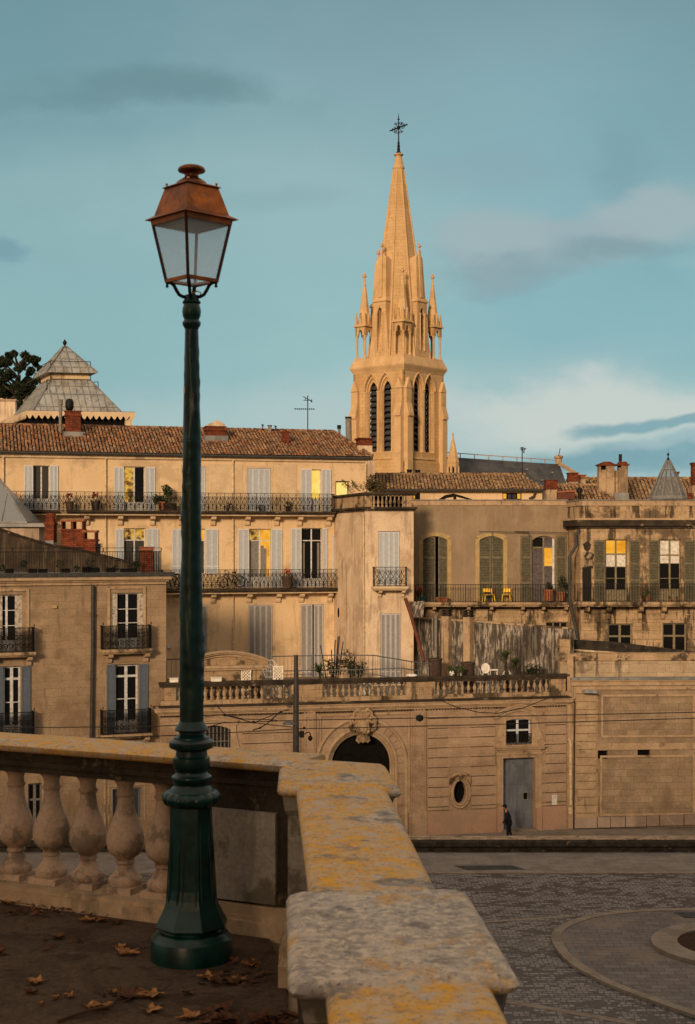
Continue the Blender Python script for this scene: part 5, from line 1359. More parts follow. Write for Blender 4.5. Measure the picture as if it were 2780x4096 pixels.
def stone_building():
    P = PF; t = thing('stone_house', 'weathered ashlar building with olive louvred shutters and a black stained cornice', 'building', P.P(4, -8, -3))
    G = 'green_shutter', 'green_slat'; kw = dict(leaves=1, slats=.17, st=.08, rails=(0, .35, .62, 1))
    window(P, t, 3, 1098, 612, 1214, 945, 'olive_frame', [['painted_sunset_amber', 'painted_sunset_amber'], ['white_curtain', 'white_curtain'], ['dark_glass', 'dark_glass'], ['dark_glass', 'dark_glass']], rows=(690, 758, 820), panel=880, ft=.07, label='french window with amber lit upper panes, sunset reflection painted in')
    window(P, t, 3, 1387, 612, 1502, 945, 'olive_frame', [['white_curtain', 'white_curtain'], ['white_curtain', 'white_curtain'], ['dark_glass', 'dark_glass'], ['dark_glass', 'dark_glass']], rows=(695, 740, 820), panel=876, ft=.07, label='french window with pale blinds')
    shutter(P, t, 3, 1036, 615, 1096, 945, G, **kw); shutter(P, t, 3, 1225, 615, 1283, 945, G, **kw); shutter(P, t, 3, 1328, 615, 1386, 945, G, **kw); shutter(P, t, 3, 1516, 615, 1577, 945, G, **kw)
    window(P, t, 3, 1112, 1062, 1242, 1230, 'olive_frame', 'dark_glass', rows=(1130,), ft=.09); window(P, t, 3, 1404, 1058, 1532, 1235, 'olive_frame', 'dark_glass', rows=(1128,), ft=.09)
    uR = P.uz(3, 2300, 500)[0]; zt = P.uz(3, 1200, 404)[1]; Ls = (PFs.P(0, 0, 0) - PF.P(0, 0, 0)).length
    m = MB(); P.wall(m, [(0, STREET), (uR, STREET), (uR, zt), (0, zt)], 12); m.build('wall', 'sooty_stone', t)
    m = MB(); PFs.wall(m, [(0, STREET), (Ls, STREET), (Ls, zt), (0, zt)], .9); m.build('side_wall', 'sooty_stone', t)
    zc0, zc1 = P.uz(3, 1200, 552)[1], P.uz(3, 1200, 498)[1]
    m = MB()
    for Q, b in ((P, uR), (PFs, Ls)):
        Q.box(m, -.1, b + .1, zc0, zc0 + .14, -.04, .14); Q.box(m, -.2, b + .2, zc0 + .14, zc1 - .12, -.043, .30); 
    m.build('cornice', 'dark_ledge', t)
    m = MB()
    for Q, b in ((P, uR), (PFs, Ls)): Q.box(m, -.24, b + .2, zc1 - .12, zc1, -.045, .36); Q.box(m, -.05, b + .05, zt - .32, zt, -.05, .07)
    m.build('string_course', 'cut_stone', t)
    m = MB()
    for Q, b in ((P, uR), (PFs, Ls)): Q.box(m, -.1, b + .1, zt + .001, zt + .06, -.5, .14)
    m.build('flashing', 'zinc', t)
    # rusticated storey below the balcony
    z00 = P.uz(3, 1300, 1235)[1]; z1 = P.uz(3, 1300, 1010)[1]; holes = [P.rect(3, 1112, 1062, 1242, 1230), P.rect(3, 1404, 1058, 1532, 1235)]
    for a, b in [(0, holes[0][0] - .02), (holes[0][1] + .02, holes[1][0] - .02), (holes[1][1] + .02, uR)]:
        m = MB(); z = z00
        while z < z1: P.box(m, a, b, z + .03, z + .48, 0, .06); z += .52
        m.build('rustication', 'sooty_stone', t)
    balcony(P, t, 3, 935, 848, 2300, 946, 972, 1.0, 'bars', brackets=(992, 1108, 1278, 1400), bh=.8, rail='iron', slab='sooty_stone', pitch=.16, brk='sooty_stone', bw=.26, sides=False)
    downpipe(P, t, [(960, 560), (940, 585), (944, 640), (908, 700), (908, 940), (950, 1140)], v=3, r=.10, w=.12, mat='gutter')
    # dark opening with a shade beside the corner
    m = MB(); P.box(m, *P.rect(3, 975, 760, 1020, 945), .0, .12); m.build('cupboard', 'iron', t)
    # black scab of soot round the corner window
    m = MB(); rnd = random.Random(4)
    for x, y, sx, sy in ((1000, 650, 22, 26), (1010, 700, 26, 22), (990, 770, 12, 16), (1015, 760, 20, 10)):
        pts = [P.uz(3, x + sx * (1 + rnd.uniform(-.25, .25)) * math.cos(a * .45), y + sy * (1 + rnd.uniform(-.25, .25)) * math.sin(a * .45)) for a in range(14)]
        P.extr(m, pts[::-1], .001, .012)
    m.build('soot_patch', 'dark_ledge', t)
stone_building()

# ------------------------------------------------------------------ lower street building with the arched gate, terrace on its roof
PB = Plane.of(160, 76.8, 568, 82)
def gate_building():
    P = PB; t = thing('gate_building', 'long low ochre stone building with a dark arched gate and a balustraded roof terrace', 'building', P.P(11, STREET, -3))
    B = lambda x, y=760: P.uz(0, x, y)[0]
    zc = -6.65; zcb = -7.17; uL = 0; uR = B(568)
    # openings
    win = P.rect(0, 505.5, 718.8, 531.3, 744.4); P.holes.append(arc_top(*win, .12))
    door = P.rect(0, 502.7, 757.7, 534.5, 830.6); P.holes.append(arc_top(*door, 0))
    bar = P.rect(0, 196, 725.5, 230.6, 777); P.holes.append(arc_top(*bar, .25))
    oc = P.uz(0, 459.6, 792.2); mu = oc[0] - B(458.6, 792)
    orx, orz = 6.3 * mu, 11 * mu
    ell = lambda rx, rz, n=28, c=oc: [(c[0] + rx * math.cos(2 * math.pi * i / n), c[1] + rz * math.sin(2 * math.pi * i / n)) for i in range(n)]
    P.holes.append(ell(orx, orz))
    gc = P.uz(0, 361.5, 764.5); gm = P.uz(0, 362.5, 764.5)[0] - gc[0]; gr = 35.2 * gm; gz0 = STREET
    def arch(r, c=gc, n=22, z0=gz0): return [(c[0] - r, z0), (c[0] + r, z0)] + [(c[0] + r * math.cos(math.pi * i / n), c[1] + r * math.sin(math.pi * i / n)) for i in range(n + 1)]
    P.holes.append(arch(gr))
    m = MB(); P.wall(m, [(uL, STREET), (uR, STREET), (uR, zc), (uL, zc)], 16, reveal=.35); m.build('wall', 'facade_stone', t)
    m = MB(); m.prism([(P.P(0, 0, -15.9).x, P.P(0, 0, -15.9).y + 0), (P.P(0, 0, -.3).x, P.P(0, 0, -.3).y), (P.P(uR, 0, -.3).x, P.P(uR, 0, -.3).y), (P.P(uR, 0, -15.9).x, P.P(uR, 0, -15.9).y)], zc - .02, zc + .02); m.build('terrace_floor', 'kerb_stone', t)
    # gate: wide voussoir ring, inner mouldings, doors
    m = MB(); r2 = 46 * gm; cg = P.uz(0, 363.3, 764); n = 17
    R0 = gr + .02
    for i in range(n):
        a0 = math.pi * i / n + .012; a1 = math.pi * (i + 1) / n - .012
        pts = [(gc[0] + R0 * math.cos(a0), gc[1] + R0 * math.sin(a0)), (gc[0] + (r2 - .12) * math.cos(a0), gc[1] + (r2 - .12) * math.sin(a0)), (gc[0] + (r2 - .12) * math.cos(a1), gc[1] + (r2 - .12) * math.sin(a1)), (gc[0] + R0 * math.cos(a1), gc[1] + R0 * math.sin(a1))]
        P.extr(m, pts, 0, .05)
    z = gc[1]
    while z > STREET + .6:
        for s in (-1, 1): 
            a, b = sorted((gc[0] + s * R0, gc[0] + s * (r2 - .12))); P.box(m, a, b, z - .56, z - .03, 0, .05)
        z -= .59
    m.build('voussoirs', 'facade_stone', t)
    m = MB(); pts = arch(r2 - .06)[1:]; m.tube([P.P(u, z, .05) for u, z in [pts[0]] + pts[1:] + [(gc[0] - r2 + .06, STREET)]], .10, 8)
    pts = arch(gr - .02)[1:]
    for r_, w_, th in ((gr - .02, .04, .10), (gr - .16, -.06, .08), (gr - .28, -.16, .08)):
        pp = arch(r_)[1:]; m.tube([P.P(u, z, w_) for u, z in pp + [(gc[0] - r_, STREET)]], th, 8)
    m.build('arch_moulding', 'cut_stone', t)
    m = MB(); P.extr(m, arch(gr - .25), -.34, -.30, [arch(gr - .40, n=22, z0=gz0 + .001)]) if False else None
    ri = gr - .30
    P.extr(m, arch(gr + .1, z0=gz0 - .2), -.44, -.36); o = m.build('gate_door', 'dark_wood', t)
    m = MB(); P.box(m, gc[0] - .05, gc[0] + .05, STREET, gc[1] + ri * .98, -.36, -.31)
    for s in (-1, 1):
        x0, x1 = gc[0] + s * .28, gc[0] + s * (ri - .35)
        for zz0, zz1 in ((gc[1] - .9, gc[1] + .55), (gc[1] - 3.2, gc[1] - 1.3), (STREET + .5, gc[1] - 3.6)):
            q = [(x0, zz0), (x1, zz0), (x1, zz1 - .45), (x1 - s * .4, zz1), (x0 + s * .25, zz1), (x0, zz1 - .25)]
            m.tube([P.P(u, z, -.345) for u, z in q + [q[0]]], .045, 5)
    P.box(m, gc[0] - ri, gc[0] + ri, gc[1] - 1.18, gc[1] - 1.03, -.36, -.30)
    m.build('moulded_panels', 'dark_wood', o)
    # carved keystone: shell, volutes, mask, hanging leaves
    kc = P.uz(0, 361.5, 726); m = MB(); K = gm
    def kp(a, b, w): return P.P(kc[0] + a * K, kc[1] - b * K, w)
    m.loops([[kp(a * s, b, w) for a, b in ((-7, -14), (7, -14), (9, -4), (6, 6), (4.5, 12), (0, 15), (-4.5, 12), (-6, 6), (-9, -4))] for s, w in ((1, .05), (.92, .30), (.6, .42))], True)
    for s in (-1, 1):
        m.tube([kp(s * x, y, .32) for x, y in spiral((9.0, -6.0), .8, 4.0, -1.2, 7.2, 22)], [.10] * 23, 6); m.tube([kp(s * x, y, .30) for x, y in ((8, 4), (11, 2.5), (12.5, -1), (11.5, -4))], [.08, .12, .10, .05], 6)
        m.tube([kp(s * x, y, .38) for x, y in ((1, -14), (5, -17), (8, -14), (9, -10))], [.10, .12, .10, .08], 6)
        m.tube([kp(s * x, y, .40) for x, y in ((2, 8), (4.5, 10), (6, 13), (4, 15.5))], [.09, .11, .09, .05], 6); m.tube([kp(s * x, y, .44) for x, y in ((4, -2), (5.6, 1), (5, 4.5), (3, 6.5))], [.06, .10, .10, .06], 6)
    for a in range(-3, 4): m.tube([kp(0, -6, .42), kp(a * 2.0, -16 + abs(a) * .9, .36)], [.05, .11], 6)
    c = kp(0, 1, .42); m.raw([(c.x + .28 * math.cos(a * .785) * math.cos(b * .5), c.y - .22 * math.sin(b * .5) * 1.0 + (-.0), c.z + .42 * math.sin(a * .785) * math.cos(b * .5)) for b in range(4) for a in range(8)], [(b * 8 + a, b * 8 + (a + 1) % 8, (b + 1) * 8 + (a + 1) % 8, (b + 1) * 8 + a) for b in range(3) for a in range(8)])
    for a in range(-2, 3): m.tube([kp(a * 1.1, 9, .42), kp(a * 1.9, 15.5 - abs(a) * .6, .34)], [.10, .05], 6)
    m.build('keystone', 'weathered_stone', t, smooth=40)
    # spandrel frames and pilasters
    def pil(x0, x1, y0, y1, ww=.10):
        m = MB(); u0, u1 = B(x0), B(x1); P.box(m, u0, u1, STREET + 1.35, zcb, 0, ww); z1 = P.uz(0, x0, y0)[1]; z0 = P.uz(0, x0, y1)[1]
        k = .13; P.box(m, u0 + .1, u0 + .1 + .05, z0, z1, ww - .01, ww + .035); P.box(m, u1 - .15, u1 - .1, z0, z1, ww - .01, ww + .035); P.box(m, u0 + .15, u1 - .15, z1 - .05, z1, ww - .01, ww + .033); P.box(m, u0 + .15, u1 - .15, z0, z0 + .05, ww - .01, ww + .033)
        P.box(m, u0 - .06, u1 + .06, STREET, STREET + 1.35, 0, ww + .06); m.build('pilaster', 'facade_stone', t)
    pil(412.5, 425.5, 712, 813); pil(303, 315.5, 716, 770)
    # coursed stone fields between
    def field(x0, x1, z0, z1, avoid=()):
        m = MB(); u0, u1 = B(x0), B(x1); z = z1
        while z - .2 > z0:
            a = z - .555; aa = max(a, z0); cut = [(p, q) for p, q, c, d in avoid if c < z and d > aa]
            segs = [(u0, u1)]
            for p, q in cut:
                ns = []
                for s0, s1 in segs:
                    if q <= s0 or p >= s1: ns.append((s0, s1)); continue
                    if p > s0: ns.append((s0, p))
                    if q < s1: ns.append((q, s1))
                segs = ns
            for s0, s1 in segs:
                if s1 - s0 > .1: P.box(m, s0, s1, aa + .03, z - .02, 0, .07)
            z = a
        m.build('stone_courses', 'facade_stone', t)
    zf = STREET + 1.36
    wa = P.rect(0, 495, 707, 545, 757); da = P.rect(0, 496, 750, 541, 832)
    for fx0, fx1 in ((427.5, 459.6), (459.6, 520), (520, 566)): field(fx0, fx1, zf, zcb - .02, [(wa[0], wa[1], wa[2], wa[3]), (da[0], da[1], da[2], da[3]), (oc[0] - orx * 1.75, oc[0] + orx * 1.75, oc[1] - orz * 1.55, oc[1] + orz * 1.75)])
    ba = P.rect(0, 186, 716, 242, 790); field(163, 300.5, zf, zcb - .55, [(ba[0], ba[1], ba[2] - 9, ba[3])])
    for x0, x1, zt_ in ((B(427.5) + .02, oc[0] - orx * 1.8, zcb - .03), (oc[0] + orx * 1.8, wa[0] - .02, zcb - .03), (wa[1] + .02, B(566) - .02, zcb - .03), (ba[1] + .02, B(300.5) - .02, zcb - .58)):
        m = MB(); P.extr(m, [(x0, zf), (x1, zf), (x1, zt_), (x0, zt_)], .001, .012); m.build('joint', 'groove_dirt', t)
    # frames round the gate bay
    m = MB(); u0, u1 = B(319), B(409.5); P.box(m, u0, u0 + .12, STREET + 1.3, zcb - .15, 0, .08); P.box(m, u1 - .12, u1, STREET + 1.3, zcb - .15, 0, .08); P.box(m, u0 + .12, u1 - .12, zcb - .27, zcb - .15, 0, .078)
    m.build('bay_frame', 'cut_stone', t)
    # pink plinth
    for a, b, h, o in ((426.6, 496, 1.33, .12), (541, 566, 1.33, .12), (496.2, 502.3, 1.30, .22), (535.2, 540.8, 1.30, .22), (163, 300, 1.33, .12)):
        m = MB(); P.box(m, B(a), B(b), STREET, STREET + h, 0, o); m.build('plinth', 'pink_plinth', t)
    # cornice
    m = MB(); mould(P, m, uL, uR - .1, [(zcb, zcb + .12, .12), (zcb + .12, zcb + .20, .24), (zcb + .20, zcb + .36, .34), (zcb + .36, zcb + .44, .40)]); m.build('cornice', 'cut_stone', t)
    m = MB(); P.box(m, uL - .4, uR, zcb + .44, zc + .012, -.06, .46); m.build('cornice_top', 'dark_ledge', t)
    m = MB(); u = uL
    while u < uR - .3: P.box(m, u, u + .10, zcb - .09, zcb - .001, 0, .10); u += .17
    m.build('dentils', 'dark_ledge', t)
    # door with surround
    u0, u1, z0, z1 = door
    m = MB(); P.box(m, u0, u1, z0, z1, -.40, -.34); o = m.build('door', 'blue_door', t)
    m = MB(); n = 4
    for i in range(n):
        a = u0 + (u1 - u0) * i / n + .012; b = u0 + (u1 - u0) * (i + 1) / n - .012
        for f0, f1 in ((.0, .27), (.275, .615), (.62, 1)): P.box(m, a, b, z0 + (z1 - z0) * f0, z0 + (z1 - z0) * f1 - .015, -.339, -.32)
    m.build('boards', 'blue_door', o)
    m = MB(); P.box(m, *P.rect(17, 622, 1325, 690, 1432), -.319, -.29); m.build('hatch_frame', 'pipe_grey', o); m = MB(); P.box(m, *P.rect(17, 632, 1338, 680, 1420), -.289, -.285); m.build('hatch_grille', 'shadow_void', o)
    m = MB(); k = .40
    P.box(m, u0 - k, u0, STREET + 1.3, z1 + .35, 0, .12); P.box(m, u1, u1 + k, STREET + 1.3, z1 + .35, 0, .12); P.box(m, u0, u1, z1 + .003, z1 + .35, 0, .118)
    P.box(m, u0 - .12, u0 - .02, STREET + 1.3, z1 + .12, .121, .16); P.box(m, u1 + .02, u1 + .12, STREET + 1.3, z1 + .12, .121, .16); P.box(m, u0 - .12, u1 + .12, z1 + .02, z1 + .12, .122, .163)
    P.box(m, u0 - k - .08, u1 + k + .08, z1 + .20, z1 + .36, 0, .17); P.box(m, u0 - .1, u1 + .1, z1 + .38, z1 + .72, 0, .09)
    m.build('door_surround', 'cut_stone', t)
    m = MB(); zl = P.uz(17, 550, 798)[1]; zl1 = P.uz(17, 550, 735)[1]; a, b = P.rect(17, 235, 735, 872, 800)[:2]
    P.box(m, a + .25, b - .25, zl - .02, zl + .12, 0, .2); P.box(m, a + .08, b - .08, zl + .12, zl + .24, 0, .34); P.box(m, a, b, zl + .24, zl1, 0, .44); m.build('ledge', 'cut_stone', t)
    m = MB(); P.box(m, u0 - .1, u1 + .1, STREET, STREET + .12, -.3, .3); m.build('doorstep', 'kerb_stone', t)
    # window over the door
    window(P, t, 0, 505.5, 718.8, 531.3, 744.4, 'shutter_stile', 'dark_glass', rows=(730.5,), ft=.085, hole=False, depth=.2, rise=.0)
    wu0, wu1, wz0, wz1 = win
    m = MB(); P.box(m, wu0 - .25, wu0, wz0 - .12, wz1 + .05, 0, .10); P.box(m, wu1, wu1 + .25, wz0 - .12, wz1 + .05, 0, .10)
    n = 12; ac = (wu0 + wu1) / 2; hw = (wu1 - wu0) / 2 + .62
    for r0, r1, ww in ((0, .20, .10), (.20, .34, .22), (.34, .42, .30)):
        for i in range(n):
            f0, f1 = -1 + 2 * i / n, -1 + 2 * (i + 1) / n; g = lambda f, e: (ac + f * hw, wz1 + .02 + .42 * math.cos(f * math.pi / 2) ** 1.2 + e)
            P.extr(m, [g(f0, r0), g(f1, r0), g(f1, r1), g(f0, r1)], 0, ww)
    for s in (-1, 1):        # scrolled consoles
        e = wu0 - .25 if s < 0 else wu1 + .25
        prof = [(0, wz1 - .1), (.10, wz1 - .15), (.16, wz1 - .5), (.34, wz1 - .9), (.52, wz1 - 1.25), (.55, wz0 + .0), (.40, wz0 - .13), (0, wz0 - .13)]
        P.extr(m, [(e + s * a, b) for a, b in prof][::s], 0, .11)
        m.tube([P.P(e + s * x, z, .13) for x, z in spiral((.27, wz0 + .14), .03, .22, 0, 11, 26)], .035, 5)
    m.build('window_surround', 'cut_stone', t)
    m = MB(); scroll_rail(P, m, wu0, wu1, wz0 + .02, wz0 + .62, .05, .34, .014); m.build('window_guard', 'iron', t)
    # oculus with carved crest
    m = MB(); P.extr(m, ell(orx * 1.02, orz * 1.02), -.34, -.30); m.build('oculus_pane', 'dark_glass', t)
    m = MB(); P.extr(m, ell(orx * 1.72, orz * 1.38), 0, .075, [ell(orx * 1.0, orz * 1.0)]); m.build('oculus_frame', 'facade_stone', t)
    m = MB()
    for k_, kz, r_, w_ in ((1.66, 1.34, .05, .08), (1.12, 1.07, .06, .08)):
        e = ell(orx * k_, orz * kz); m.tube([P.P(u, z, w_) for u, z in e + [e[0]]], r_, 6, False)
    m.build('oculus_moulding', 'cut_stone', t, smooth=60)
    m = MB(); zt_ = oc[1] + orz * 1.28
    for s in (-1, 1):
        m.tube([P.P(oc[0] + s * a, zt_ + b, .16) for a, b in ((.05, .22), (.25, .22), (.42, .10), (.55, -.12), (.60, -.34))], [.08, .11, .11, .10, .04], 7)
        m.tube([P.P(oc[0] + s * x, zt_ + z, .22) for x, z in spiral((.46, -.02), .03, .12, 0, 7, 10)], .045, 5)
        for q in range(3): m.tube([P.P(oc[0] + s * (.1 + .13 * q), zt_ + .20 - .05 * q, .2), P.P(oc[0] + s * (.14 + .16 * q), zt_ + .36 - .09 * q, .16)], [.07, .03], 5)
    m.tube([P.P(oc[0], zt_ + .34, .16), P.P(oc[0], zt_ + .08, .2), P.P(oc[0], zt_ - .16, .1)], [.07, .13, .05], 8); m.build('crest', 'weathered_stone', t, smooth=50)
    # barred window on the left with arched surround
    window(P, t, 0, 196, 725.5, 230.6, 777, 'pole_grey', 'grey_glass', rows=(745,), cols=3, hole=False, ft=.05, depth=.3, rise=0)
    b0, b1, bz0, bz1 = bar; m = MB()
    for i in range(9): u = b0 + (b1 - b0) * (i + .5) / 9; P.box(m, u - .018, u + .018, bz0, bz1 - .1, -.12, -.085)
    P.box(m, b0, b1, bz1 - .9, bz1 - .86, -.13, -.08); m.build('window_bars', 'pipe_grey', t)
    m = MB(); P.box(m, b0 - .3, b0, bz0, bz1, 0, .08); P.box(m, b1, b1 + .3, bz0, bz1, 0, .08); bc = (b0 + b1) / 2; hw = (b1 - b0) / 2 + .3
    for r0, r1, ww in ((0, .22, .08), (.22, .30, .16), (.5, .60, .06)):
        for i in range(n):
            f0, f1 = -1 + 2 * i / n, -1 + 2 * (i + 1) / n; g = lambda f, e: (bc + f * hw * (1 + r1 * .3), bz1 - .02 + .30 * math.cos(f * math.pi / 2) + e)
            P.extr(m, [g(f0, r0), g(f1, r0), g(f1, r1), g(f0, r1)], 0, ww)
    prof = [(0, bz1 - .3), (.08, bz1 - .8), (.25, bz1 - 1.5), (.45, bz1 - 2.1), (.5, bz1 - 2.6), (.3, bz1 - 2.9), (0, bz1 - 2.9)]
    P.extr(m, [(b1 + .3 + a, b) for a, b in prof][::-1], 0, .07); m.tube([P.P(b1 + .3 + x, z, .08) for x, z in spiral((.22, bz1 - 2.55), .03, .2, 0, 10, 22)], .03, 5)
    m.build('window_surround', 'cut_stone', t)
    # letter plate and pipe at the right end
    m = MB(); P.box(m, *P.rect(17, 965, 1352, 1028, 1476), .045, .08); m.build('notice_plate', 'sign_white', t)
    # roof balustrade
    z0b, z1b, zcop = -6.39, -5.66, -5.40
    m = MB(); P.box(m, uL + .05, uR - .02, zc + .013, z0b, -.36, -.02); o = m.build('roof_balustrade', 'weathered_stone', t)
    m = MB(); P.box(m, uL, uR + .03, z1b, zcop - .12, -.40, .02); P.box(m, uL - .05, uR + .08, zcop - .12, zcop, -.46, .08); m.build('coping', 'dark_ledge', o)
    for a, b in ((164.5, 176), (291.5, 322.5), (406.5, 435.0), (551.5, 566)):
        m = MB(); P.box(m, B(a), B(b), z0b, z1b, -.34, -.04)
        if b - a > 15: P.box(m, B(a), B(a) + .4, z0b - .1, z1b, -.04, .03); P.box(m, B(b) - .4, B(b), z0b - .1, z1b, -.04, .03)
        m.build('pedestal', 'weathered_stone', o)
    proto = None; H = z1b - z0b
    for a, b, n_ in ((177, 290.5, 18), (323.5, 405.5, 14), (436, 550.5, 19)):
        for i in range(n_):
            u = B(a) + (B(b) - B(a)) * (i + .5) / n_; c = P.P(u, 0, -.2)
            if proto is None:
                mm = MB(); mm.lathe([(.105, z0b), (.105, z0b + .06), (.06, z0b + .09), (.05, z0b + H * .2), (.11, z0b + H * .38), (.105, z0b + H * .48), (.05, z0b + H * .7), (.045, z0b + H * .82), (.07, z0b + H * .88), (.105, z1b - .06), (.105, z1b)], (c.x, c.y), 12)
                proto = mm.build('baluster', 'terrace_balusters', o, smooth=40); pc = c
            else:
                q = proto.copy(); COL.objects.link(q); q.parent = o; q.location = (c.x - pc.x, c.y - pc.y, 0)
    # segmental pediment standing on the roof line
    m = MB(); c0, c1 = P.uz(0, 188, 660)[0], P.uz(0, 269.5, 660)[0]; zb = P.uz(5, 450, 452)[1]; zt = P.uz(5, 450, 376)[1]; cc = (c0 + c1) / 2; hw = (c1 - c0) / 2; rise = zt - zb - .25; n = 20
    for r0, r1, ww in ((.0, .14, .05), (.14, .24, .22), (.24, .30, .34)):
        for i in range(n):
            f0, f1 = -1 + 2 * i / n, -1 + 2 * (i + 1) / n; g = lambda f, e: (cc + f * hw, zb + .02 + rise * (1 - abs(f) ** 2.0) + e)
            P.extr(m, [g(f0, r0), g(f1, r0), g(f1, r1), g(f0, r1)], -1.0, -.6 + ww)
    P.box(m, c0, c1, zb - .14, zb + .0, -1.0, -.35); P.box(m, c0 + .1, c1 - .1, zb - .26, zb - .14, -1.0, -.45)
    m.build('pediment', 'cut_stone', t)
    m = MB(); P.extr(m, [(c0, zb)] + [(c1, zb)] + [(cc + f * hw, zb + .03 + rise * (1 - f * f)) for f in [1 - 2 * i / n for i in range(n + 1)]], -.95, -.68); P.box(m, c0 + .3, c1 - .3, zc, zb - .26, -.95, -.6); m.build('pediment_wall', 'weathered_stone', t)
gate_building()

# ------------------------------------------------------------------ big retaining wall on the right
PH = Plane.of(568, 82, 706, 82.4)
def retaining_wall():
    P = PH; t = thing('retaining_wall', 'high brown block wall with two small black openings and rusticated stone pilaster', 'wall', P.P(4, STREET, -1))
    U = lambda x, y=800: P.uz(6, x, y)[0]; Zz = lambda y, x=1200: P.uz(6, x, y)[1]
    uR = U(2300)
    for a in ((1058, 805, 1110, 849), (1270, 793, 1338, 843)): P.holes.append(arc_top(*P.rect(6, *a), 0))
    zt = Zz(455)
    m = MB(); P.wall(m, [(0, STREET), (uR, STREET), (uR, zt), (0, zt)], 6, reveal=.3); m.build('wall', 'terrace_wall_stone', t)
    m = MB()
    for a in ((1050, 800, 1118, 855), (1262, 788, 1346, 848)): P.box(m, *P.rect(6, *a), -.45, -.31)
    m.build('vent', 'shadow_void', t)
    m = MB(); P.box(m, U(928), U(1056), STREET, zt, 0, .06)      # pilaster with courses
    z = zt - .05
    while z > STREET + .6: P.box(m, U(938), U(1047), z - .40, z - .0, .061, .15); z -= .458
    P.box(m, -.05, U(926), STREET, Zz(290) , 0, .05)
    m.build('pilaster', 'cut_stone', t)
    m = MB()       # raised frames of the two panels
    for x0, y0, x1, y1 in ((1085, 515, 1565, 722), (1080, 840, 1565, 1140)):
        a, b, c, d = P.rect(6, x0, y0, x1, y1); k = .12
        P.box(m, a - k, a, c - k, d + k, 0, .06); P.box(m, b, b + k, c - k, d + k, 0, .06); P.box(m, a, b, d, d + k, 0, .058); P.box(m, a, b, c - k, c, 0, .058)
    P.box(m, U(1047), uR, Zz(800), Zz(765), 0, .05); P.box(m, U(928), uR, zt - .25, zt, 0, .07)
    m.build('panel_frame', 'cut_stone', t)
    m = MB(); P.box(m, U(912), uR, zt, Zz(432), -.3, .22); P.box(m, U(908), uR, Zz(432), Zz(425), -.3, .3); m.build('cornice', 'cut_stone', t)
    m = MB(); P.box(m, U(908), uR, Zz(425) + .001, Zz(413), -.3, .34); m.build('flashing', 'zinc', t)
    m = MB(); rnd = random.Random(8); x = 930     # footing blocks
    for wd in (122, 70, 80, 112, 70, 130, 80, 120, 95, 140, 90, 110, 130):
        a, b = U(x), U(x + wd - 4); P.box(m, a, b, STREET + .05 + (a * .02), STREET + .62 + a * .025, .0, .25 + rnd.uniform(-.03, .03)); x += wd
    m.build('footing', 'pink_block', t)
    # upper wall set back
    m = MB(); zu = Zz(288) - .42; P.box(m, U(866, 380), uR, zt + .1, zu, -1.2, -.5); m.build('upper_wall', 'dressed_wall', t)
    m = MB(); P.box(m, U(862, 300), uR, zu + .001, zu + .16, -1.3, -.38); P.box(m, U(866), uR, zu + .161, zu + .42, -1.25, -.45); m.build('upper_coping', 'weathered_stone', t)
    m = MB(); P.box(m, U(862, 300), U(918, 300), zu + .3, Zz(212), -1.2, -.4); m.build('end_pier', 'weathered_stone', t)
    # sloping black parapet behind
    m = MB(); w = -2.0
    pt = [P.uz(3, x, y, w) for x, y in ((900, 1146), (1150, 1160), (1577, 1212), (1660, 1222), (1660, 1300), (900, 1300))]
    P.extr(m, pt[::-1], w - .3, w); m.build('sloping_parapet', 'parapet_face', t)
    m = MB(); pt = [P.uz(3, x, y, w + .02) for x, y in ((905, 1196), (1190, 1216), (1190, 1224), (905, 1206))]; P.extr(m, pt[::-1], w, w + .1); m.build('pale_ledge', 'cream_trim', t)
    # pipes
    downpipe(P, t, [(1172, 650), (1196, 665), (1205, 720), (1210, 1480)], v=17, r=.085, w=.16, mat='pipe_cream')
    downpipe(P, t, [(1150, 105), (1200, 115), (1258, 180), (1252, 690)], v=17, r=.03, w=.16, mat='wire', name='cable'); downpipe(P, t, [(1252, 690), (1245, 1800)], v=17, r=.04, w=.10, mat='wire', name='cable')
    m = MB(); P.box(m, *P.rect(17, 1178, 1508, 1222, 1590), .051, .1); m.build('junction_box', 'pipe_cream', t)
    m = MB(); c = P.P(*P.uz(6, 1020, 493, .5), .5); m.loops([[(c.x - .5, c.y + .3, c.z), (c.x - .45, c.y - .25, c.z - .02), (c.x + .35, c.y - .28, c.z - .04), (c.x + .4, c.y + .3, c.z)], [(c.x - .38, c.y + .25, c.z + .14), (c.x - .3, c.y - .15, c.z + .18), (c.x + .25, c.y - .15, c.z + .14), (c.x + .3, c.y + .25, c.z + .12)]], True); m.build('lamp_head', 'zinc', t)
retaining_wall()

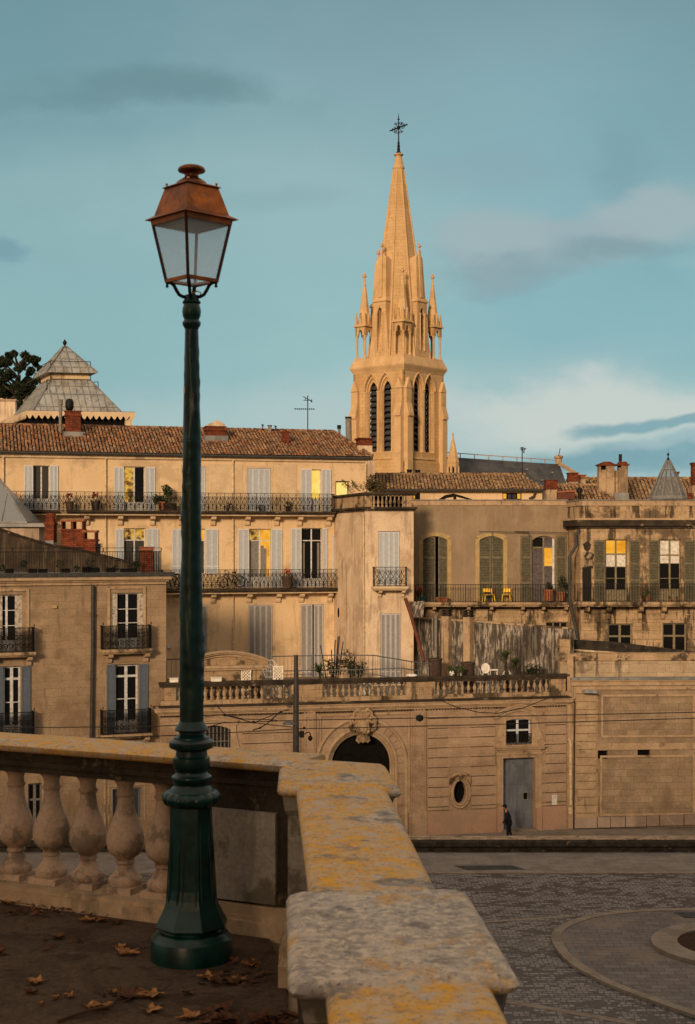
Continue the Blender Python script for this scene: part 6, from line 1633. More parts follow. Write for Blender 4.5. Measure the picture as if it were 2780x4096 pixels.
# ------------------------------------------------------------------ grimy wall behind the roof terrace
PG = Plane.of(405, 89.4, 573, 82.6)
def grimy_wall():
    P = PG; t = thing('terrace_back_wall', 'tall grimy wall streaked black and grey behind the roof terrace', 'wall', P.P(4, -6.6, -.3))
    pt = [P.uz(3, x, y) for x, y in ((60, 1034), (380, 1052), (915, 1092))]; zb = -6.6
    m = MB(); P.extr(m, [(pt[0][0], zb), (pt[-1][0], zb)] + pt[::-1], -.35, 0); m.build('wall', 'grimy_render', t)
    m = MB()
    for a, b in zip(pt, pt[1:]): P.extr(m, [(a[0], a[1]), (b[0], b[1]), (b[0], b[1] + .09), (a[0], a[1] + .09)], -.4, .05)
    m.build('coping', 'weathered_stone', t)
    for x0, x1, y0 in ((227, 264, 1010), (343, 380, 1015)):       # chimney shafts built against it
        m = MB(); u0, u1, z0, z1 = P.rect(3, x0, y0 + 12, x1, 1330, .3); P.box(m, u0, u1, zb, z1, 0, .42); o = m.build('shaft', 'chimney_render', t)
        m = MB(); 
        for k in range(3): P.box(m, u0 - .06, u1 + .06, z1 + .05 + k * .16, z1 + .12 + k * .16, -.05, .48)
        for uu in (u0, u1 - .08): P.box(m, uu, uu + .08, z1, z1 + .44, .02, .40)
        m.build('vent_cap', 'dark_ledge', o)
    m = MB(); m.tube([P.P(*P.uz(3, 192, 1240, .3), .3), P.P(*P.uz(3, 192, 1025, .3), .3)], .10, 8); m.tube([P.P(*P.uz(3, 175, 1200, .3), .3), P.P(*P.uz(3, 175, 1030, .3), .3)], .06, 8); m.tube([P.P(*P.uz(3, 192, 1030, .3), .3), P.P(*P.uz(3, 192, 1012, .3), .3)], [.1, .16], 8); m.build('flue_pipe', 'pipe_grey', t, smooth=40)
    # lean-to roof at the left end
    m = MB(); q = [at(3, 55, 955, 88), at(3, 130, 950, 87), at(3, 125, 1025, 86), at(3, 75, 1030, 87)]
    m.loops([[p for p in q], [p + Vector((0, 0, .12)) for p in q]], True); m.build('tin_cover', 'grimy_render', t)
grimy_wall()
# ------------------------------------------------------------------ old stone house on the left with its roof terrace
PA = Plane.of(0, 74, 166, 77.6)
def left_house():
    P = PA; t = thing('stone_town_house', 'brown stone town house with blue grey shutters and two dark window balconies per side', 'building', P.P(4, STREET, -3))
    U = lambda x, y=900: P.uz(4, x, y)[0]; Zz = lambda y, x=600: P.uz(4, x, y)[1]
    uL = -12; uR = P.uz(0, 166.2, 640)[0]; zt = Zz(592)
    wf = 'white_paint'
    window(P, t, 4, 783, 652, 1006, 1046, wf, 'dark_glass', rows=(765, 862), panel=968, ft=.07, cols=2, trans=False, label='tall french window with peeling white folded shutters')
    m = MB()
    for x0, x1 in ((784, 824), (967, 1005)): P.box(m, *P.rect(4, x0, 655, x1, 1045), -.17, -.06)
    P.build = None if False else None
    m.build('shutter', 'worn_shutter', t)
    window(P, t, 4, -60, 665, 158, 1070, wf, 'dark_glass', rows=(775, 882), panel=985, ft=.07, trans=False); m = MB(); P.box(m, *P.rect(4, 108, 668, 157, 1068), -.17, -.06); P.box(m, *P.rect(4, -58, 668, 18, 1068), -.17, -.06); m.build('shutter', 'worn_shutter', t)
    window(P, t, 4, 806, 1152, 970, 1640, wf, 'dark_glass', rows=(1235, 1395), panel=1545, ft=.10, label='tall window with white transom and iron scroll grille')
    window(P, t, 4, 24, 1165, 146, 1665, wf, 'dark_glass', rows=(1255, 1420), panel=1580, ft=.10)
    Bm = ('blue_shutter', 'blue_shutter')
    for x0, x1, y0, y1 in ((746, 803, 1152, 1640), (973, 1036, 1150, 1640), (149, 213, 1165, 1665), (-42, 22, 1165, 1665)): shutter(P, t, 4, x0, y0, x1, y1, Bm, leaves=1, st=.07, rails=(0, .3, .62, 1))
    # ground floor openings seen between the balusters
    window(P, t, 7, 148, 372, 222, 640, 'pipe_grey', 'dark_glass', rows=(460,), ft=.09); window(P, t, 7, 592, 398, 742, 560, 'blue_shutter', 'grey_glass', ft=.12)
    m = MB(); P.wall(m, [(uL, STREET), (uR, STREET), (uR, zt), (uL, zt)], 9.5); m.build('wall', 'ashlar', t)
    # mouldings round the windows
    def arch(v, x0, y0, x1, y1, k=.14, ww=.07):
        m = MB(); u0, u1, z0, z1 = P.rect(v, x0, y0, x1, y1); P.box(m, u0 - k, u0, z0, z1 + k, 0, ww); P.box(m, u1, u1 + k, z0, z1 + k, 0, ww); P.box(m, u0, u1, z1, z1 + k, 0, ww - .002); m.build('architrave', 'cut_stone', t)
    arch(4, 770, 622, 1003, 1046); arch(4, -70, 640, 185, 1070); arch(4, 746, 1148, 1036, 1640, .03, .03); arch(7, 575, 385, 758, 575, .06, .05); arch(7, 230, 300, 545, 640, .1, .06)
    # cornice and gutter
    m = MB(); mould(P, m, uL, uR - .15, [(zt - .02, zt + .14, .12), (zt + .14, zt + .24, .24), (zt + .24, zt + .42, .38)]); m.build('cornice', 'cut_stone', t)
    m = MB(); P.box(m, uL, uR + .35, zt + .422, zt + .62, -.2, .46); m.build('gutter', 'gutter', t)
    downpipe(P, t, [(650, 600), (650, 1000), (642, 1500), (640, 1900), (640, 2180)], v=4, r=.10, w=.14, mat='gutter')
    # window balconies with dense dark ironwork
    for (x0, x1, yr, ys, yb) in ((724, 1060, 878, 1045, 1080), (-90, 240, 896, 1070, 1105), (722, 1058, 1468, 1640, 1672), (-90, 240, 1490, 1672, 1700)):
        o = balcony(P, t, 4, x0, yr, x1, ys, yb, .62, 'bars', brackets=(x0 + 40, x1 - 40), bh=.5, slab='weathered_stone', pitch=.07, brk='cut_stone', bw=.24)
        u0, zr = P.uz(4, x0, yr, .62); u1 = P.uz(4, x1, yr, .62)[0]; z0 = P.uz(4, x0, ys, .62)[1]
        m = MB(); n = 9
        for i in range(n):
            c = u0 + (u1 - u0) * (i + .5) / n
            for zz in (z0 + .28, z0 + .72): m.tube([P.P(c + x, zz + z, .60) for x, z in spiral((0, 0), .02, .15, 0, 9, 12)], .024, 4)
        for uu in (u0, u1): m.tube([P.P(uu, zr, .62), P.P(uu, zr + .14, .62)], .03, 6)
        m.build('scrollwork', 'iron', o)
    # white cast grille at the foot of the lower windows
    for x0, x1, y0, y1 in ((806, 968, 1550, 1625), (24, 146, 1580, 1655)):
        u0, u1, a, b = P.rect(4, x0, y0, x1, y1); m = MB()
        for i in range(6):
            for j in range(2):
                c = (u0 + (u1 - u0) * (i + .5) / 6, a + (b - a) * (j + .5) / 2); m.tube([P.P(c[0] + .11 * math.cos(q), c[1] + .13 * math.sin(q), .05) for q in [k * .785 for k in range(9)]], .022, 4)
        m.build('window_grille', 'white_metal', t)
    # vent
    m = MB(); u, z = P.uz(4, 380, 748); P.box(m, u - .12, u + .12, z - .08, z + .08, 0, .1); m.build('vent', 'ochre_stone', t)
    # black soot blotches on the stone near the corner
    m = MB(); rnd = random.Random(6)
    for x, y, sx, sy in ((1108, 853, 26, 14), (1120, 1060, 20, 60), (1095, 1180, 30, 30), (740, 830, 22, 30), (1090, 1400, 14, 40)):
        pts = [P.uz(4, x + sx * (1 + rnd.uniform(-.4, .3)) * math.cos(a * .45), y + sy * (1 + rnd.uniform(-.4, .3)) * math.sin(a * .45)) for a in range(14)]
    # flat roof with railing
    m = MB(); p = [P.P(uL, 0, .2), P.P(uR, 0, .2), P.P(uR, 0, -9), P.P(uL, 0, -9)]; m.prism([(q.x, q.y) for q in p], zt + .3, zt + .60); m.build('roof', 'zinc', t)
    zr = P.uz(14, 700, 565, .1)[1]; z0 = zt + .62; ur = P.uz(14, 1452, 600, .1)[0]
    m = MB(); bar_rail(P, m, uL, ur, z0, zr - .2, .1, .135, .010, sides=2.5); P.box(m, uL, ur, zr - .03, zr, .07, .13)
    i = 0; u = ur
    while u > uL: P.box(m, u - .02, u + .02, zr - .2, zr, .08, .12); u -= 1.6
    m.build('roof_railing', 'iron', t)
    chimney(P, t, 14, 1300, 556, 1380, 800, -1.2, .8, 'brick_red', cap=.2, capmat='terracotta', down=.4)
    m = MB(); rnd = random.Random(15)
    for _ in range(16):
        uu = rnd.uniform(uL, P.uz(14, 1250, 700, -.5)[0]); P.box(m, uu - .22, uu + .22, z0, z0 + rnd.uniform(.2, .3), -1.0, -.6)
    m.build('planters', 'dark_wood', t)
    m = MB()
    for _ in range(26):
        uu = rnd.uniform(uL, P.uz(14, 1280, 700, -.5)[0]); c = P.P(uu, z0 + rnd.uniform(.2, .5), -.8 - rnd.random() * .5); leaf_clump(m, c, rnd.uniform(.15, .3), 60, .06, rnd)
    m.build('terrace_plants', 'dark_foliage', t)
left_house()

PL = Plane.of(-20, 80.5, 166, 80.5)
def gable_house():
    P = PL; t = thing('gable_house', 'low house behind the roof terrace with sloping tiled wall top and red brick chimneys', 'building', P.P(4, -6, 0))
    g = lambda x, y, w=0: P.uz(14, x, y, w)
    zb = -7
    m = MB(); pts = [g(-150, 355), g(0, 412), g(200, 480), g(430, 548), g(480, 560), g(700, 588), g(860, 632), g(1280, 735)]
    P.extr(m, [(pts[0][0], zb), (pts[-1][0], zb)] + pts[::-1], -.4, 0); m.build('gable_wall', 'dark_wall', t)
    m = MB(); 
    for a, b in zip(pts, pts[1:]):
        n = max(1, int((b[0] - a[0]) / .34))
        for i in range(n):
            f0, f1 = i / n + .01, (i + 1) / n - .01; q0 = (a[0] + (b[0] - a[0]) * f0, a[1] + (b[1] - a[1]) * f0 + .02); q1 = (a[0] + (b[0] - a[0]) * f1, a[1] + (b[1] - a[1]) * f1 + .03)
            P.extr(m, [q0, q1, (q1[0], q1[1] + .09), (q0[0], q0[1] + .12)], -.5, .1)
    m.build('tile_coping', 'roof_tiles_tan', t)
    m = MB(); pp = [g(-150, 355), g(1280, 735)]
    P.box(m, g(-150, 0)[0], g(1280, 0)[0], zb, -5.6, -6, -.41); m.build('body', 'dark_wall', t)
    # chimneys
    chimney(P, t, 14, 550, 310, 748, 600, -.6, 1.0, 'brick_red', hollow=.42, down=.6); chimney(P, t, 14, 750, 408, 862, 660, -.3, .9, 'brick_red', hollow=.38, down=.6)
    chimney(P, t, 14, 402, 330, 484, 500, -.7, .9, 'brick_red', cap=.0, flash=None, down=.1)
    m = MB(); u0, u1, z0, z1 = P.rect(14, 402, 300, 484, 360, -.7); P.box(m, u0 - .05, u1 + .05, z0, z0 + .12, -1.65, -.65); P.box(m, u0 + .03, u1 - .03, z0 + .12, z1, -1.58, -.72); zt = g(440, 250)[1]
    uc = (u0 + u1) / 2; q = P.P(uc, 0, -1.15); m.lathe([(.26, z1), (.30, z1 + .12), (.28, z1 + .3), (.20, zt - .08), (.08, zt)], (q.x, q.y), 12); m.build('chimney_head', 'brick_red', t)
    m = MB(); P.box(m, *P.rect(14, 410, 500, 482, 560, -.7), -1.7, -.66); m.build('flashing', 'zinc', t)
    m = MB(); u0, u1, z0, z1 = P.rect(14, 858, 528, 908, 560, -.3); P.box(m, u0, u1, z1 - .06, z1, -.9, -.3); P.box(m, u0, u1, z1 - .18, z1 - .12, -.9, -.3); P.box(m, u0 + .08, u0 + .14, z0 - .6, z1 - .06, -.7, -.5); P.box(m, u1 - .14, u1 - .08, z0 - .6, z1 - .06, -.7, -.5); m.build('roof_vent', 'iron', t)
    # cream attic with a glazed hip roof
    m = MB(); a = g(-150, 500, -2.6); b = g(352, 375, -2.6)
    P.box(m, a[0], b[0], -6.4, b[1], -7, -2.6); m.build('attic_wall', 'rose_render', t)
    m = MB(); P.box(m, a[0], g(404, 350, -2.4)[0], b[1] - .02, g(404, 345, -2.4)[1], -7.2, -2.3); m.build('attic_roof', 'zinc', t)
    m = MB(); y = -2.6; p0, p1, p2 = g(-150, 330, y), g(230, 330, y), g(0, 20, y); ze = p1[1]
    ap = (p2[0] - .6, p2[1] + .7)
    m.raw([P.P(ap[0] - 3.5, ze, y), P.P(p1[0], ze, y), P.P(p1[0], ze, -6.9), P.P(ap[0] - 3.5, ze, -6.9), P.P(ap[0], ap[1], -4.7)], [(0, 1, 4), (1, 2, 4), (2, 3, 4), (3, 0, 4), (3, 2, 1, 0)]); m.build('skylight', 'skylight_glass', t)
    m = MB(); apx = P.P(ap[0], ap[1] + .02, -4.7)
    m.tube([P.P(p1[0], ze + .03, y), apx], .06, 6)
    for f in (.25, .5, .75): 
        uu = p1[0] + (ap[0] - 3.5 - p1[0]) * f; m.tube([P.P(uu, ze + .03, y + .02), P.P(uu + (ap[0] - uu) * .0, ze + (ap[1] - ze) * (1 - abs(uu - ap[0]) / abs((p1[0] if uu > ap[0] else ap[0] - 3.5) - ap[0])) + .02, y - (2.1) * (1 - abs(uu - ap[0]) / abs((p1[0] if uu > ap[0] else ap[0] - 3.5) - ap[0])))], .035, 5)
    m.box(0, .001, 0, .001, 0, .001) if False else None
    P.box(m, ap[0] - 3.5, p1[0] + .1, ze - .08, ze + .03, -7, y + .08); m.build('glazing_bar', 'zinc', t)
gable_house()

# ------------------------------------------------------------------ glazed pyramid roof pavilion
def pavilion():
    o = at(13, 300, 850, 104); e1 = at(13, 1525, 868, 105.3); e2 = at(13, 20, 970, 113)
    c0 = Vector((o.x, o.y)); a = Vector((e1.x, e1.y)) - c0; b = Vector((-4.1, 9.0))
    zE = o.z
    t = thing('market_pavilion', 'grey metal roofed pavilion with two tier pyramid roof and scalloped eaves board', 'pavilion', (c0.x + 2, c0.y + 4, 3))
    cen = c0 + a * .5 + b * .5
    def q(s, tt): p = c0 + a * s + b * tt; return p
    def ring(k, z, off=(0, 0)):
        cc = cen + a * off[0] + b * off[1]; return [(*(cc + (q(*st) - cen) * k), z) for st in ((0, 0), (1, 0), (1, 1), (0, 1))]
    m = MB(); m.loops([ring(.90, 2), ring(.90, zE - .35)], True); m.build('wall', 'shadow_void', t)
    m = MB(); m.loops([ring(1.0, zE - .12), ring(1.0, zE + .0), ring(.98, zE + .04)], True); m.build('eaves', 'zinc', t)
    m = MB()    # scalloped fascia, front and left side
    for (p0, p1) in ((q(0, 0), q(1, 0)), (q(0, 1), q(0, 0))):
        P = Plane(p0, p1); L = (p1 - p0).length; n = int(L / .42)
        for i in range(n):
            u0 = L * i / n; u1 = L * (i + 1) / n; um = (u0 + u1) / 2
            P.extr(m, [(u0, zE - .32), (u0 + .06, zE - .38), (um - .10, zE - .50), (um, zE - .60), (um + .10, zE - .50), (u1 - .06, zE - .38), (u1, zE - .32), (u1, zE - .02), (u0, zE - .02)], .0, .04)
    m.build('fascia', 'cream_trim', t)
    m = MB(); p = q(.945, .03); m.obox(p, a, b, .22, .22, 2, zE - .3); p = q(.99, .02); m.build('corner_post', 'cream_trim', t)
    # roof tiers; apex over px 64.8
    ap = at(13, 730, 130, 108.4); A2 = Vector((ap.x, ap.y))
    zB = zE + .05; z1 = at(13, 790, 480, 105.6).z; z2 = z1 + 1.25 * .55; zc = at(13, 790, 418, 106).z; ze2 = at(13, 735, 405, 105.8).z
    def rq(k, z): return [(*(A2 + (q(*st) - cen) * k), z) for st in ((0, 0), (1, 0), (1, 1), (0, 1))]
    k0, k1, ke = .80, .36, .47
    m = MB(); m.loops([rq(k0, zB), rq(k1, z1)], True); o1 = m.build('lower_roof', 'zinc_roof', t)
    m = MB(); m.loops([rq(k1 * .99, z1 - .05), rq(k1 * .99, zc + .25)], True); m.build('collar', 'cream_trim', t)
    m = MB(); m.loops([rq(ke, zc), rq(ke * .99, zc + .05), rq(.01, ap.z)], True); o2 = m.build('upper_roof', 'zinc_roof', t)
    def seams(k0, z0, k1, z1_, n, o, rows, r=.035):
        m = MB(); L0 = rq(k0, z0); L1 = rq(k1, z1_)
        for s in range(4):
            p0, p1 = Vector(L0[s]), Vector(L0[(s + 1) % 4]); r0, r1 = Vector(L1[s]), Vector(L1[(s + 1) % 4])
            nrm = (p1 - p0).cross(r0 - p0).normalized() * .03
            m.tube([p0 + nrm, r0 + nrm], r * 1.8, 5)
            for i in range(1, n):
                f = i / n
                # parallel standing seams: those outside the top edge end on the hip
                P0 = p0.lerp(p1, f); w0 = (p1 - p0).length; w1 = (r1 - r0).length; x = (f - .5) * w0
                if abs(x) <= w1 / 2: T = ((r0 + r1) / 2) + (p1 - p0).normalized() * x
                else:
                    h = (w0 / 2 - abs(x)) / (w0 / 2 - w1 / 2); T = (p0 + p1) / 2 + (((r0 + r1) / 2) - ((p0 + p1) / 2)) * h + (p1 - p0).normalized() * x
                m.tube([P0 + nrm, T + nrm], r, 4)
            for f in rows: m.tube([p0.lerp(r0, f) + nrm * 1.2, p1.lerp(r1, f) + nrm * 1.2], r, 4)
        m.build('seam', 'zinc', o)
    seams(k0, zB, k1, z1, 13, o1, (.12, .52, .78), .03); seams(ke, zc + .05, .02, ap.z, 6, o2, (.18, .5, .78), .03)
    m = MB(); z = ap.z; m.lathe([(.05, z - .1), (.06, z + .1), (.13, z + .18), (.17, z + .32), (.10, z + .42), (.02, z + .55)], (A2.x, A2.y), 10); m.build('finial', 'iron', t, smooth=True)
    # guard rails on the roof
    m = MB(); rr = rq(.375, 0)
    for s in (0, 3):
        p, r = rr[s], rr[(s + 1) % 4]
        for k in range(2): m.tube([(p[0], p[1], z1 + (1.35 if k else .0)), (r[0], r[1], z1 + (1.35 if k else .0))], .03, 5)
        for pp in (p, r): m.tube([(pp[0], pp[1], z1 - .1), (pp[0], pp[1], z1 + 1.35)], .03, 5)
    x1 = at(13, 1107, 640, 107); x2 = at(13, 1105, 525, 107); x3 = at(13, 1022, 538, 107); m.tube([x1, x2, x3, at(13, 1010, 570, 107)], .04, 5)
    x1 = at(13, 530, 620, 104.6); x2 = at(13, 530, 500, 104.6); x3 = at(13, 580, 518, 104.6); m.tube([x1, x2, x3], .04, 5)
    m.build('guard_rail', 'iron', t)
pavilion()

# ------------------------------------------------------------------ umbrella pine on the far left and the pale wall under it
def pine():
    Y = 122; rnd = random.Random(21)
    base = at(13, 150, 900, Y); t = thing('pine_tree', 'dark pine tree with rounded tufted crown behind the pavilion roof', 'tree', (base.x, Y, 2))
    m = MB(); tr = at(13, 190, 760, Y)
    m.tube([(tr.x, Y, 0), tr, at(13, 195, 600, Y), at(13, 210, 450, Y)], [.4, .32, .26, .2], 8)
    cl = [(285, 230, 62), (330, 270, 45), (385, 275, 52), (400, 325, 38), (160, 205, 42), (120, 240, 30), (85, 222, 26), (25, 280, 45), (0, 330, 40), (95, 300, 55), (60, 330, 40), (110, 450, 75), (60, 490, 55), (250, 350, 55), (215, 380, 40), (350, 400, 50), (330, 430, 36),
          (450, 385, 40), (430, 470, 48), (470, 510, 40), (400, 520, 40), (320, 520, 60), (280, 580, 60), (190, 560, 60), (130, 600, 60), (50, 580, 55), (0, 540, 50), (100, 660, 60), (20, 660, 60), (10, 430, 40), (200, 660, 60), (260, 650, 50), (330, 640, 50), (380, 600, 40), (-60, 400, 80), (-60, 600, 90), (210, 760, 45), (190, 800, 38), (230, 700, 50), (160, 830, 25)]
    for x, y, r in cl[::2]: m.tube([at(13, 205, min(y + 160, 700), Y), at(13, (x + 205) / 2, y + 70, Y + rnd.uniform(-1, 1)), at(13, x, y, Y)], [.14, .10, .04], 5)
    m.build('trunk', 'bark', t)
    m = MB(); k = .088776 * Y / F
    for x, y, r in cl:
        c = at(13, x, y, Y + rnd.uniform(-2, 2)); R_ = r * k
        for _ in range(5):
            d = Vector((rnd.gauss(0, 1), rnd.gauss(0, 1), rnd.gauss(0, .8))) * R_ * .33; leaf_clump(m, c + d, R_ * .55, 60, .13, rnd)
        leaf_clump(m, c, R_ * .8, 150, .16, rnd)
    m.build('crown', 'dark_foliage', t)
    P = Plane.of(-40, 118, 40, 118); t2 = thing('garden_wall', 'pale plastered garden wall under the pine tree at the left edge', 'wall', P.P(2, 3, 0))
    a = P.uz(13, 172, 735); b = P.uz(13, -400, 905)
    m = MB(); P.box(m, b[0], a[0], 0, a[1] - .06, -.6, 0); m.build('wall', 'pale_render', t2); m = MB(); P.box(m, b[0], a[0] + .1, a[1] - .06, a[1] + .08, -.7, .1); m.build('coping', 'cut_stone', t2)
    m = MB(); bar_rail(P, m, b[0], a[0] - 2, a[1] + .08, a[1] + 1.2, -.3, .3, .02); m.build('railing', 'white_metal', t2)
    m = MB(); P.box(m, b[0], P.uz(13, 75, 500)[0], 2, P.uz(13, 50, 545)[1], -9, -8); q0 = P.uz(13, -300, 480, -9); q1 = P.uz(13, 70, 500, -9)
    o = thing('far_house', 'distant house with orange tiled roof glimpsed through the pine branches', 'building', P.P(1, 3, -8)); m.build('wall', 'pale_render', o)
    m = MB(); roof_field(m, P, (b[0], q1[0]), (P.uz(13, 50, 545)[1], P.uz(13, 50, 495)[1] + .3), (-7.8, -10)); m.build('roof', 'roof_tiles_red', o)
pine()

# ------------------------------------------------------------------ church nave with slate roof and small turret, right of the tower
def nave():
    Y = 186; P = Plane.of(440, 186, 600, 192); t = thing('church_nave', 'long dark slate church roof with pale stone gable end and ridge cresting', 'church', P.P(8, 0, -4))
    g = lambda x, y, w=0: P.uz(3, x, y, w)
    a = g(245, 166, -7); b = g(848, 206, -7); zr = a[1] - .3
    ue = g(930, 330)[0]; z0 = g(600, 340)[1] - 4
    m = MB(); m.raw([P.P(a[0], z0, 0), P.P(ue + .8, z0, 0), P.P(g(852, 206, -7)[0], b[1] - .1, -7), P.P(a[0], a[1] - .1, -7), P.P(a[0], z0, -14), P.P(ue + .8, z0, -14)], [(0, 1, 2, 3), (4, 3, 2, 5), (1, 5, 2), (0, 3, 4)]); m.build('roof', 'slate', t)
    m = MB(); P.box(m, a[0], ue + .8, STREET, z0, -14, 0); m.build('wall', 'tower_stone', t)
    m = MB()
    p0 = P.P(b[0], b[1] + .05, -7); p1 = P.P(g(988, 300, -1)[0], g(988, 290, -1)[1], -1.0)
    m.loops([[p + Vector((dx, 0, dz)) for dx, dz in ((-.2, -.2), (.2, -.2), (.2, .22), (-.2, .22))] for p in (p1 - (p0 - p1) * .4, p0)], True)
    m.lathe([(.45, p0.z - .1), (.45, p0.z + .6), (.65, p0.z + .75), (.65, p0.z + .95), (.2, p0.z + 1.15)], (p0.x, p0.y), 8); m.build('gable_coping', 'cut_stone', t)
    m = MB(); m.tube([(p0.x, p0.y, p0.z + 1), at(3, 856, 125, 190)], .05, 5); m.build('lightning_rod', 'iron', t)
    m = MB(); r0 = P.P(a[0], a[1] + .5, -7); r1 = P.P(b[0], b[1] + .45, -7); m.tube([r0, r1], .06, 5)
    for i in range(9): q = r0.lerp(r1, i / 8); m.tube([q, q - Vector((0, 0, .6))], .07, 5)
    m.build('ridge_rail', 'cut_stone', t)
    m = MB(); rnd = random.Random(2)
    for i in range(9):
        f = rnd.random(); h = rnd.random() * .7 + .15; q = P.P(a[0] + (b[0] - a[0]) * f, 0, 0); u = a[0] + (ue - a[0]) * f; w = -7 * h; z = z0 + (a[1] + (b[1] - a[1]) * f - z0) * h; P.box(m, u - .18, u + .18, z, z + .22, w - .3, w + .1)
    m.build('roof_vent', 'zinc', t)
    Y = 177; c = at(3, 283, 250, Y); k = .187064 * Y / F; Zc = lambda y: CAM_Z + (HY - (425 + y * .187064)) * Y / F
    t2 = thing('church_turret', 'small octagonal stone turret with pointed spirelet beside the tower', 'turret', (c.x, Y, 5))
    m = MB(); 
    for i in range(8):
        a_ = math.pi / 4 * i + .39; p = (c.x + 30 * k * math.cos(a_), Y + 30 * k * math.sin(a_)); m.lathe([(.16, Zc(285)), (.16, Zc(222))], p, 6)
    m.lathe([(27 * k, 0), (27 * k, Zc(205))], (c.x, Y), 8, rot=.39); m.lathe([(33 * k, Zc(222)), (34 * k, Zc(200)), (35 * k, Zc(198)), (35 * k, Zc(192))], (c.x, Y), 8, rot=.39); m.build('drum', 'tower_stone', t2)
    m = MB(); 
    for i in range(8):
        a_ = math.pi / 4 * i; P2 = Plane((c.x + 27.3 * k * math.cos(a_) - .0, Y + 27.3 * k * math.sin(a_)), (c.x + 27.3 * k * math.cos(a_) + 1 * math.sin(-a_) * -1, Y + 27.3 * k * math.sin(a_) + math.cos(a_)))
    m.lathe([(33 * k, Zc(193)), (4 * k, Zc(62)), (5 * k, Zc(60)), (3 * k, Zc(56)), (6 * k, Zc(50)), (3 * k, Zc(44)), (1 * k, Zc(34))], (c.x, Y), 8, rot=.39); m.build('spirelet', 'tower_trim', t2)
    m = MB()
    for i in range(8):
        a_ = math.pi / 4 * i + math.pi / 4 * .0 ; d = Vector((math.cos(a_), math.sin(a_))); q = Vector((-d.y, d.x)); cc = Vector((c.x, Y)) + d * 25.2 * k
        m.obox(cc, q, d, 6 * k, .05, Zc(272), Zc(228))
    m.build('opening', 'shadow_void', t2)
nave()

# ------------------------------------------------------------------ tile roofed houses behind the tan building and at the right
def roof_house():
    P = Plane.of(366, 98, 560, 98); t = thing('low_attic_house', 'low cream attic with mossy tan tile roof between the bay and the slate roof', 'building', P.P(6, 2, 0))
    g = lambda x, y, w=0, v=3: P.uz(v, x, y, w)
    uL = P.uz(0, 371, 489)[0]; uR = g(778, 342, .4)[0]; ze = g(300, 347, .4)[1]; zr = g(300, 266, -3.4)[1]; uRr = g(652, 268, -3.4)[0]; uLr = uL + .2
    window(P, t, 3, 548, 362, 650, 398, 'dark_wood', [['painted_sunset_amber', 'grey_glass', 'grey_glass', 'painted_sunset_amber']], cols=4, depth=.15, ft=.06); window(P, t, 3, 60, 362, 108, 398, 'dark_wood', [['painted_sunset_amber', 'dark_glass']], depth=.15, ft=.06)
    m = MB(); P.wall(m, [(uL, -2), (g(760, 380)[0], -2), (g(760, 380)[0], ze - .05), (uL, ze - .05)], 7); m.build('wall', 'cream_render', t)
    m = MB(); roof_field(m, P, (uL, uR), (ze + .03, zr), (.45, -3.4), pitch=.24, row=.38, r=.10, clip=lambda u, f: u < uR + (uRr - uR) * f, seed=11)
    m.raw([P.P(uL, ze, .4), P.P(uR, ze, .4), P.P(uRr, zr - .04, -3.4), P.P(uL, zr - .04, -3.4)], [(0, 1, 2, 3)], .02)
    m.raw([P.P(uR, ze, .4), P.P(uR, ze, -7.2), P.P(uRr, zr - .04, -3.4)], [(0, 1, 2)], .3); m.raw([P.P(uL, ze, -7.2), P.P(uR, ze, -7.2), P.P(uRr, zr - .04, -3.4), P.P(uL, zr - .04, -3.4)], [(0, 1, 2, 3)], .3)
    rnd = random.Random(1); u = uL
    while u < uRr: m.tube([P.P(u, zr + .04, -3.4), P.P(u + .42, zr + .02, -3.4)], [.13, .11], 8); m.t[-10:] = [rnd.uniform(.1, .9)] * 10; u += .38
    m.build('roof', 'roof_tiles_tan', t)
    m = MB(); m.tube([P.P(uL, ze - .02, .48), P.P(uR, ze - .02, .48)], .07, 8); m.build('gutter', 'gutter', t)
    m = MB(); pts = [g(x, y, .03) for x, y in ((205, 398), (240, 375), (285, 366), (330, 378), (390, 398), (360, 398), (320, 388), (300, 382), (300, 398), (285, 398), (285, 384), (250, 390), (235, 398))]; P.extr(m, pts[::-1], 0, .05); m.build('eyebrow_frame', 'dark_wood', t)
    m = MB(); m.tube([P.P(*g(690, 395, .2), .2), P.P(*g(715, 382, .2), .2), P.P(*g(722, 360, .2), .2)], .08, 8); m.build('drainpipe', 'gutter', t)
    for x, y0, y1 in ((14, 252, 268), (50, 238, 262), (95, 240, 264)):
        m = MB(); c = at(3, x, y1, 102); s = 13 * .187 * 102 / F; m.lathe([(s, c.z - .4), (s, at(3, x, y0, 102).z - .1), (s * 1.15, at(3, x, y0, 102).z - .05), (s * 1.15, at(3, x, y0, 102).z)], (c.x, c.y), 12); m.build('chimney_pot', 'iron', t, smooth=40)
roof_house()
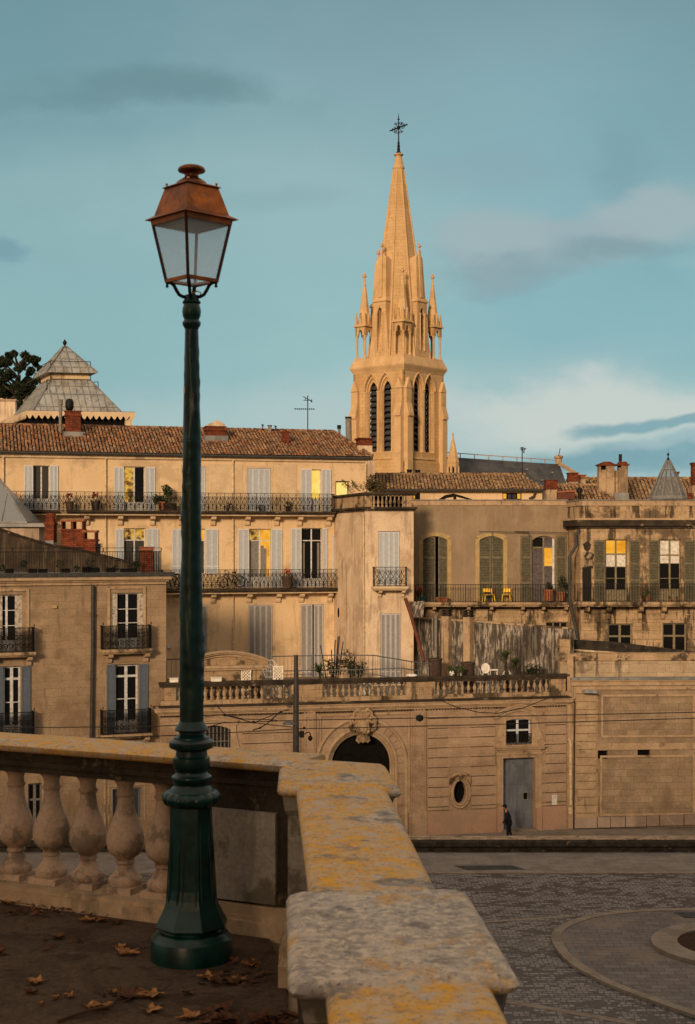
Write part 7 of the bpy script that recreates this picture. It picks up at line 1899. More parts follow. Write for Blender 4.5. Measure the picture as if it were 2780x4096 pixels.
def right_roofs():
    P = Plane.of(550, 94, 720, 94); t = thing('tiled_house', 'brown tile roofed house with tall rendered chimneys behind the stone parapet', 'building', P.P(8, 0, -4))
    g = lambda x, y, w=0: P.uz(20, x, y, w)
    uR = g(2800, 400)[0]; zl = 3.2
    # long roof
    ze, zr = 3.3, g(1000, 372, -5)[1]; u0r = g(395, 350, -5)[0]; u0e = g(60, 500, .4)[0]
    m = MB(); roof_field(m, P, (u0e, uR), (ze, zr), (.4, -5), pitch=.27, row=.40, r=.115, clip=lambda u, f: u > u0e + (u0r - u0e) * f, seed=5)
    m.raw([P.P(u0e, ze - .04, .4), P.P(uR, ze - .04, .4), P.P(uR, zr - .05, -5), P.P(u0r, zr - .05, -5)], [(0, 1, 2, 3)], .02); m.raw([P.P(u0e, ze, -10), P.P(uR, ze, -10), P.P(uR, zr, -5), P.P(u0r, zr, -5)], [(0, 1, 2, 3)], .3)
    m.raw([P.P(u0e, ze, -10), P.P(u0e, ze, .4), P.P(u0r, zr - .04, -5)], [(0, 1, 2)], .3)
    rnd = random.Random(3); u = u0r
    while u < uR: m.tube([P.P(u, zr + .05, -5), P.P(u + .45, zr + .03, -5)], [.14, .12], 8); m.t[-10:] = [rnd.uniform(.1, .9)] * 10; u += .42
    roof = m.build('roof', 'roof_tiles_tan', t)
    # lower front roof on the left
    z2 = g(250, 440, -1.2)[1]; ua, ub = g(75, 440, -1.2)[0], g(470, 440, -1.2)[0]; uc, ud = g(60, 590, 1.2)[0], g(770, 590, 1.2)[0]
    m = MB(); roof_field(m, P, (uc, ud), (z2 - 1.15, z2), (1.3, -1.2), pitch=.25, row=.38, r=.105, clip=lambda u, f: uc + (ua - uc) * f < u < ud + (ub - ud) * f, seed=6)
    m.raw([P.P(uc, z2 - 1.18, 1.3), P.P(ud, z2 - 1.18, 1.3), P.P(ub, z2 - .04, -1.2), P.P(ua, z2 - .04, -1.2)], [(0, 1, 2, 3)], .02)
    m.raw([P.P(ua, z2, -1.2), P.P(ub, z2, -1.2), P.P(ub, z2 - 1, -3), P.P(ua, z2 - 1, -3)], [(0, 1, 2, 3)], .3)
    u = ua
    while u < ub: m.tube([P.P(u, z2 + .04, -1.2), P.P(u + .4, z2 + .02, -1.2)], [.12, .10], 8); m.t[-10:] = [rnd.uniform(.5, .9)] * 10; u += .38
    m.build('lower_roof', 'roof_tiles_tan', t)
    m = MB(); P.box(m, u0e, uR, -8, ze - .05, -9.5, .0); m.build('wall', 'chimney_render', t)
    # chimneys
    def hood(x0, x1, y0, w, d, n=2):
        u0, u1, z0, z1 = P.rect(20, x0, y0, x1, y0 + 20, w); m = MB(); um = (u0 + u1) / 2
        P.box(m, u0 - .08, u1 + .08, z1 - .12, z1 - .02, w - d - .08, w + .08); P.extr(m, [(u0, z1 - .02), (u1, z1 - .02), (um + .2, z1 + .14), (um - .2, z1 + .14)], w - d, w); return m
    c = chimney(P, roof, 20, 612, 205, 703, 470, .0, 1.0, 'chimney_render', down=1); 
    m = MB(); Pz = P.rect(20, 540, 222, 612, 420, .0); P.box(m, Pz[0], Pz[1], Pz[2] - 1, Pz[3] - .28, -1.0, -.16); P.box(m, Pz[0], Pz[0] + .12, Pz[3] - .28, Pz[3], -1.0, -.16); m.build('chimney', 'chimney_render', roof)
    m = MB(); P.box(m, Pz[0] + .12, Pz[1], Pz[3] - .28, Pz[3], -.98, -.3); m.build('flue_opening', 'shadow_void', roof)
    hood(538, 706, 203, .0, 1.0).build('chimney_hood', 'brick_red', roof)
    c = chimney(P, roof, 20, 776, 205, 848, 562, .3, .7, 'chimney_render', down=.8); c = chimney(P, roof, 20, 748, 245, 777, 562, .2, .6, 'chimney_render', down=.8); c = chimney(P, roof, 20, 714, 275, 748, 530, .0, .6, 'chimney_render', down=.8)
    m = MB(); P.box(m, *P.rect(20, 748, 205, 777, 245, .2), -.3, .1); m.build('flue_opening', 'shadow_void', roof)
    hood(744, 850, 203, .3, .8).build('chimney_hood', 'brick_red', roof)
    m = MB(); q = P.P(*g(765, 190, 0), 0); m.tube([q, q + Vector((0, 0, .55))], .11, 8); m.build('chimney_pot', 'iron', roof)
    m = MB(); P.box(m, *P.rect(20, 700, 520, 860, 600, .35), -.5, .33); m.build('flashing', 'zinc', roof)
    chimney(P, roof, 20, 207, 300, 303, 440, -1.6, .9, 'chimney_render', cap=.6, capmat='brick_red', down=.5); chimney(P, roof, 20, 327, 322, 388, 410, -2.6, .9, 'chimney_render', cap=.25, capmat='terracotta', down=1)
    chimney(P, roof, 20, -40, 378, 80, 600, 1.6, .9, 'chimney_render', cap=.62, capmat='brick_red', down=.5)
    chimney(P, roof, 20, 1552, 190, 1600, 420, -3, .6, 'brick_red', cap=.15, down=1); chimney(P, roof, 20, 1548, 440, 1640, 620, 1.5, .9, 'chimney_render', down=.4)
    chimney(P, roof, 20, 1366, 290, 1400, 400, -6, .5, 'brick_red', cap=.12, down=1); chimney(P, roof, 20, 1447, 522, 1550, 600, 2.2, .7, 'brick_red', cap=.14, down=.4)
    m = MB(); P.box(m, *P.rect(20, 84, 512, 270, 590, 2.1), 1.5, 2.1); m.build('brick_coping', 'rust', t)
    m = MB(); a, b, cc, d = P.rect(20, 84, 500, 280, 520, 2.15); P.extr(m, [(a, cc), (b, d - .05), (b, d + .06), (a, cc + .11)], 1.4, 2.2); m.build('tile_edge', 'terracotta', t)
    m = MB(); q = P.P(*g(322, 500, 1.8), 1.8); m.lathe([(.10, q.z - .6), (.10, q.z - .12), (.20, q.z - .1), (.22, q.z + .08), (.12, q.z + .2), (.05, q.z + .24)], (q.x, q.y), 10); m.build('vent_cowl', 'iron', t, smooth=50)
    # faceted glass cone
    k = .091947 * 91.5 / F; ap = at(20, 1285, 165, 91.5); Zc = lambda y: CAM_Z + (HY - (445 + y * .091947)) * 91.5 / F
    t2 = thing('glass_skylight', 'pointed conical glass skylight with metal ribs and a ball finial', 'skylight', (ap.x, 91.5, Zc(590)))
    n = 12; ro = 206 * k; m = MB()
    m.lathe([(ro, Zc(572)), (ro * .965, Zc(560)), (68 * k, Zc(264)), (22 * k, Zc(170))], (ap.x, 91.5), n); m.build('glazing', 'clear_glass', t2)
    m = MB()
    for i in range(n):
        a = 2 * math.pi * i / n; f = lambda r, z: (ap.x + r * math.cos(a), 91.5 + r * math.sin(a), z); m.tube([f(ro, Zc(565)), f(68 * k, Zc(262)), f(22 * k, Zc(168))], .045, 5)
    for r, y in ((ro, 566), (69 * k, 264)):
        m.tube([(ap.x + r * math.cos(2 * math.pi * i / n), 91.5 + r * math.sin(2 * math.pi * i / n), Zc(y)) for i in range(n + 1)], .05, 5)
    m.lathe([(ro * 1.04, Zc(592)), (ro * 1.06, Zc(580)), (ro * .99, Zc(568))], (ap.x, 91.5), n); m.build('rib', 'zinc', t2)
    m = MB(); m.lathe([(24 * k, Zc(176)), (10 * k, Zc(140)), (4 * k, Zc(125)), (4 * k, Zc(118)), (12 * k, Zc(112)), (13 * k, Zc(102)), (10 * k, Zc(92)), (3 * k, Zc(88)), (1.5 * k, Zc(60))], (ap.x, 91.5), 10); m.build('finial', 'iron', t2, smooth=50)
right_roofs()

# ------------------------------------------------------------------ antennas and flues on the skyline
def skyline():
    def antenna(name, label, v, x, y0, y1, Y, arms):
        t = thing(name, label, 'antenna', at(v, x, y1, Y)); m = MB(); m.tube([at(v, x, y1, Y), at(v, x, y0, Y)], .035, 6); m.build('mast', 'iron', t)
        m = MB()
        for (xa, ya, xb, yb) in arms: m.tube([at(v, xa, ya, Y), at(v, xb, yb, Y)], .022, 5)
        m.build('aerial', 'iron', t)
    antenna('tv_antenna', 'tall thin aerial standing on the red roof ridge', 2, 755, -30, 225, 97.5,
            [(658, 62, 805, 64), (700, 63, 700, 70), (725, 2, 780, 2)] + [(670 + i * 14, 57, 670 + i * 14, 69) for i in range(10)] + [(722, -25, 786, 10), (735, -22, 742, 4), (768, -2, 786, 18), (782, -6, 786, 14)])
    antenna('tv_antenna', 'small aerial at the left on the red roof ridge', 2, 438, 170, 212, 97, [(430, 168, 450, 186), (432, 180, 448, 172)])
    antenna('tv_antenna', 'small crooked aerial beside the little ridge chimney', 2, 530, 180, 212, 97, [(518, 178, 538, 190), (520, 192, 538, 182), (524, 186, 536, 205)])
    antenna('tv_antenna', 'dark aerial with bushy head in front of the slate roof', 3, 653, 130, 275, 101, [(645, 120, 668, 128), (642, 124, 664, 118), (648, 136, 672, 130), (640, 130, 676, 124), (655, 118, 660, 150), (648, 118, 652, 140), (664, 124, 664, 152)])
    t = thing('flue', 'short grey vent block on the red roof ridge between two small aerials', 'flue', at(2, 488, 215, 97)); m = MB(); a = at(2, 478, 214, 97); b = at(2, 500, 184, 97); m.box(a.x, b.x, 96.8, 97.2, a.z - .3, b.z); m.build('stack', 'pipe_grey', t); m = MB(); m.box(a.x - .05, b.x + .05, 96.75, 97.25, b.z + .001, b.z + .06); m.build('cap', 'gutter', t)
    t = thing('flue', 'tall plain grey flue pipe just left of the church tower', 'flue', at(2, 1043, 340, 99)); m = MB(); m.tube([at(2, 1045, 380, 99), at(2, 1040, 120, 99)], .22, 12); m.build('pipe', 'pipe_grey', t, smooth=50)
    m = MB(); m.tube([at(2, 1040, 130, 99), at(2, 1040, 118, 99)], .24, 12); m.build('rim', 'iron', t)
    t = thing('flue', 'shorter thin flue with a cap beside the taller grey flue', 'flue', at(2, 976, 280, 98)); m = MB(); m.tube([at(2, 977, 300, 98), at(2, 975, 200, 98)], .10, 10); m.build('pipe', 'pipe_grey', t, smooth=50)
    m = MB(); m.tube([at(2, 975, 202, 98), at(2, 975, 176, 98)], .14, 10); m.build('cap', 'iron', t)
skyline()

# ------------------------------------------------------------------ railings and things on the roof terrace
ZT = -6.63
def terrace_things():
    def fence(name, label, pts, y_top, h=1.0, mat='rail_grey'):
        t = thing(name, label, 'railing', pts[0]); m = MB(); rail = MB()
        for a, b in zip(pts, pts[1:]):
            a = Vector(a); b = Vector(b); n = max(2, int((b - a).length / .24))
            for i in range(n + 1):
                p = a.lerp(b, i / n); big = i % 10 == 0; m.tube([p, p + Vector((0, 0, h))], .028 if big else .014, 4)
            rail.tube([a + Vector((0, 0, h)), b + Vector((0, 0, h))], .035, 5); rail.tube([a + Vector((0, 0, .12)), b + Vector((0, 0, .12))], .022, 5)
        m.build('bars', mat, t); rail.build('top_rail', mat, t)
    def tp(v, x, y, Y): p = at(v, x, y, Y); return p
    H = 1.25
    q = [tp(5, 700, 395, 86), tp(5, 1040, 388, 85.6), tp(5, 1278, 388, 85.2), tp(5, 1500, 425, 81.8), tp(5, 1612, 440, 80.6)]
    fence('terrace_railing', 'tall grey metal railing crossing the roof terrace and angling down right', [Vector((p.x, p.y, p.z - H)) for p in q], 0, H)
    q = [tp(5, 760, 478, 83.5), tp(5, 1180, 472, 83.0), tp(5, 1440, 462, 82.0), tp(5, 1560, 480, 80.8)]
    fence('terrace_railing', 'lower grey metal railing in front of the taller one on the roof terrace', [Vector((p.x, p.y, p.z - 1.0)) for p in q], 0, 1.0)
    q = [tp(5, 96, 412, 84), tp(5, 230, 408, 84)]
    fence('terrace_railing', 'short grey railing left of the curved pediment', [Vector((p.x, p.y, p.z - 1.3)) for p in q], 0, 1.3)
    def plant(name, label, cat, v, x, y, Y, hh, ww, n=160, pot='terracotta', fol='foliage', ph=.35, petals=None, group=None, size=.06):
        p = at(v, x, y, Y); t = thing(name, label, cat, p, group); rnd = random.Random(int(x + y)); r = ph * .5
        m = MB(); m.lathe([(r * .7, p.z), (r * .95, p.z + ph * .85), (r * 1.08, p.z + ph * .86), (r * 1.08, p.z + ph), (r * .9, p.z + ph)], (p.x, p.y), 14); m.build('pot', pot, t, smooth=40)
        m = MB(); c = Vector((p.x, p.y, p.z + ph))
        for k in range(max(3, int(hh / .15))):
            f = rnd.random(); leaf_clump(m, c + Vector((rnd.uniform(-ww, ww) * .5 * (1 - f * .3), rnd.uniform(-.2, .2), hh * f)), ww * .28, n // 8, size, rnd)
        m.build('foliage', fol, t)
        if petals:
            m = MB()
            for k in range(7): leaf_clump(m, c + Vector((rnd.uniform(-ww, ww) * .4, rnd.uniform(-.2, .1), hh * rnd.uniform(.6, 1.0))), .09, 10, .05, rnd)
            m.build('flowers', petals, t)
        return t
    Gp = 'potted plants on the balconies'
    plant('potted_flowers', 'dark urn of red geraniums on the upper balcony right of the first window', 'potted plant', 1, 487, 1298, 88.9, .45, .45, pot='dark_pot', ph=.55, petals='petal_red', fol='dark_foliage', group=Gp)
    plant('potted_flowers', 'dark urn of red geraniums on the upper balcony nearer the drainpipe', 'potted plant', 1, 669, 1298, 89.4, .45, .45, pot='dark_pot', ph=.6, petals='petal_red', fol='dark_foliage', group=Gp)
    plant('potted_flowers', 'red geraniums at the far left end of the upper balcony above the glass roof', 'potted plant', 1, 92, 1298, 87.9, .5, .5, pot='dark_pot', ph=.55, petals='petal_red', fol='dark_foliage', group=Gp)
    plant('potted_shrub', 'tall leafy shrub in a terracotta pot on the upper balcony left of the lamp post', 'potted plant', 1, 1140, 1300, 90.5, 1.25, 1.0, n=420, ph=.55, group=Gp, size=.10)
    plant('potted_shrub', 'small round dark shrub in a black pot beside the tall leafy shrub', 'potted plant', 1, 1212, 1300, 90.7, .4, .45, pot='dark_pot', ph=.45, fol='dark_foliage', group=Gp)
    plant('potted_shrub', 'low dark trough plant at the upper balcony left of the closed shutters', 'potted plant', 2, 195, 780, 91.5, .18, .7, pot='dark_pot', ph=.25, fol='dark_foliage', group=Gp)
    plant('potted_shrub', 'small brown pot plant on the upper balcony below the closed white shutters', 'potted plant', 2, 423, 781, 92.2, .15, .5, pot='dark_pot', ph=.22, fol='dry_foliage', group=Gp)
    plant('potted_shrub', 'dark pot plant on the upper balcony between shutters and golden window with painted sunset reflection', 'potted plant', 2, 615, 781, 92.9, .25, .45, pot='dark_pot', ph=.35, fol='dark_foliage', group=Gp)
    plant('potted_flowers', 'big dark pot with red flowers on the lower balcony beside the dark window', 'potted plant', 2, 612, 1316, 92.3, .45, .55, pot='dark_pot', ph=.75, petals='petal_red', fol='dark_foliage', group=Gp)
    plant('potted_shrub', 'terracotta tub with shrub by the arched window with violet curtains', 'potted plant', 3, 795, 942, 90.9, .75, .5, n=200, ph=.75, fol='dark_foliage', group=Gp, size=.08)
    plant('potted_shrub', 'terracotta tub with dark shrub before the open olive shutter', 'potted plant', 3, 862, 942, 90.9, 1.0, .6, n=200, ph=.6, fol='dark_foliage', group=Gp, size=.08)
    plant('potted_cactus', 'cactus like green plant in a small pot below the blinds window', 'potted plant', 3, 1325, 942, 87.9, .55, .3, n=120, ph=.3, group=Gp)
    plant('potted_cactus', 'low spiky plant in a small pot beside the cactus', 'potted plant', 3, 1300, 942, 87.95, .45, .3, n=90, ph=.25, pot='dark_pot', group=Gp)
    for x, lab in ((1445, 'tiny brown pot on the balcony right of the cactus'), (1478, 'tiny pot nearest the right window on the stone balcony')):
        plant('small_pot', lab, 'potted plant', 3, x, 942, 87.9, .08, .2, n=40, ph=.18, fol='dry_foliage', group=Gp)
    t = thing('planter_box', 'long terracotta planter box at the foot of the first arched shutters', 'planter', at(3, 222, 946, 91.0)); a = at(3, 190, 946, 91); b = at(3, 257, 922, 91); m = MB()
    m.loops([[(a.x + .08, 90.85, a.z), (b.x - .08, 90.85, a.z), (b.x - .08, 91.1, a.z), (a.x + .08, 91.1, a.z)], [(a.x, 90.8, b.z), (b.x, 90.8, b.z), (b.x, 91.15, b.z), (a.x, 91.15, b.z)]], True); m.build('box', 'terracotta', t)
    m = MB(); m.box(a.x - .03, b.x + .03, 90.77, 91.18, b.z - .05, b.z + .02); m.build('rim', 'terracotta', t)
    t = thing('watering_can', 'bright blue bucket at the left end of the barred balcony', 'bucket', at(3, 118, 948, 90.8)); c = at(3, 118, 948, 90.8); m = MB(); m.lathe([(.12, c.z), (.16, c.z + .32), (.175, c.z + .33), (.175, c.z + .36)], (c.x, c.y), 14); m.build('pail', 'blue_plastic', t, smooth=40)
    m = MB(); m.tube([(c.x - .16, c.y, c.z + .34), (c.x - .1, c.y, c.z + .55), (c.x + .1, c.y, c.z + .55), (c.x + .16, c.y, c.z + .34)], .015, 5); m.build('handle', 'iron', t)
    plant('potted_flowers', 'small pot of red flowers above the blue bucket', 'potted plant', 3, 98, 920, 91.0, .3, .4, pot='dark_pot', ph=.25, petals='petal_red', fol='dark_foliage', group=Gp)
    # the two yellow chairs
    def chair(name, label, cat, c, rz, mat, w=.46, group=None, back=True):
        t = thing(name, label, cat, c, group); cs, sn = math.cos(rz), math.sin(rz)
        f = lambda x, y, z: (c[0] + x * cs - y * sn, c[1] + x * sn + y * cs, c[2] + z)
        m = MB(); m.hexa([f(-w / 2, -w / 2, .45), f(w / 2, -w / 2, .45), f(w / 2, w / 2, .45), f(-w / 2, w / 2, .45), f(-w / 2, -w / 2, .48), f(w / 2, -w / 2, .48), f(w / 2, w / 2, .48), f(-w / 2, w / 2, .48)]); m.build('seat', mat, t)
        for sx in (-1, 1):
            for sy in (-1, 1): m = MB(); m.tube([f(sx * w * .55, sy * w * .55, 0), f(sx * w * .45, sy * w * .45, .46)], .03, 6); m.build('leg', mat, t)
        m = MB()
        for sx in (-1, 1): m.tube([f(sx * w * .46, w * .48, .46), f(sx * w * .46, w * .58, .86)], .024, 6)
        m.hexa([f(-w * .46, w * .52, .62), f(w * .46, w * .52, .62), f(w * .46, w * .56, .62), f(-w * .46, w * .56, .62), f(-w * .46, w * .57, .86), f(w * .46, w * .57, .86), f(w * .46, w * .61, .86), f(-w * .46, w * .61, .86)]); m.build('backrest', mat, t)
        return t
    zb = at(3, 470, 946, 90.9).z
    p = at(3, 474, 946, 90.95); chair('garden_chair', 'left yellow metal chair on the barred balcony', 'chair', (p.x, p.y, zb), R(8), 'yellow_metal', .62, 'yellow balcony chairs')
    p = at(3, 570, 946, 91.0); chair('garden_chair', 'right yellow metal chair on the barred balcony', 'chair', (p.x, p.y, zb), R(-14), 'yellow_metal', .52, 'yellow balcony chairs')
    # white lattice panels and garden furniture behind the roof balustrade
    def lattice(x0, x1, label):
        YL = PB.P(PB.uz(5, (x0 + x1) / 2, 500)[0], 0, -.56).y + .015; a = at(5, x0, 450, YL); b = at(5, x1, 450, YL); zt = a.z; zb_ = ZT + .02; t = thing('lattice_screen', label, 'lattice screen', ((a.x + b.x) / 2, YL, zb_), 'white lattice screens'); m = MB()
        for x in (a.x, b.x - .07): m.box(x, x + .07, YL - .03, YL + .03, zb_, zt)
        for z in (zb_ + .1, zt - .07): m.box(a.x + .07, b.x - .07, YL - .028, YL + .028, z, z + .07)
        m.build('frame', 'lattice_white', t); m = MB(); w = b.x - a.x; h = zt - zb_; P = Plane((a.x, YL), (b.x, YL)); s = .17; n = int((w + h) / s)
        for i in range(n + 1):
            for sg in (1, -1):
                o = i * s; 
                if sg > 0: p0 = (min(o, w), max(0, o - w)); p1 = (max(0, o - h), min(o, h))
                else: p0 = (w - min(o, w), max(0, o - w)); p1 = (w - max(0, o - h), min(o, h))
                if abs(p0[0] - p1[0]) < .05: continue
                q = [P.P(p0[0], zb_ + p0[1], .004 * sg), P.P(p1[0], zb_ + p1[1], .004 * sg)]; m.tube(q, .026, 4)
        m.build('lattice', 'lattice_white', t)
    lattice(523, 580, 'white lattice screen at the left, below the end of the curved pediment'); lattice(705, 764, 'white lattice screen just left of the grey pole')
    def wire_chair(label, v, x, y, Y, rz, h=1.0, name='patio_chair'):
        p = at(v, x, y, Y); t = thing(name, label, 'chair', (p.x, p.y, ZT), 'white garden chairs on the roof terrace'); s = h
        f = lambda a, b, c: (p.x + (a * math.cos(rz) - b * math.sin(rz)) * s, p.y + (a * math.sin(rz) + b * math.cos(rz)) * s, ZT + c * s)
        m = MB(); m.tube([f(.24 * math.cos(k * .524), .24 * math.sin(k * .524), .46) for k in range(13)], .022, 5); 
        for k in range(-3, 4): m.tube([f(k * .06, -.22, .46), f(k * .06, .22, .46)], .010, 4)
        m.build('seat', 'white_metal', t)
        for sx, sy in ((-1, -1), (1, -1), (1, 1), (-1, 1)): m = MB(); m.tube([f(sx * .25, sy * .25, 0), f(sx * .16, sy * .16, .3), f(sx * .2, sy * .2, .46)], .02, 5); m.build('leg', 'white_metal', t)
        m = MB(); pts = [f(-.20, .22, .46), f(-.26, .27, .7), f(-.22, .30, .9), f(-.1, .32, 1.02), f(.1, .32, 1.02), f(.22, .30, .9), f(.26, .27, .7), f(.20, .22, .46)]; m.tube(pts, .022, 5)
        for k in (-.12, 0, .12): m.tube([f(k, .22, .46), f(k * 1.4, .3, .98)], .012, 4)
        m.tube([f(.0 + x_, .28, .74 + z_) for x_, z_ in spiral((0, 0), .03, .15, 0, 9, 14)], .012, 4); m.build('backrest', 'white_metal', t)
    zf = lambda x, Y: at(5, x, 0, Y)
    wire_chair('white curly metal chair beside the grey pole near the right lattice screen', 5, 705, 500, 84.5, .4, 1.75)
    wire_chair('white wire chair left of the oval table back against the grimy wall', 6, 425, 400, 82.6, .5, 1.55)
    wire_chair('white wire chair right of the oval table on the roof terrace', 6, 545, 400, 82.4, -.9, 1.35)
    p = at(6, 470, 390, 81.9); t = thing('patio_table', 'white oval tilted table top against the grimy wall on the roof terrace', 'table', (p.x, p.y, ZT)); m = MB()
    c = at(6, 458, 365, 81.9); m.loops([[(c.x + .25 * math.cos(a * .35), c.y + w, c.z + .30 * math.sin(a * .35)) for a in range(18)] for w in (0, .06)], True); m.build('tabletop', 'white_metal', t, smooth=30)
    for sx in (-.15, .15): m = MB(); m.tube([(c.x + sx, c.y + .03, c.z - .25), (c.x + sx * 1.2, c.y + .03, ZT)], .03, 6); m.build('leg', 'white_metal', t)
    p = at(6, 500, 375, 82.1); t = thing('side_table', 'small white table with narrow top right of the round table', 'table', (p.x, p.y, ZT)); m = MB(); m.box(p.x - .25, p.x + .25, p.y - .2, p.y + .2, p.z, p.z + .05); m.build('tabletop', 'white_metal', t)
    for sx, sy in ((-1, -1), (1, -1), (1, 1), (-1, 1)): m = MB(); m.tube([(p.x + sx * .2, p.y + sy * .16, ZT), (p.x + sx * .2, p.y + sy * .16, p.z)], .018, 6); m.build('leg', 'white_metal', t)
    # yuccas, palm, shrubs, barrels, white panels seen through the balusters
    def yucca(label, v, x, y, yb, Y, name='yucca_plant', n=26, L=.55):
        p = at(v, x, y, Y); t = thing(name, label, 'plant', (p.x, p.y, ZT)); rnd = random.Random(int(x)); m = MB(); m.tube([(p.x + .15, p.y, ZT), (p.x + .05, p.y, (ZT + p.z) / 2), p], [.10, .08, .07], 6); m.build('trunk', 'bark', t)
        m = MB()
        for _ in range(n * 2):
            a = rnd.uniform(0, 6.28); e = rnd.uniform(-.5, 1.4); d = Vector((math.cos(a) * math.cos(e), math.sin(a) * math.cos(e), math.sin(e))); q = Vector((-math.sin(a), math.cos(a), 0)) * .035
            m.poly([p - q, p + d * L * .6 - q * 1.2, p + d * L + Vector((0, 0, -.06)), p + d * L * .6 + q * 1.2, p + q])
        m.build('leaves', 'foliage', t)
    yucca('taller yucca with bare stem before the grimy wall', 6, 565, 308, 395, 82.2); yucca('shorter yucca right of the taller one on the roof terrace', 6, 617, 345, 395, 82.3)
    yucca('green palm like plant in front of the railing on the roof terrace', 5, 972, 490, 530, 82.4, L=.8)
    def bush(label, v, x, y, Y, w, h, fol='dark_foliage', name='shrub', n=260):
        p = at(v, x, y, Y); t = thing(name, label, 'shrub', (p.x, p.y, ZT)); rnd = random.Random(int(x * 3)); m = MB(); m.tube([(p.x, p.y, ZT), (p.x, p.y, p.z)], .06, 5); m.tube([(p.x, p.y, ZT + .2), (p.x + w * .3, p.y, p.z + h * .2)], .04, 5); m.build('stem', 'bark', t); m = MB()
        for _ in range(9): leaf_clump(m, p + Vector((rnd.uniform(-w, w) * .5, rnd.uniform(-.3, .3), rnd.uniform(-h, h) * .5)), min(w, h) * .35, n // 9, .08, rnd)
        m.build('foliage', fol, t)
    bush('dry leafy shrub beside the chair in front of the bay', 5, 1150, 420, 85.8, .9, 1.3, 'dry_foliage'); bush('green bush at the foot of the corner bay', 5, 1195, 455, 85.4, 1.0, .8)
    bush('low green plant before the small shed on the roof terrace', 6, 300, 380, 81.5, .8, .5, 'foliage'); bush('low dark bush at the right end of the roof terrace', 6, 715, 378, 82.4, .7, .6)
    bush('dark shrub behind the railing near the narrow shutter', 5, 1040, 450, 86.5, .7, .7)
    def bamboo():
        p = at(5, 1045, 460, 86.6); t = thing('bare_stakes', 'bundle of bare leaning stakes beside the narrow shutter', 'stakes', (p.x, p.y, ZT)); m = MB(); rnd = random.Random(5)
        for _ in range(7): a = rnd.uniform(-.5, .5); m.tube([(p.x + a * .6, p.y, ZT), (p.x + a * 1.5, p.y, p.z + rnd.uniform(.8, 2.0))], .035, 5)
        m.build('stakes', 'bark', t)
    bamboo()
    p = at(5, 1118, 440, 86.2); chair('patio_chair', 'dark slatted chair on the terrace before the corner bay', 'chair', (p.x, p.y, at(5, 1118, 470, 86.2).z - .3), .3, 'bark', .75)
    for x, y0, y1, w, lab in ((188, 312, 345, 38, 'brown planter barrel between the flue pipe and the pale shaft'), (363, 332, 400, 38, 'squat brown planter tub below the second pale shaft')):
        c = at(6, x, y1, 82.3 if x > 300 else 85.5); k = .187064 * c.y / F; zt = at(6, x, y0, c.y).z; t = thing('planter_tub', lab, 'planter', (c.x, c.y, ZT)); m = MB(); m.lathe([(w * k * .82, ZT), (w * k * .95, zt - .12), (w * k * 1.05, zt - .11), (w * k * 1.05, zt), (w * k * .9, zt)], (c.x, c.y), 16); m.build('tub', 'dark_pot', t, smooth=40)
        m = MB(); m.lathe([(w * k * .9, zt - .05), (w * k * .3, zt + .04)], (c.x, c.y), 12); m.build('soil', 'soil', t)
    # pale items visible through the balusters
    rnd = random.Random(31)
    for i, (v, x, lab) in enumerate(((5, 550, 'white box seen through the balusters under the left lattice'), (5, 735, 'white box seen through the balusters under the right lattice'), (5, 430, 'pale box seen through the balusters left of the left lattice'), (5, 1230, 'white bin behind the middle balusters'))):
        c = at(v, x, 0, 80.6 + rnd.uniform(0, .5)); t = thing('storage_box', lab, 'box', (c.x, c.y, ZT)); h = rnd.uniform(.6, .8); w = .3 + .1 * rnd.random(); m = MB(); m.box(c.x - w, c.x + w, c.y - .25, c.y + .25, ZT, ZT + h); m.build('body', 'lattice_white', t); m = MB(); m.box(c.x - w - .03, c.x + w + .03, c.y - .28, c.y + .28, ZT + h, ZT + h + .06); m.build('lid', 'white_metal', t)
    for i, (x0, x1, lab) in enumerate(((115, 163, 'white window box trough left of the lamp post on the dark coping'), (352, 412, 'white trough on the dark coping right of the lamp post'))):
        a = at(5, x0, 545, 79); b = at(5, x1, 545, 79); PP = PB; t = thing('window_box', lab, 'planter', ((a.x + b.x) / 2, PP.P(PP.uz(5, (x0 + x1) / 2, 540)[0], 0, -.2).y, -5.40)); m = MB(); u0, u1 = PP.uz(5, x0, 540)[0], PP.uz(5, x1, 540)[0]
        PP.box(m, u0, u1, -5.399, -5.20, -.34, -.1); m.build('trough', 'lattice_white', t); m = MB(); PP.box(m, u0 - .03, u1 + .03, -5.2, -5.16, -.37, -.07); m.build('rim', 'white_metal', t)
    # ball and pale object on coping at right
    for v, x, lab, mat in ((6, 68, 'white rounded object lying on the dark coping above the arch', 'white_metal'), (6, 283, 'pale patterned football on the dark coping', 'white_metal')):
        u = PB.uz(v, x, 400)[0]; c = PB.P(u, -5.25, -.2); t = thing('football' if x > 200 else 'white_basin', lab, 'ball' if x > 200 else 'basin', (c.x, c.y, -5.4)); m = MB(); rr = .16
        sx = 1 if x > 200 else 2.0
        m.loops([[(c.x + rr * sx * math.cos(a * .524) * math.sin(b * math.pi / 8), c.y + rr * math.sin(a * .524) * math.sin(b * math.pi / 8), -5.4 + rr * (1 - math.cos(b * math.pi / 8)) * (1 if x > 200 else .6)) for a in range(12)] for b in range(1, 8)], True); m.build('shell', mat, t, smooth=True)
        m = MB()
        if x > 200:
            for a, b in ((3.9, 4), (5.2, 3), (4.5, 6), (5.6, 5)): m.lathe([(.05, -5.4 + rr * (1 - math.cos(b * math.pi / 8)) - .03), (.05, -5.4 + rr * (1 - math.cos(b * math.pi / 8)) + .03)], (c.x + (rr - .035) * math.cos(a) * math.sin(b * math.pi / 8), c.y + (rr - .035) * math.sin(a) * math.sin(b * math.pi / 8)), 6)
            m.build('patch', 'iron', t)
terrace_things()

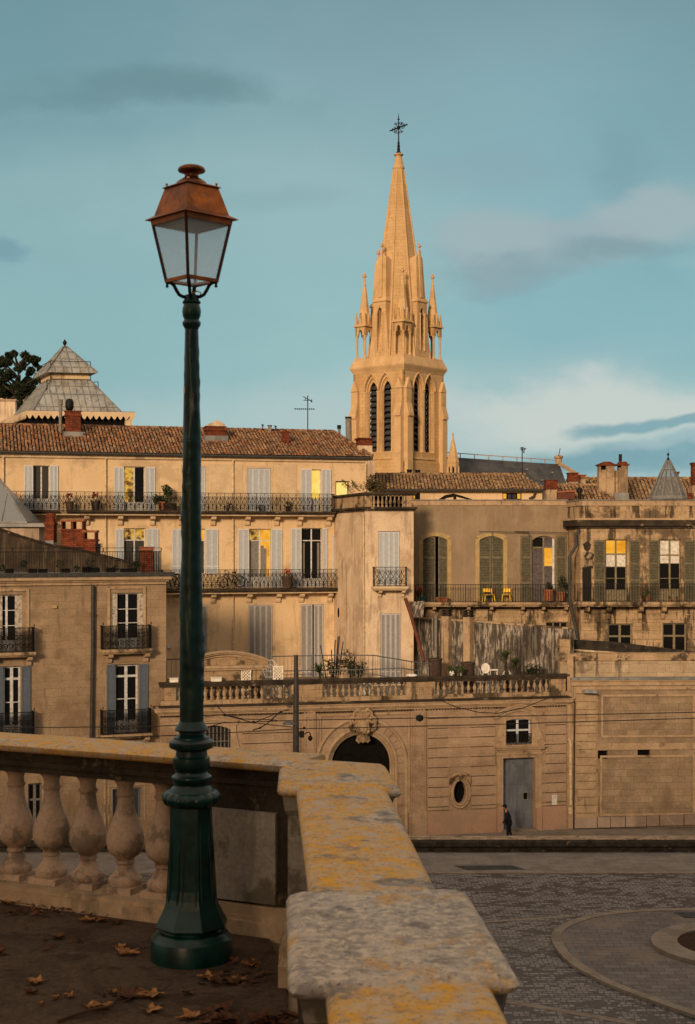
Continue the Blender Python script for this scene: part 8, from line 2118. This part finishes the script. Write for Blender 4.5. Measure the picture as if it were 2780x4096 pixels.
# ------------------------------------------------------------------ bicycle on the lower balcony
def bicycle(label, v, xa, xb, ybase, w=.45, flip=1):
    P = PC; ua, z0 = P.uz(v, xa, ybase, w); ub = P.uz(v, xb, ybase, w)[0]; r = .34
    t = thing('bicycle', label, 'bicycle', P.P((ua + ub) / 2, z0, w), 'bicycles parked on the lower balcony'); q = lambda u, z: P.P(u, z0 + z, w)
    for u in (ua, ub):
        m = MB(); m.tube([q(u + r * math.cos(k * math.pi / 10), r + r * math.sin(k * math.pi / 10)) for k in range(21)], .028, 5)
        for k in range(6): m.tube([q(u, r), q(u + r * math.cos(k * 1.05), r + r * math.sin(k * 1.05))], .006, 3)
        m.build('wheel', 'iron', t)
    L = ub - ua; m = MB(); bb = (ua + L * .55, .30); seat = (ua + L * .66, .85); hd = (ua + L * .16, .85)
    for a, b in ((bb, seat), (bb, hd), (hd, (ua + L * .65, .78)), (bb, (ub, r)), ((ub, r), (ua + L * .65, .78)), (hd, (ua, r))): m.tube([q(*a), q(*b)], .026, 5)
    m.build('frame', 'iron', t); m = MB(); m.tube([q(hd[0], .85), q(hd[0] - .02, 1.05), q(hd[0] - .10, 1.1), q(hd[0] + .12, 1.08)], .022, 5); m.build('handlebar', 'iron', t)
    m = MB(); m.tube([q(seat[0] - .14, .92), q(seat[0], .95), q(seat[0] + .14, .94)], [.03, .05, .07], 6); m.build('saddle', 'iron', t)
    m = MB(); m.tube([q(ub - .3, .72), q(ub + .05, .74), q(ub + .3, .62)], .02, 5); m.build('rack', 'iron', t)
bicycle('dark bicycle leaning behind the lower balcony railing right of the lamp post', 2, 158, 280, 1312)
bicycle('dark bicycle at the left end of the lower balcony beside the lamp post', 4, 1185, 1262, 625)

# ------------------------------------------------------------------ grey pole with camera, overhead wires
def pole():
    Y = 55.0; b = at(15, 1320, 1050, Y); tp = at(15, 1306, 135, Y); t = thing('camera_pole', 'plain dark grey round steel pole carrying a small street light and a dome camera', 'pole', (b.x, Y, PLAZA))
    cx = at(15, 1316, 500, Y).x
    m = MB(); m.lathe([(.17, PLAZA), (.17, PLAZA + .4), (.135, PLAZA + .5), (.125, -6), (.085, tp.z - .03), (.08, tp.z)], (cx, Y), 20); m.build('shaft', 'pole_grey', t, smooth=30)
    m = MB(); c = at(15, 1255, 752, Y); w = 1.35
    m.loops([[(c.x + w * .19 * math.cos(a * .524) * s - .04 * (1 - s), Y - .05 + .12 * math.sin(a * .524) * s, c.z + h) for a in range(12)] for s, h in ((.7, -.045), (1.0, -.03), (.92, .03), (.6, .08), (.15, .10))], True); m.tube([(c.x + .15, Y, c.z), (cx, Y, c.z - .02)], .03, 8); m.build('lamp_head', 'rail_grey', t, smooth=60)
    c = at(15, 1368, 848, Y); m = MB(); m.box(c.x - .09, c.x + .09, Y - .08, Y + .08, c.z - .13, c.z + .12); m.box(cx, c.x - .08, Y - .03, Y + .03, c.z - .03, c.z + .03); m.build('junction_box', 'iron', t)
    m = MB(); m.tube([at(15, 1392, 850, Y), at(15, 1410, 833, Y), at(15, 1432, 830, Y), at(15, 1444, 845, Y), at(15, 1446, 862, Y)], .022, 8); m.build('bracket', 'iron', t)
    c = at(15, 1444, 885, Y); m = MB(); m.lathe([(.03, c.z + .10), (.075, c.z + .07), (.09, c.z), (.085, c.z - .03), (.05, c.z - .09), (.01, c.z - .11)], (c.x, Y), 14); m.build('dome_camera', 'iron', t, smooth=60)
pole()
def wires():
    def wire(label, pts, r=.022, Y=66, fit=(), cat='overhead wire'):
        P3 = [at(v, x, y, Y) for v, x, y in pts]; t = thing('overhead_wire', label, cat, P3[0], 'tram overhead wires'); m = MB(); m.tube(P3, r, 5); m.build('cable', 'wire', t)
        m = MB()
        for v, x, y, s in fit: c = at(v, x, y, Y); m.lathe([(.02, c.z - s), (s, c.z - s * .6), (s, c.z + s * .6), (.02, c.z + s)], (c.x, c.y), 8)
        if fit: m.build('clamp', 'iron', t)
    wire('upper long overhead wire crossing above the arch with an oval insulator', [(0, -60, 728), (15, 0, 780), (15, 680, 745), (15, 935, 738), (16, 0, 722), (16, 1577, 693), (6, 1577, 600), (6, 2200, 588)], fit=((16, 1079, 703, .17), (15, 935, 740, .07)))
    wire('lower long overhead wire passing in front of the keystone', [(0, -60, 742), (15, 0, 868), (15, 780, 832), (15, 1390, 796), (16, 0, 801), (16, 1577, 765), (6, 1577, 632), (6, 2200, 622)], Y=65, fit=((15, 1390, 793, .06),))
    wire('thin wire rising to the right between the pole and the arched window', [(15, 500, 790), (15, 670, 742), (15, 935, 745), (15, 1180, 645), (15, 1250, 628)], Y=65.5, fit=((15, 1180, 648, .05),))
    wire('thin branching wire from the barred window down towards the pole', [(15, 590, 580), (15, 675, 672), (15, 840, 712), (15, 1100, 720), (15, 1150, 726)], Y=66.4, fit=((15, 675, 676, .07), (15, 1100, 720, .05)))
    wire('short thick steep wire with connectors left of the pole', [(15, 1150, 668), (15, 1060, 750), (15, 990, 795), (15, 935, 808), (15, 932, 820)], r=.03, Y=66.6, fit=((15, 990, 793, .05),))
    wire('thin wire sloping down right to the street light head', [(15, 675, 676), (15, 935, 745), (15, 1100, 765), (15, 1290, 785)], Y=66.2)
    wire('slack sagging cable under the cornice beside the small window', [(6, 180, 520), (6, 300, 572), (6, 420, 600), (6, 520, 605), (6, 650, 580), (6, 790, 525), (6, 870, 515)], r=.025, Y=76)
    wire('short wire left of the lamp post near the stone house corner', [(15, 500, 690), (15, 600, 678), (15, 675, 672)], Y=66.8)
wires()

# ------------------------------------------------------------------ person walking past the blue door
def person():
    Y = 79.0; fx = at(17, 415, 1850, Y).x; zf = STREET
    sc_ = .079265 * Y / F
    X = lambda x: at(17, x, 1500, Y).x; Z = lambda y: CAM_Z + (HY - (687.5 + y * .079265)) * Y / F
    t = thing('person', 'person in dark clothes and cap walking left past the blue door with one arm forward', 'person', (fx, Y, zf))
    def skin(name, mat, pts, edges, radii, parent, sub=1):
        me = bpy.data.meshes.new(name); me.from_pydata([tuple(Vector(p) - Vector((fx, Y, zf))) for p in pts], edges, []); o = bpy.data.objects.new(name, me); COL.objects.link(o); o.parent = parent
        md = o.modifiers.new('skin', 'SKIN'); md.use_smooth_shade = True
        for i, r in enumerate(radii): me.skin_vertices[0].data[i].radius = (r, r) if not isinstance(r, tuple) else r
        me.skin_vertices[0].data[0].use_root = True
        if sub: s = o.modifiers.new('sub', 'SUBSURF'); s.levels = s.render_levels = sub
        me.materials.append(M[mat]); WL[o.name] = Vector((fx, Y, zf)); return o
    hip = (X(425), Y, Z(1690)); H = 1.0
    pts = [hip, (X(418), Y, Z(1625)), (X(405), Y, Z(1580)), (X(392), Y, Z(1555)), (X(386), Y - .01, Z(1535)), (X(376), Y - .02, Z(1515)), (X(372), Y - .02, Z(1497)),      # pelvis spine neck head
           (X(402), Y - .19, Z(1588)), (X(392), Y - .22, Z(1640)), (X(362), Y - .24, Z(1680)), (X(328), Y - .24, Z(1712)),         # near arm reaching forward
           (X(412), Y + .19, Z(1588)), (X(430), Y + .22, Z(1645)), (X(425), Y + .22, Z(1700)), (X(418), Y + .2, Z(1740)),
           (X(418), Y - .09, Z(1705)), (X(408), Y - .10, Z(1800)), (X(412), Y - .10, zf + .09), (X(396), Y - .10, zf + .05),
           (X(432), Y + .09, Z(1705)), (X(440), Y + .10, Z(1800)), (X(462), Y + .10, zf + .14), (X(450), Y + .1, zf + .05)]
    ed = [(0, 1), (1, 2), (2, 3), (3, 4), (4, 5), (5, 6), (2, 7), (7, 8), (8, 9), (9, 10), (2, 11), (11, 12), (12, 13), (13, 14), (0, 15), (15, 16), (16, 17), (17, 18), (0, 19), (19, 20), (20, 21), (21, 22)]
    rd = [.14, .13, .14, .07, .06, .095, .085, .06, .05, .04, .035, .06, .05, .04, .035, .085, .06, .045, .04, .085, .06, .045, .04]
    body = skin('body', 'skin', pts, ed, rd, t, 1)
    # face features and ears, hands with separate fingers
    m = MB(); c = Vector((X(366), Y - .02, Z(1512))); m.tube([c + Vector((-.085, 0, .02)), c + Vector((-.12, 0, -.015)), c + Vector((-.085, 0, -.03))], [.01, .018, .012], 6); m.build('nose', 'skin', t)
    for sy in (-1, 1): m = MB(); e = c + Vector((.03, sy * .085, 0)); m.tube([e + Vector((0, 0, .03)), e + Vector((.01, sy * .01, 0)), e + Vector((0, 0, -.03))], .014, 5); m.build('ear', 'skin', t)
    for bx, by, bz, dr in ((X(328), Y - .24, Z(1712), -1), (X(418), Y + .2, Z(1740), 0)):
        m = MB(); b = Vector((bx, by, bz)); d = Vector((-.75, 0, -.45)).normalized() if dr else Vector((-.15, 0, -1)).normalized(); s = Vector((0, 1, 0))
        m.tube([b, b + d * .09], [.035, .042], 8)
        for k, L in enumerate((.065, .078, .072, .055)): p = b + d * .08 + s * (k - 1.5) * .02; m.tube([p, p + d * L * .6, p + d * L + Vector((.01, 0, -.015))], [.011, .010, .007], 6)
        p = b + d * .03 - s * .035; m.tube([p, p + d * .035 - s * .025, p + d * .07 - s * .03], [.012, .011, .008], 6); m.build('hand', 'skin', t)
    jp = [pts[0], pts[1], pts[2], pts[3], pts[7], pts[8], pts[9], (X(340), Y - .24, Z(1702)), pts[11], pts[12], pts[13], (X(421), Y + .21, Z(1725)), (X(428), Y, Z(1735))]
    je = [(0, 1), (1, 2), (2, 3), (2, 4), (4, 5), (5, 6), (6, 7), (2, 8), (8, 9), (9, 10), (10, 11), (0, 12)]
    skin('coat', 'navy_cloth', jp, je, [.185, .18, .195, .10, .11, .082, .065, .055, .11, .082, .065, .055, .18], t, 1)
    tp = [pts[0], pts[15], pts[16], (X(412), Y - .10, zf + .12), pts[19], pts[20], (X(460), Y + .10, zf + .18)]
    skin('trousers', 'navy_cloth', tp, [(0, 1), (1, 2), (2, 3), (0, 4), (4, 5), (5, 6)], [.16, .125, .09, .075, .125, .09, .075], t, 1)
    for a, b in (((X(414), Y - .10), (X(392), Y - .10)), ((X(462), Y + .10), (X(444), Y + .10))):
        m = MB(); z = zf + .05; m.tube([(a[0] + .02, a[1], z + .03), ((a[0] + b[0]) / 2, a[1], z + .02), (b[0], b[1], z)], [.055, .05, .035], 8); m.build('shoe', 'iron', t)
    m = MB(); c = Vector((X(376), Y - .02, Z(1497))); m.loops([[(c.x + rr * math.cos(a * .524) * 1.1, c.y + rr * math.sin(a * .524), c.z + h) for a in range(12)] for rr, h in ((.105, -.01), (.115, .03), (.10, .085), (.06, .11), (.02, .115))], True)
    m.hexa([(c.x - .20, c.y - .07, c.z - .005), (c.x - .09, c.y - .09, c.z + .0), (c.x - .09, c.y + .09, c.z + .0), (c.x - .20, c.y + .07, c.z - .005), (c.x - .20, c.y - .07, c.z + .01), (c.x - .09, c.y - .09, c.z + .018), (c.x - .09, c.y + .09, c.z + .018), (c.x - .20, c.y + .07, c.z + .01)]); m.build('cap', 'navy_cloth', t, smooth=40)
    m = MB(); m.loops([[(c.x + .02 + rr * math.cos(a * .524), c.y + rr * math.sin(a * .524), c.z + h) for a in range(12)] for rr, h in ((.075, -.11), (.10, -.06), (.108, -.012))], True); m.build('hair', 'hair', t, smooth=40)
person()

# ------------------------------------------------------------------ fallen leaves, twigs
def litter():
    rnd = random.Random(77)
    def maple(name, label, x, y, s, rz, mat='leaf_brown', curl=.25):
        p = on_z(0, x, y, 0.0); o = thing(name, label, 'leaf', (p.x, p.y, .004), 'fallen plane leaves'); m = MB(); N = 5; pts = []
        for i in range(N):
            a = -math.pi * .62 + math.pi * 1.24 * i / (N - 1) + math.pi / 2; L = (1, .92, .72)[abs(i - 2)] * s
            am = a + .16; pts += [(a - .2, L * .74), (a - .07, L * .86), (a, L), (a + .12, L * .80), (a + .2, L * .70), (a + math.pi * .155, L * .50)]
        pts = pts[:-1] + [(-math.pi / 2 - .05, s * .12)]
        c = [(p.x + r * math.cos(a + rz), p.y + r * math.sin(a + rz), .012 + curl * r * (.5 + .5 * math.sin(3 * a + rz * 5)) + rnd.uniform(0, .006)) for a, r in pts]
        n = len(c); m.raw([(p.x, p.y, .010)] + c + [(p.x, p.y, .006)] + [(x_, y_, z_ - .003) for x_, y_, z_ in c], [(0, i + 1, (i + 1) % n + 1) for i in range(n)] + [(n + 1, n + 2 + (i + 1) % n, n + 2 + i) for i in range(n)]); m.build('blade', mat, o)
        m = MB(); a = -math.pi / 2 + rz; m.tube([(p.x, p.y, .012), (p.x + s * .5 * math.cos(a), p.y + s * .5 * math.sin(a), .02), (p.x + s * .9 * math.cos(a + .2), p.y + s * .9 * math.sin(a + .2), .03)], .0022, 4); m.build('stalk', 'twig', o)
    L = [(7, 675, 1278, .10, .2, 'pale curled leaf left of the lamp foot'), (7, 640, 1245, .06, 1.5, 'small brown leaf just above the pale curled leaf'), (7, 700, 1505, .13, .9, 'big orange brown leaf beside the dark stick'), (7, 815, 1490, .11, 2.2, 'orange leaf right of the big leaf by the stick'),
         (7, 530, 1552, .09, 3.0, 'tan leaf at the left end of the stick'), (7, 785, 1572, .09, 4.2, 'small leaf below the orange pair near the stick'), (7, 200, 1430, .08, 1.0, 'lone brown leaf on bare dirt left of the stick'), (7, 168, 1482, .06, .3, 'small dark lump of leaf below the lone brown leaf'),
         (7, 465, 1103, .07, .5, 'pale leaf near the plinth left of the lamp'), (7, 540, 1098, .06, 2.5, 'brown leaf near the plinth close to the lamp'), (7, 610, 1112, .06, 4.5, 'dull brown leaf between plinth leaf and lamp foot'), (7, 470, 1560, .06, 5.2, 'small tan leaf tip at the lower left of the stick'),
         (7, 590, 1475, .05, 3.5, 'small leaf above the stick'), (7, 375, 1500, .05, 2.0, 'faint small leaf left of the stick'), (7, 300, 1510, .035, 1.0, 'tiny yellow leaf left of the stick'), (7, 222, 1545, .03, .4, 'tiny yellow leaf farther left on the dirt'),
         (7, 1015, 1615, .10, .7, 'tan leaf at the bottom right of the dirt'), (7, 1260, 1418, .07, .2, 'pale flat leaf right of the lamp foot'), (7, 1330, 1330, .08, 2.1, 'orange leaf near the corner pedestal'), (7, 1100, 1405, .08, 1.2, 'brown leaf right below the lamp foot'),
         (7, 990, 1480, .05, 3.9, 'dark little leaf below the lamp foot'), (7, 295, 1192, .06, 5.0, 'dark leaf in the middle of the dirt'), (7, 60, 1010, .08, 1.0, 'brown leaf against the plinth at the left'), (7, 215, 1062, .05, 2.0, 'tiny pale leaf by the plinth')]
    for i, (v, x, y, s, rz, lab) in enumerate(L):
        a, b = px(v, x, y); dark = 'dark' in lab or 'dull' in lab; maple('fallen_leaf', lab, a, b, s * .88, rz, 'leaf_dark' if dark else 'leaf_brown')
    # drifts of small dark leaves
    m = MB()
    for (x0, y0, x1, y1, n, s) in ((1060, 1570, 1180, 1637, 22, .045), (1100, 1605, 1560, 1637, 50, .045), (1000, 1370, 1400, 1440, 30, .032), (0, 1005, 620, 1075, 90, .022), (1180, 1290, 1440, 1380, 14, .03), (0, 1240, 20, 1270, 4, .05), (150, 1160, 420, 1260, 10, .03)):
        for _ in range(n):
            f = rnd.random(); x = x0 + (x1 - x0) * f; y = y0 + (y1 - y0) * rnd.random(); y = min(y + (x * .1 if y0 == 1000 else 0), 1637 if y0 != 1000 else 1090)
            p = on_z(7, x, y, .006); a = rnd.uniform(0, 6.28); e = s * rnd.uniform(.5, 1.4); d = Vector((math.cos(a), math.sin(a), rnd.uniform(0, .5))) * e; q = Vector((-math.sin(a), math.cos(a), rnd.uniform(-.3, .6))) * e * .6
            c = p + Vector((0, 0, .012)); m.poly([c - d, c + q * .9 - d * .2, c + d * .5 + q * .5, c + d, c + d * .3 - q * .7, c - d * .3 - q * .6])
    o = m.build('leaf_litter', 'leaf_dark'); o['label'] = 'drifts of small dark fallen leaves on the dirt'; o['category'] = 'leaf litter'; o['kind'] = 'stuff'
    def stick(label, pts, r):
        P3 = [on_z(7, x, y, 0) + Vector((0, 0, z)) for x, y, z in pts]; t = thing('fallen_stick', label, 'stick', P3[0]); m = MB(); n = len(P3); m.tube(P3, [r * (1 - .5 * i / n) for i in range(n)], 6); m.build('stem', 'twig', t)
        m = MB(); c = P3[n // 2]; m.tube([c, c + Vector((.04, -.05, .03)), c + Vector((.09, -.06, .05))], [r * .5, r * .4, r * .2], 5); m.build('side_twig', 'twig', t)
    stick('short dark stick standing askew on the dirt', [(548, 1500, .01), (520, 1480, .03), (470, 1420, .05), (430, 1358, .04)], .010)
    stick('long thin curved stick under the orange leaves', [(300, 1637, .01), (400, 1605, .015), (500, 1580, .02), (590, 1575, .03), (625, 1540, .04), (630, 1490, .05)], .008)
litter()
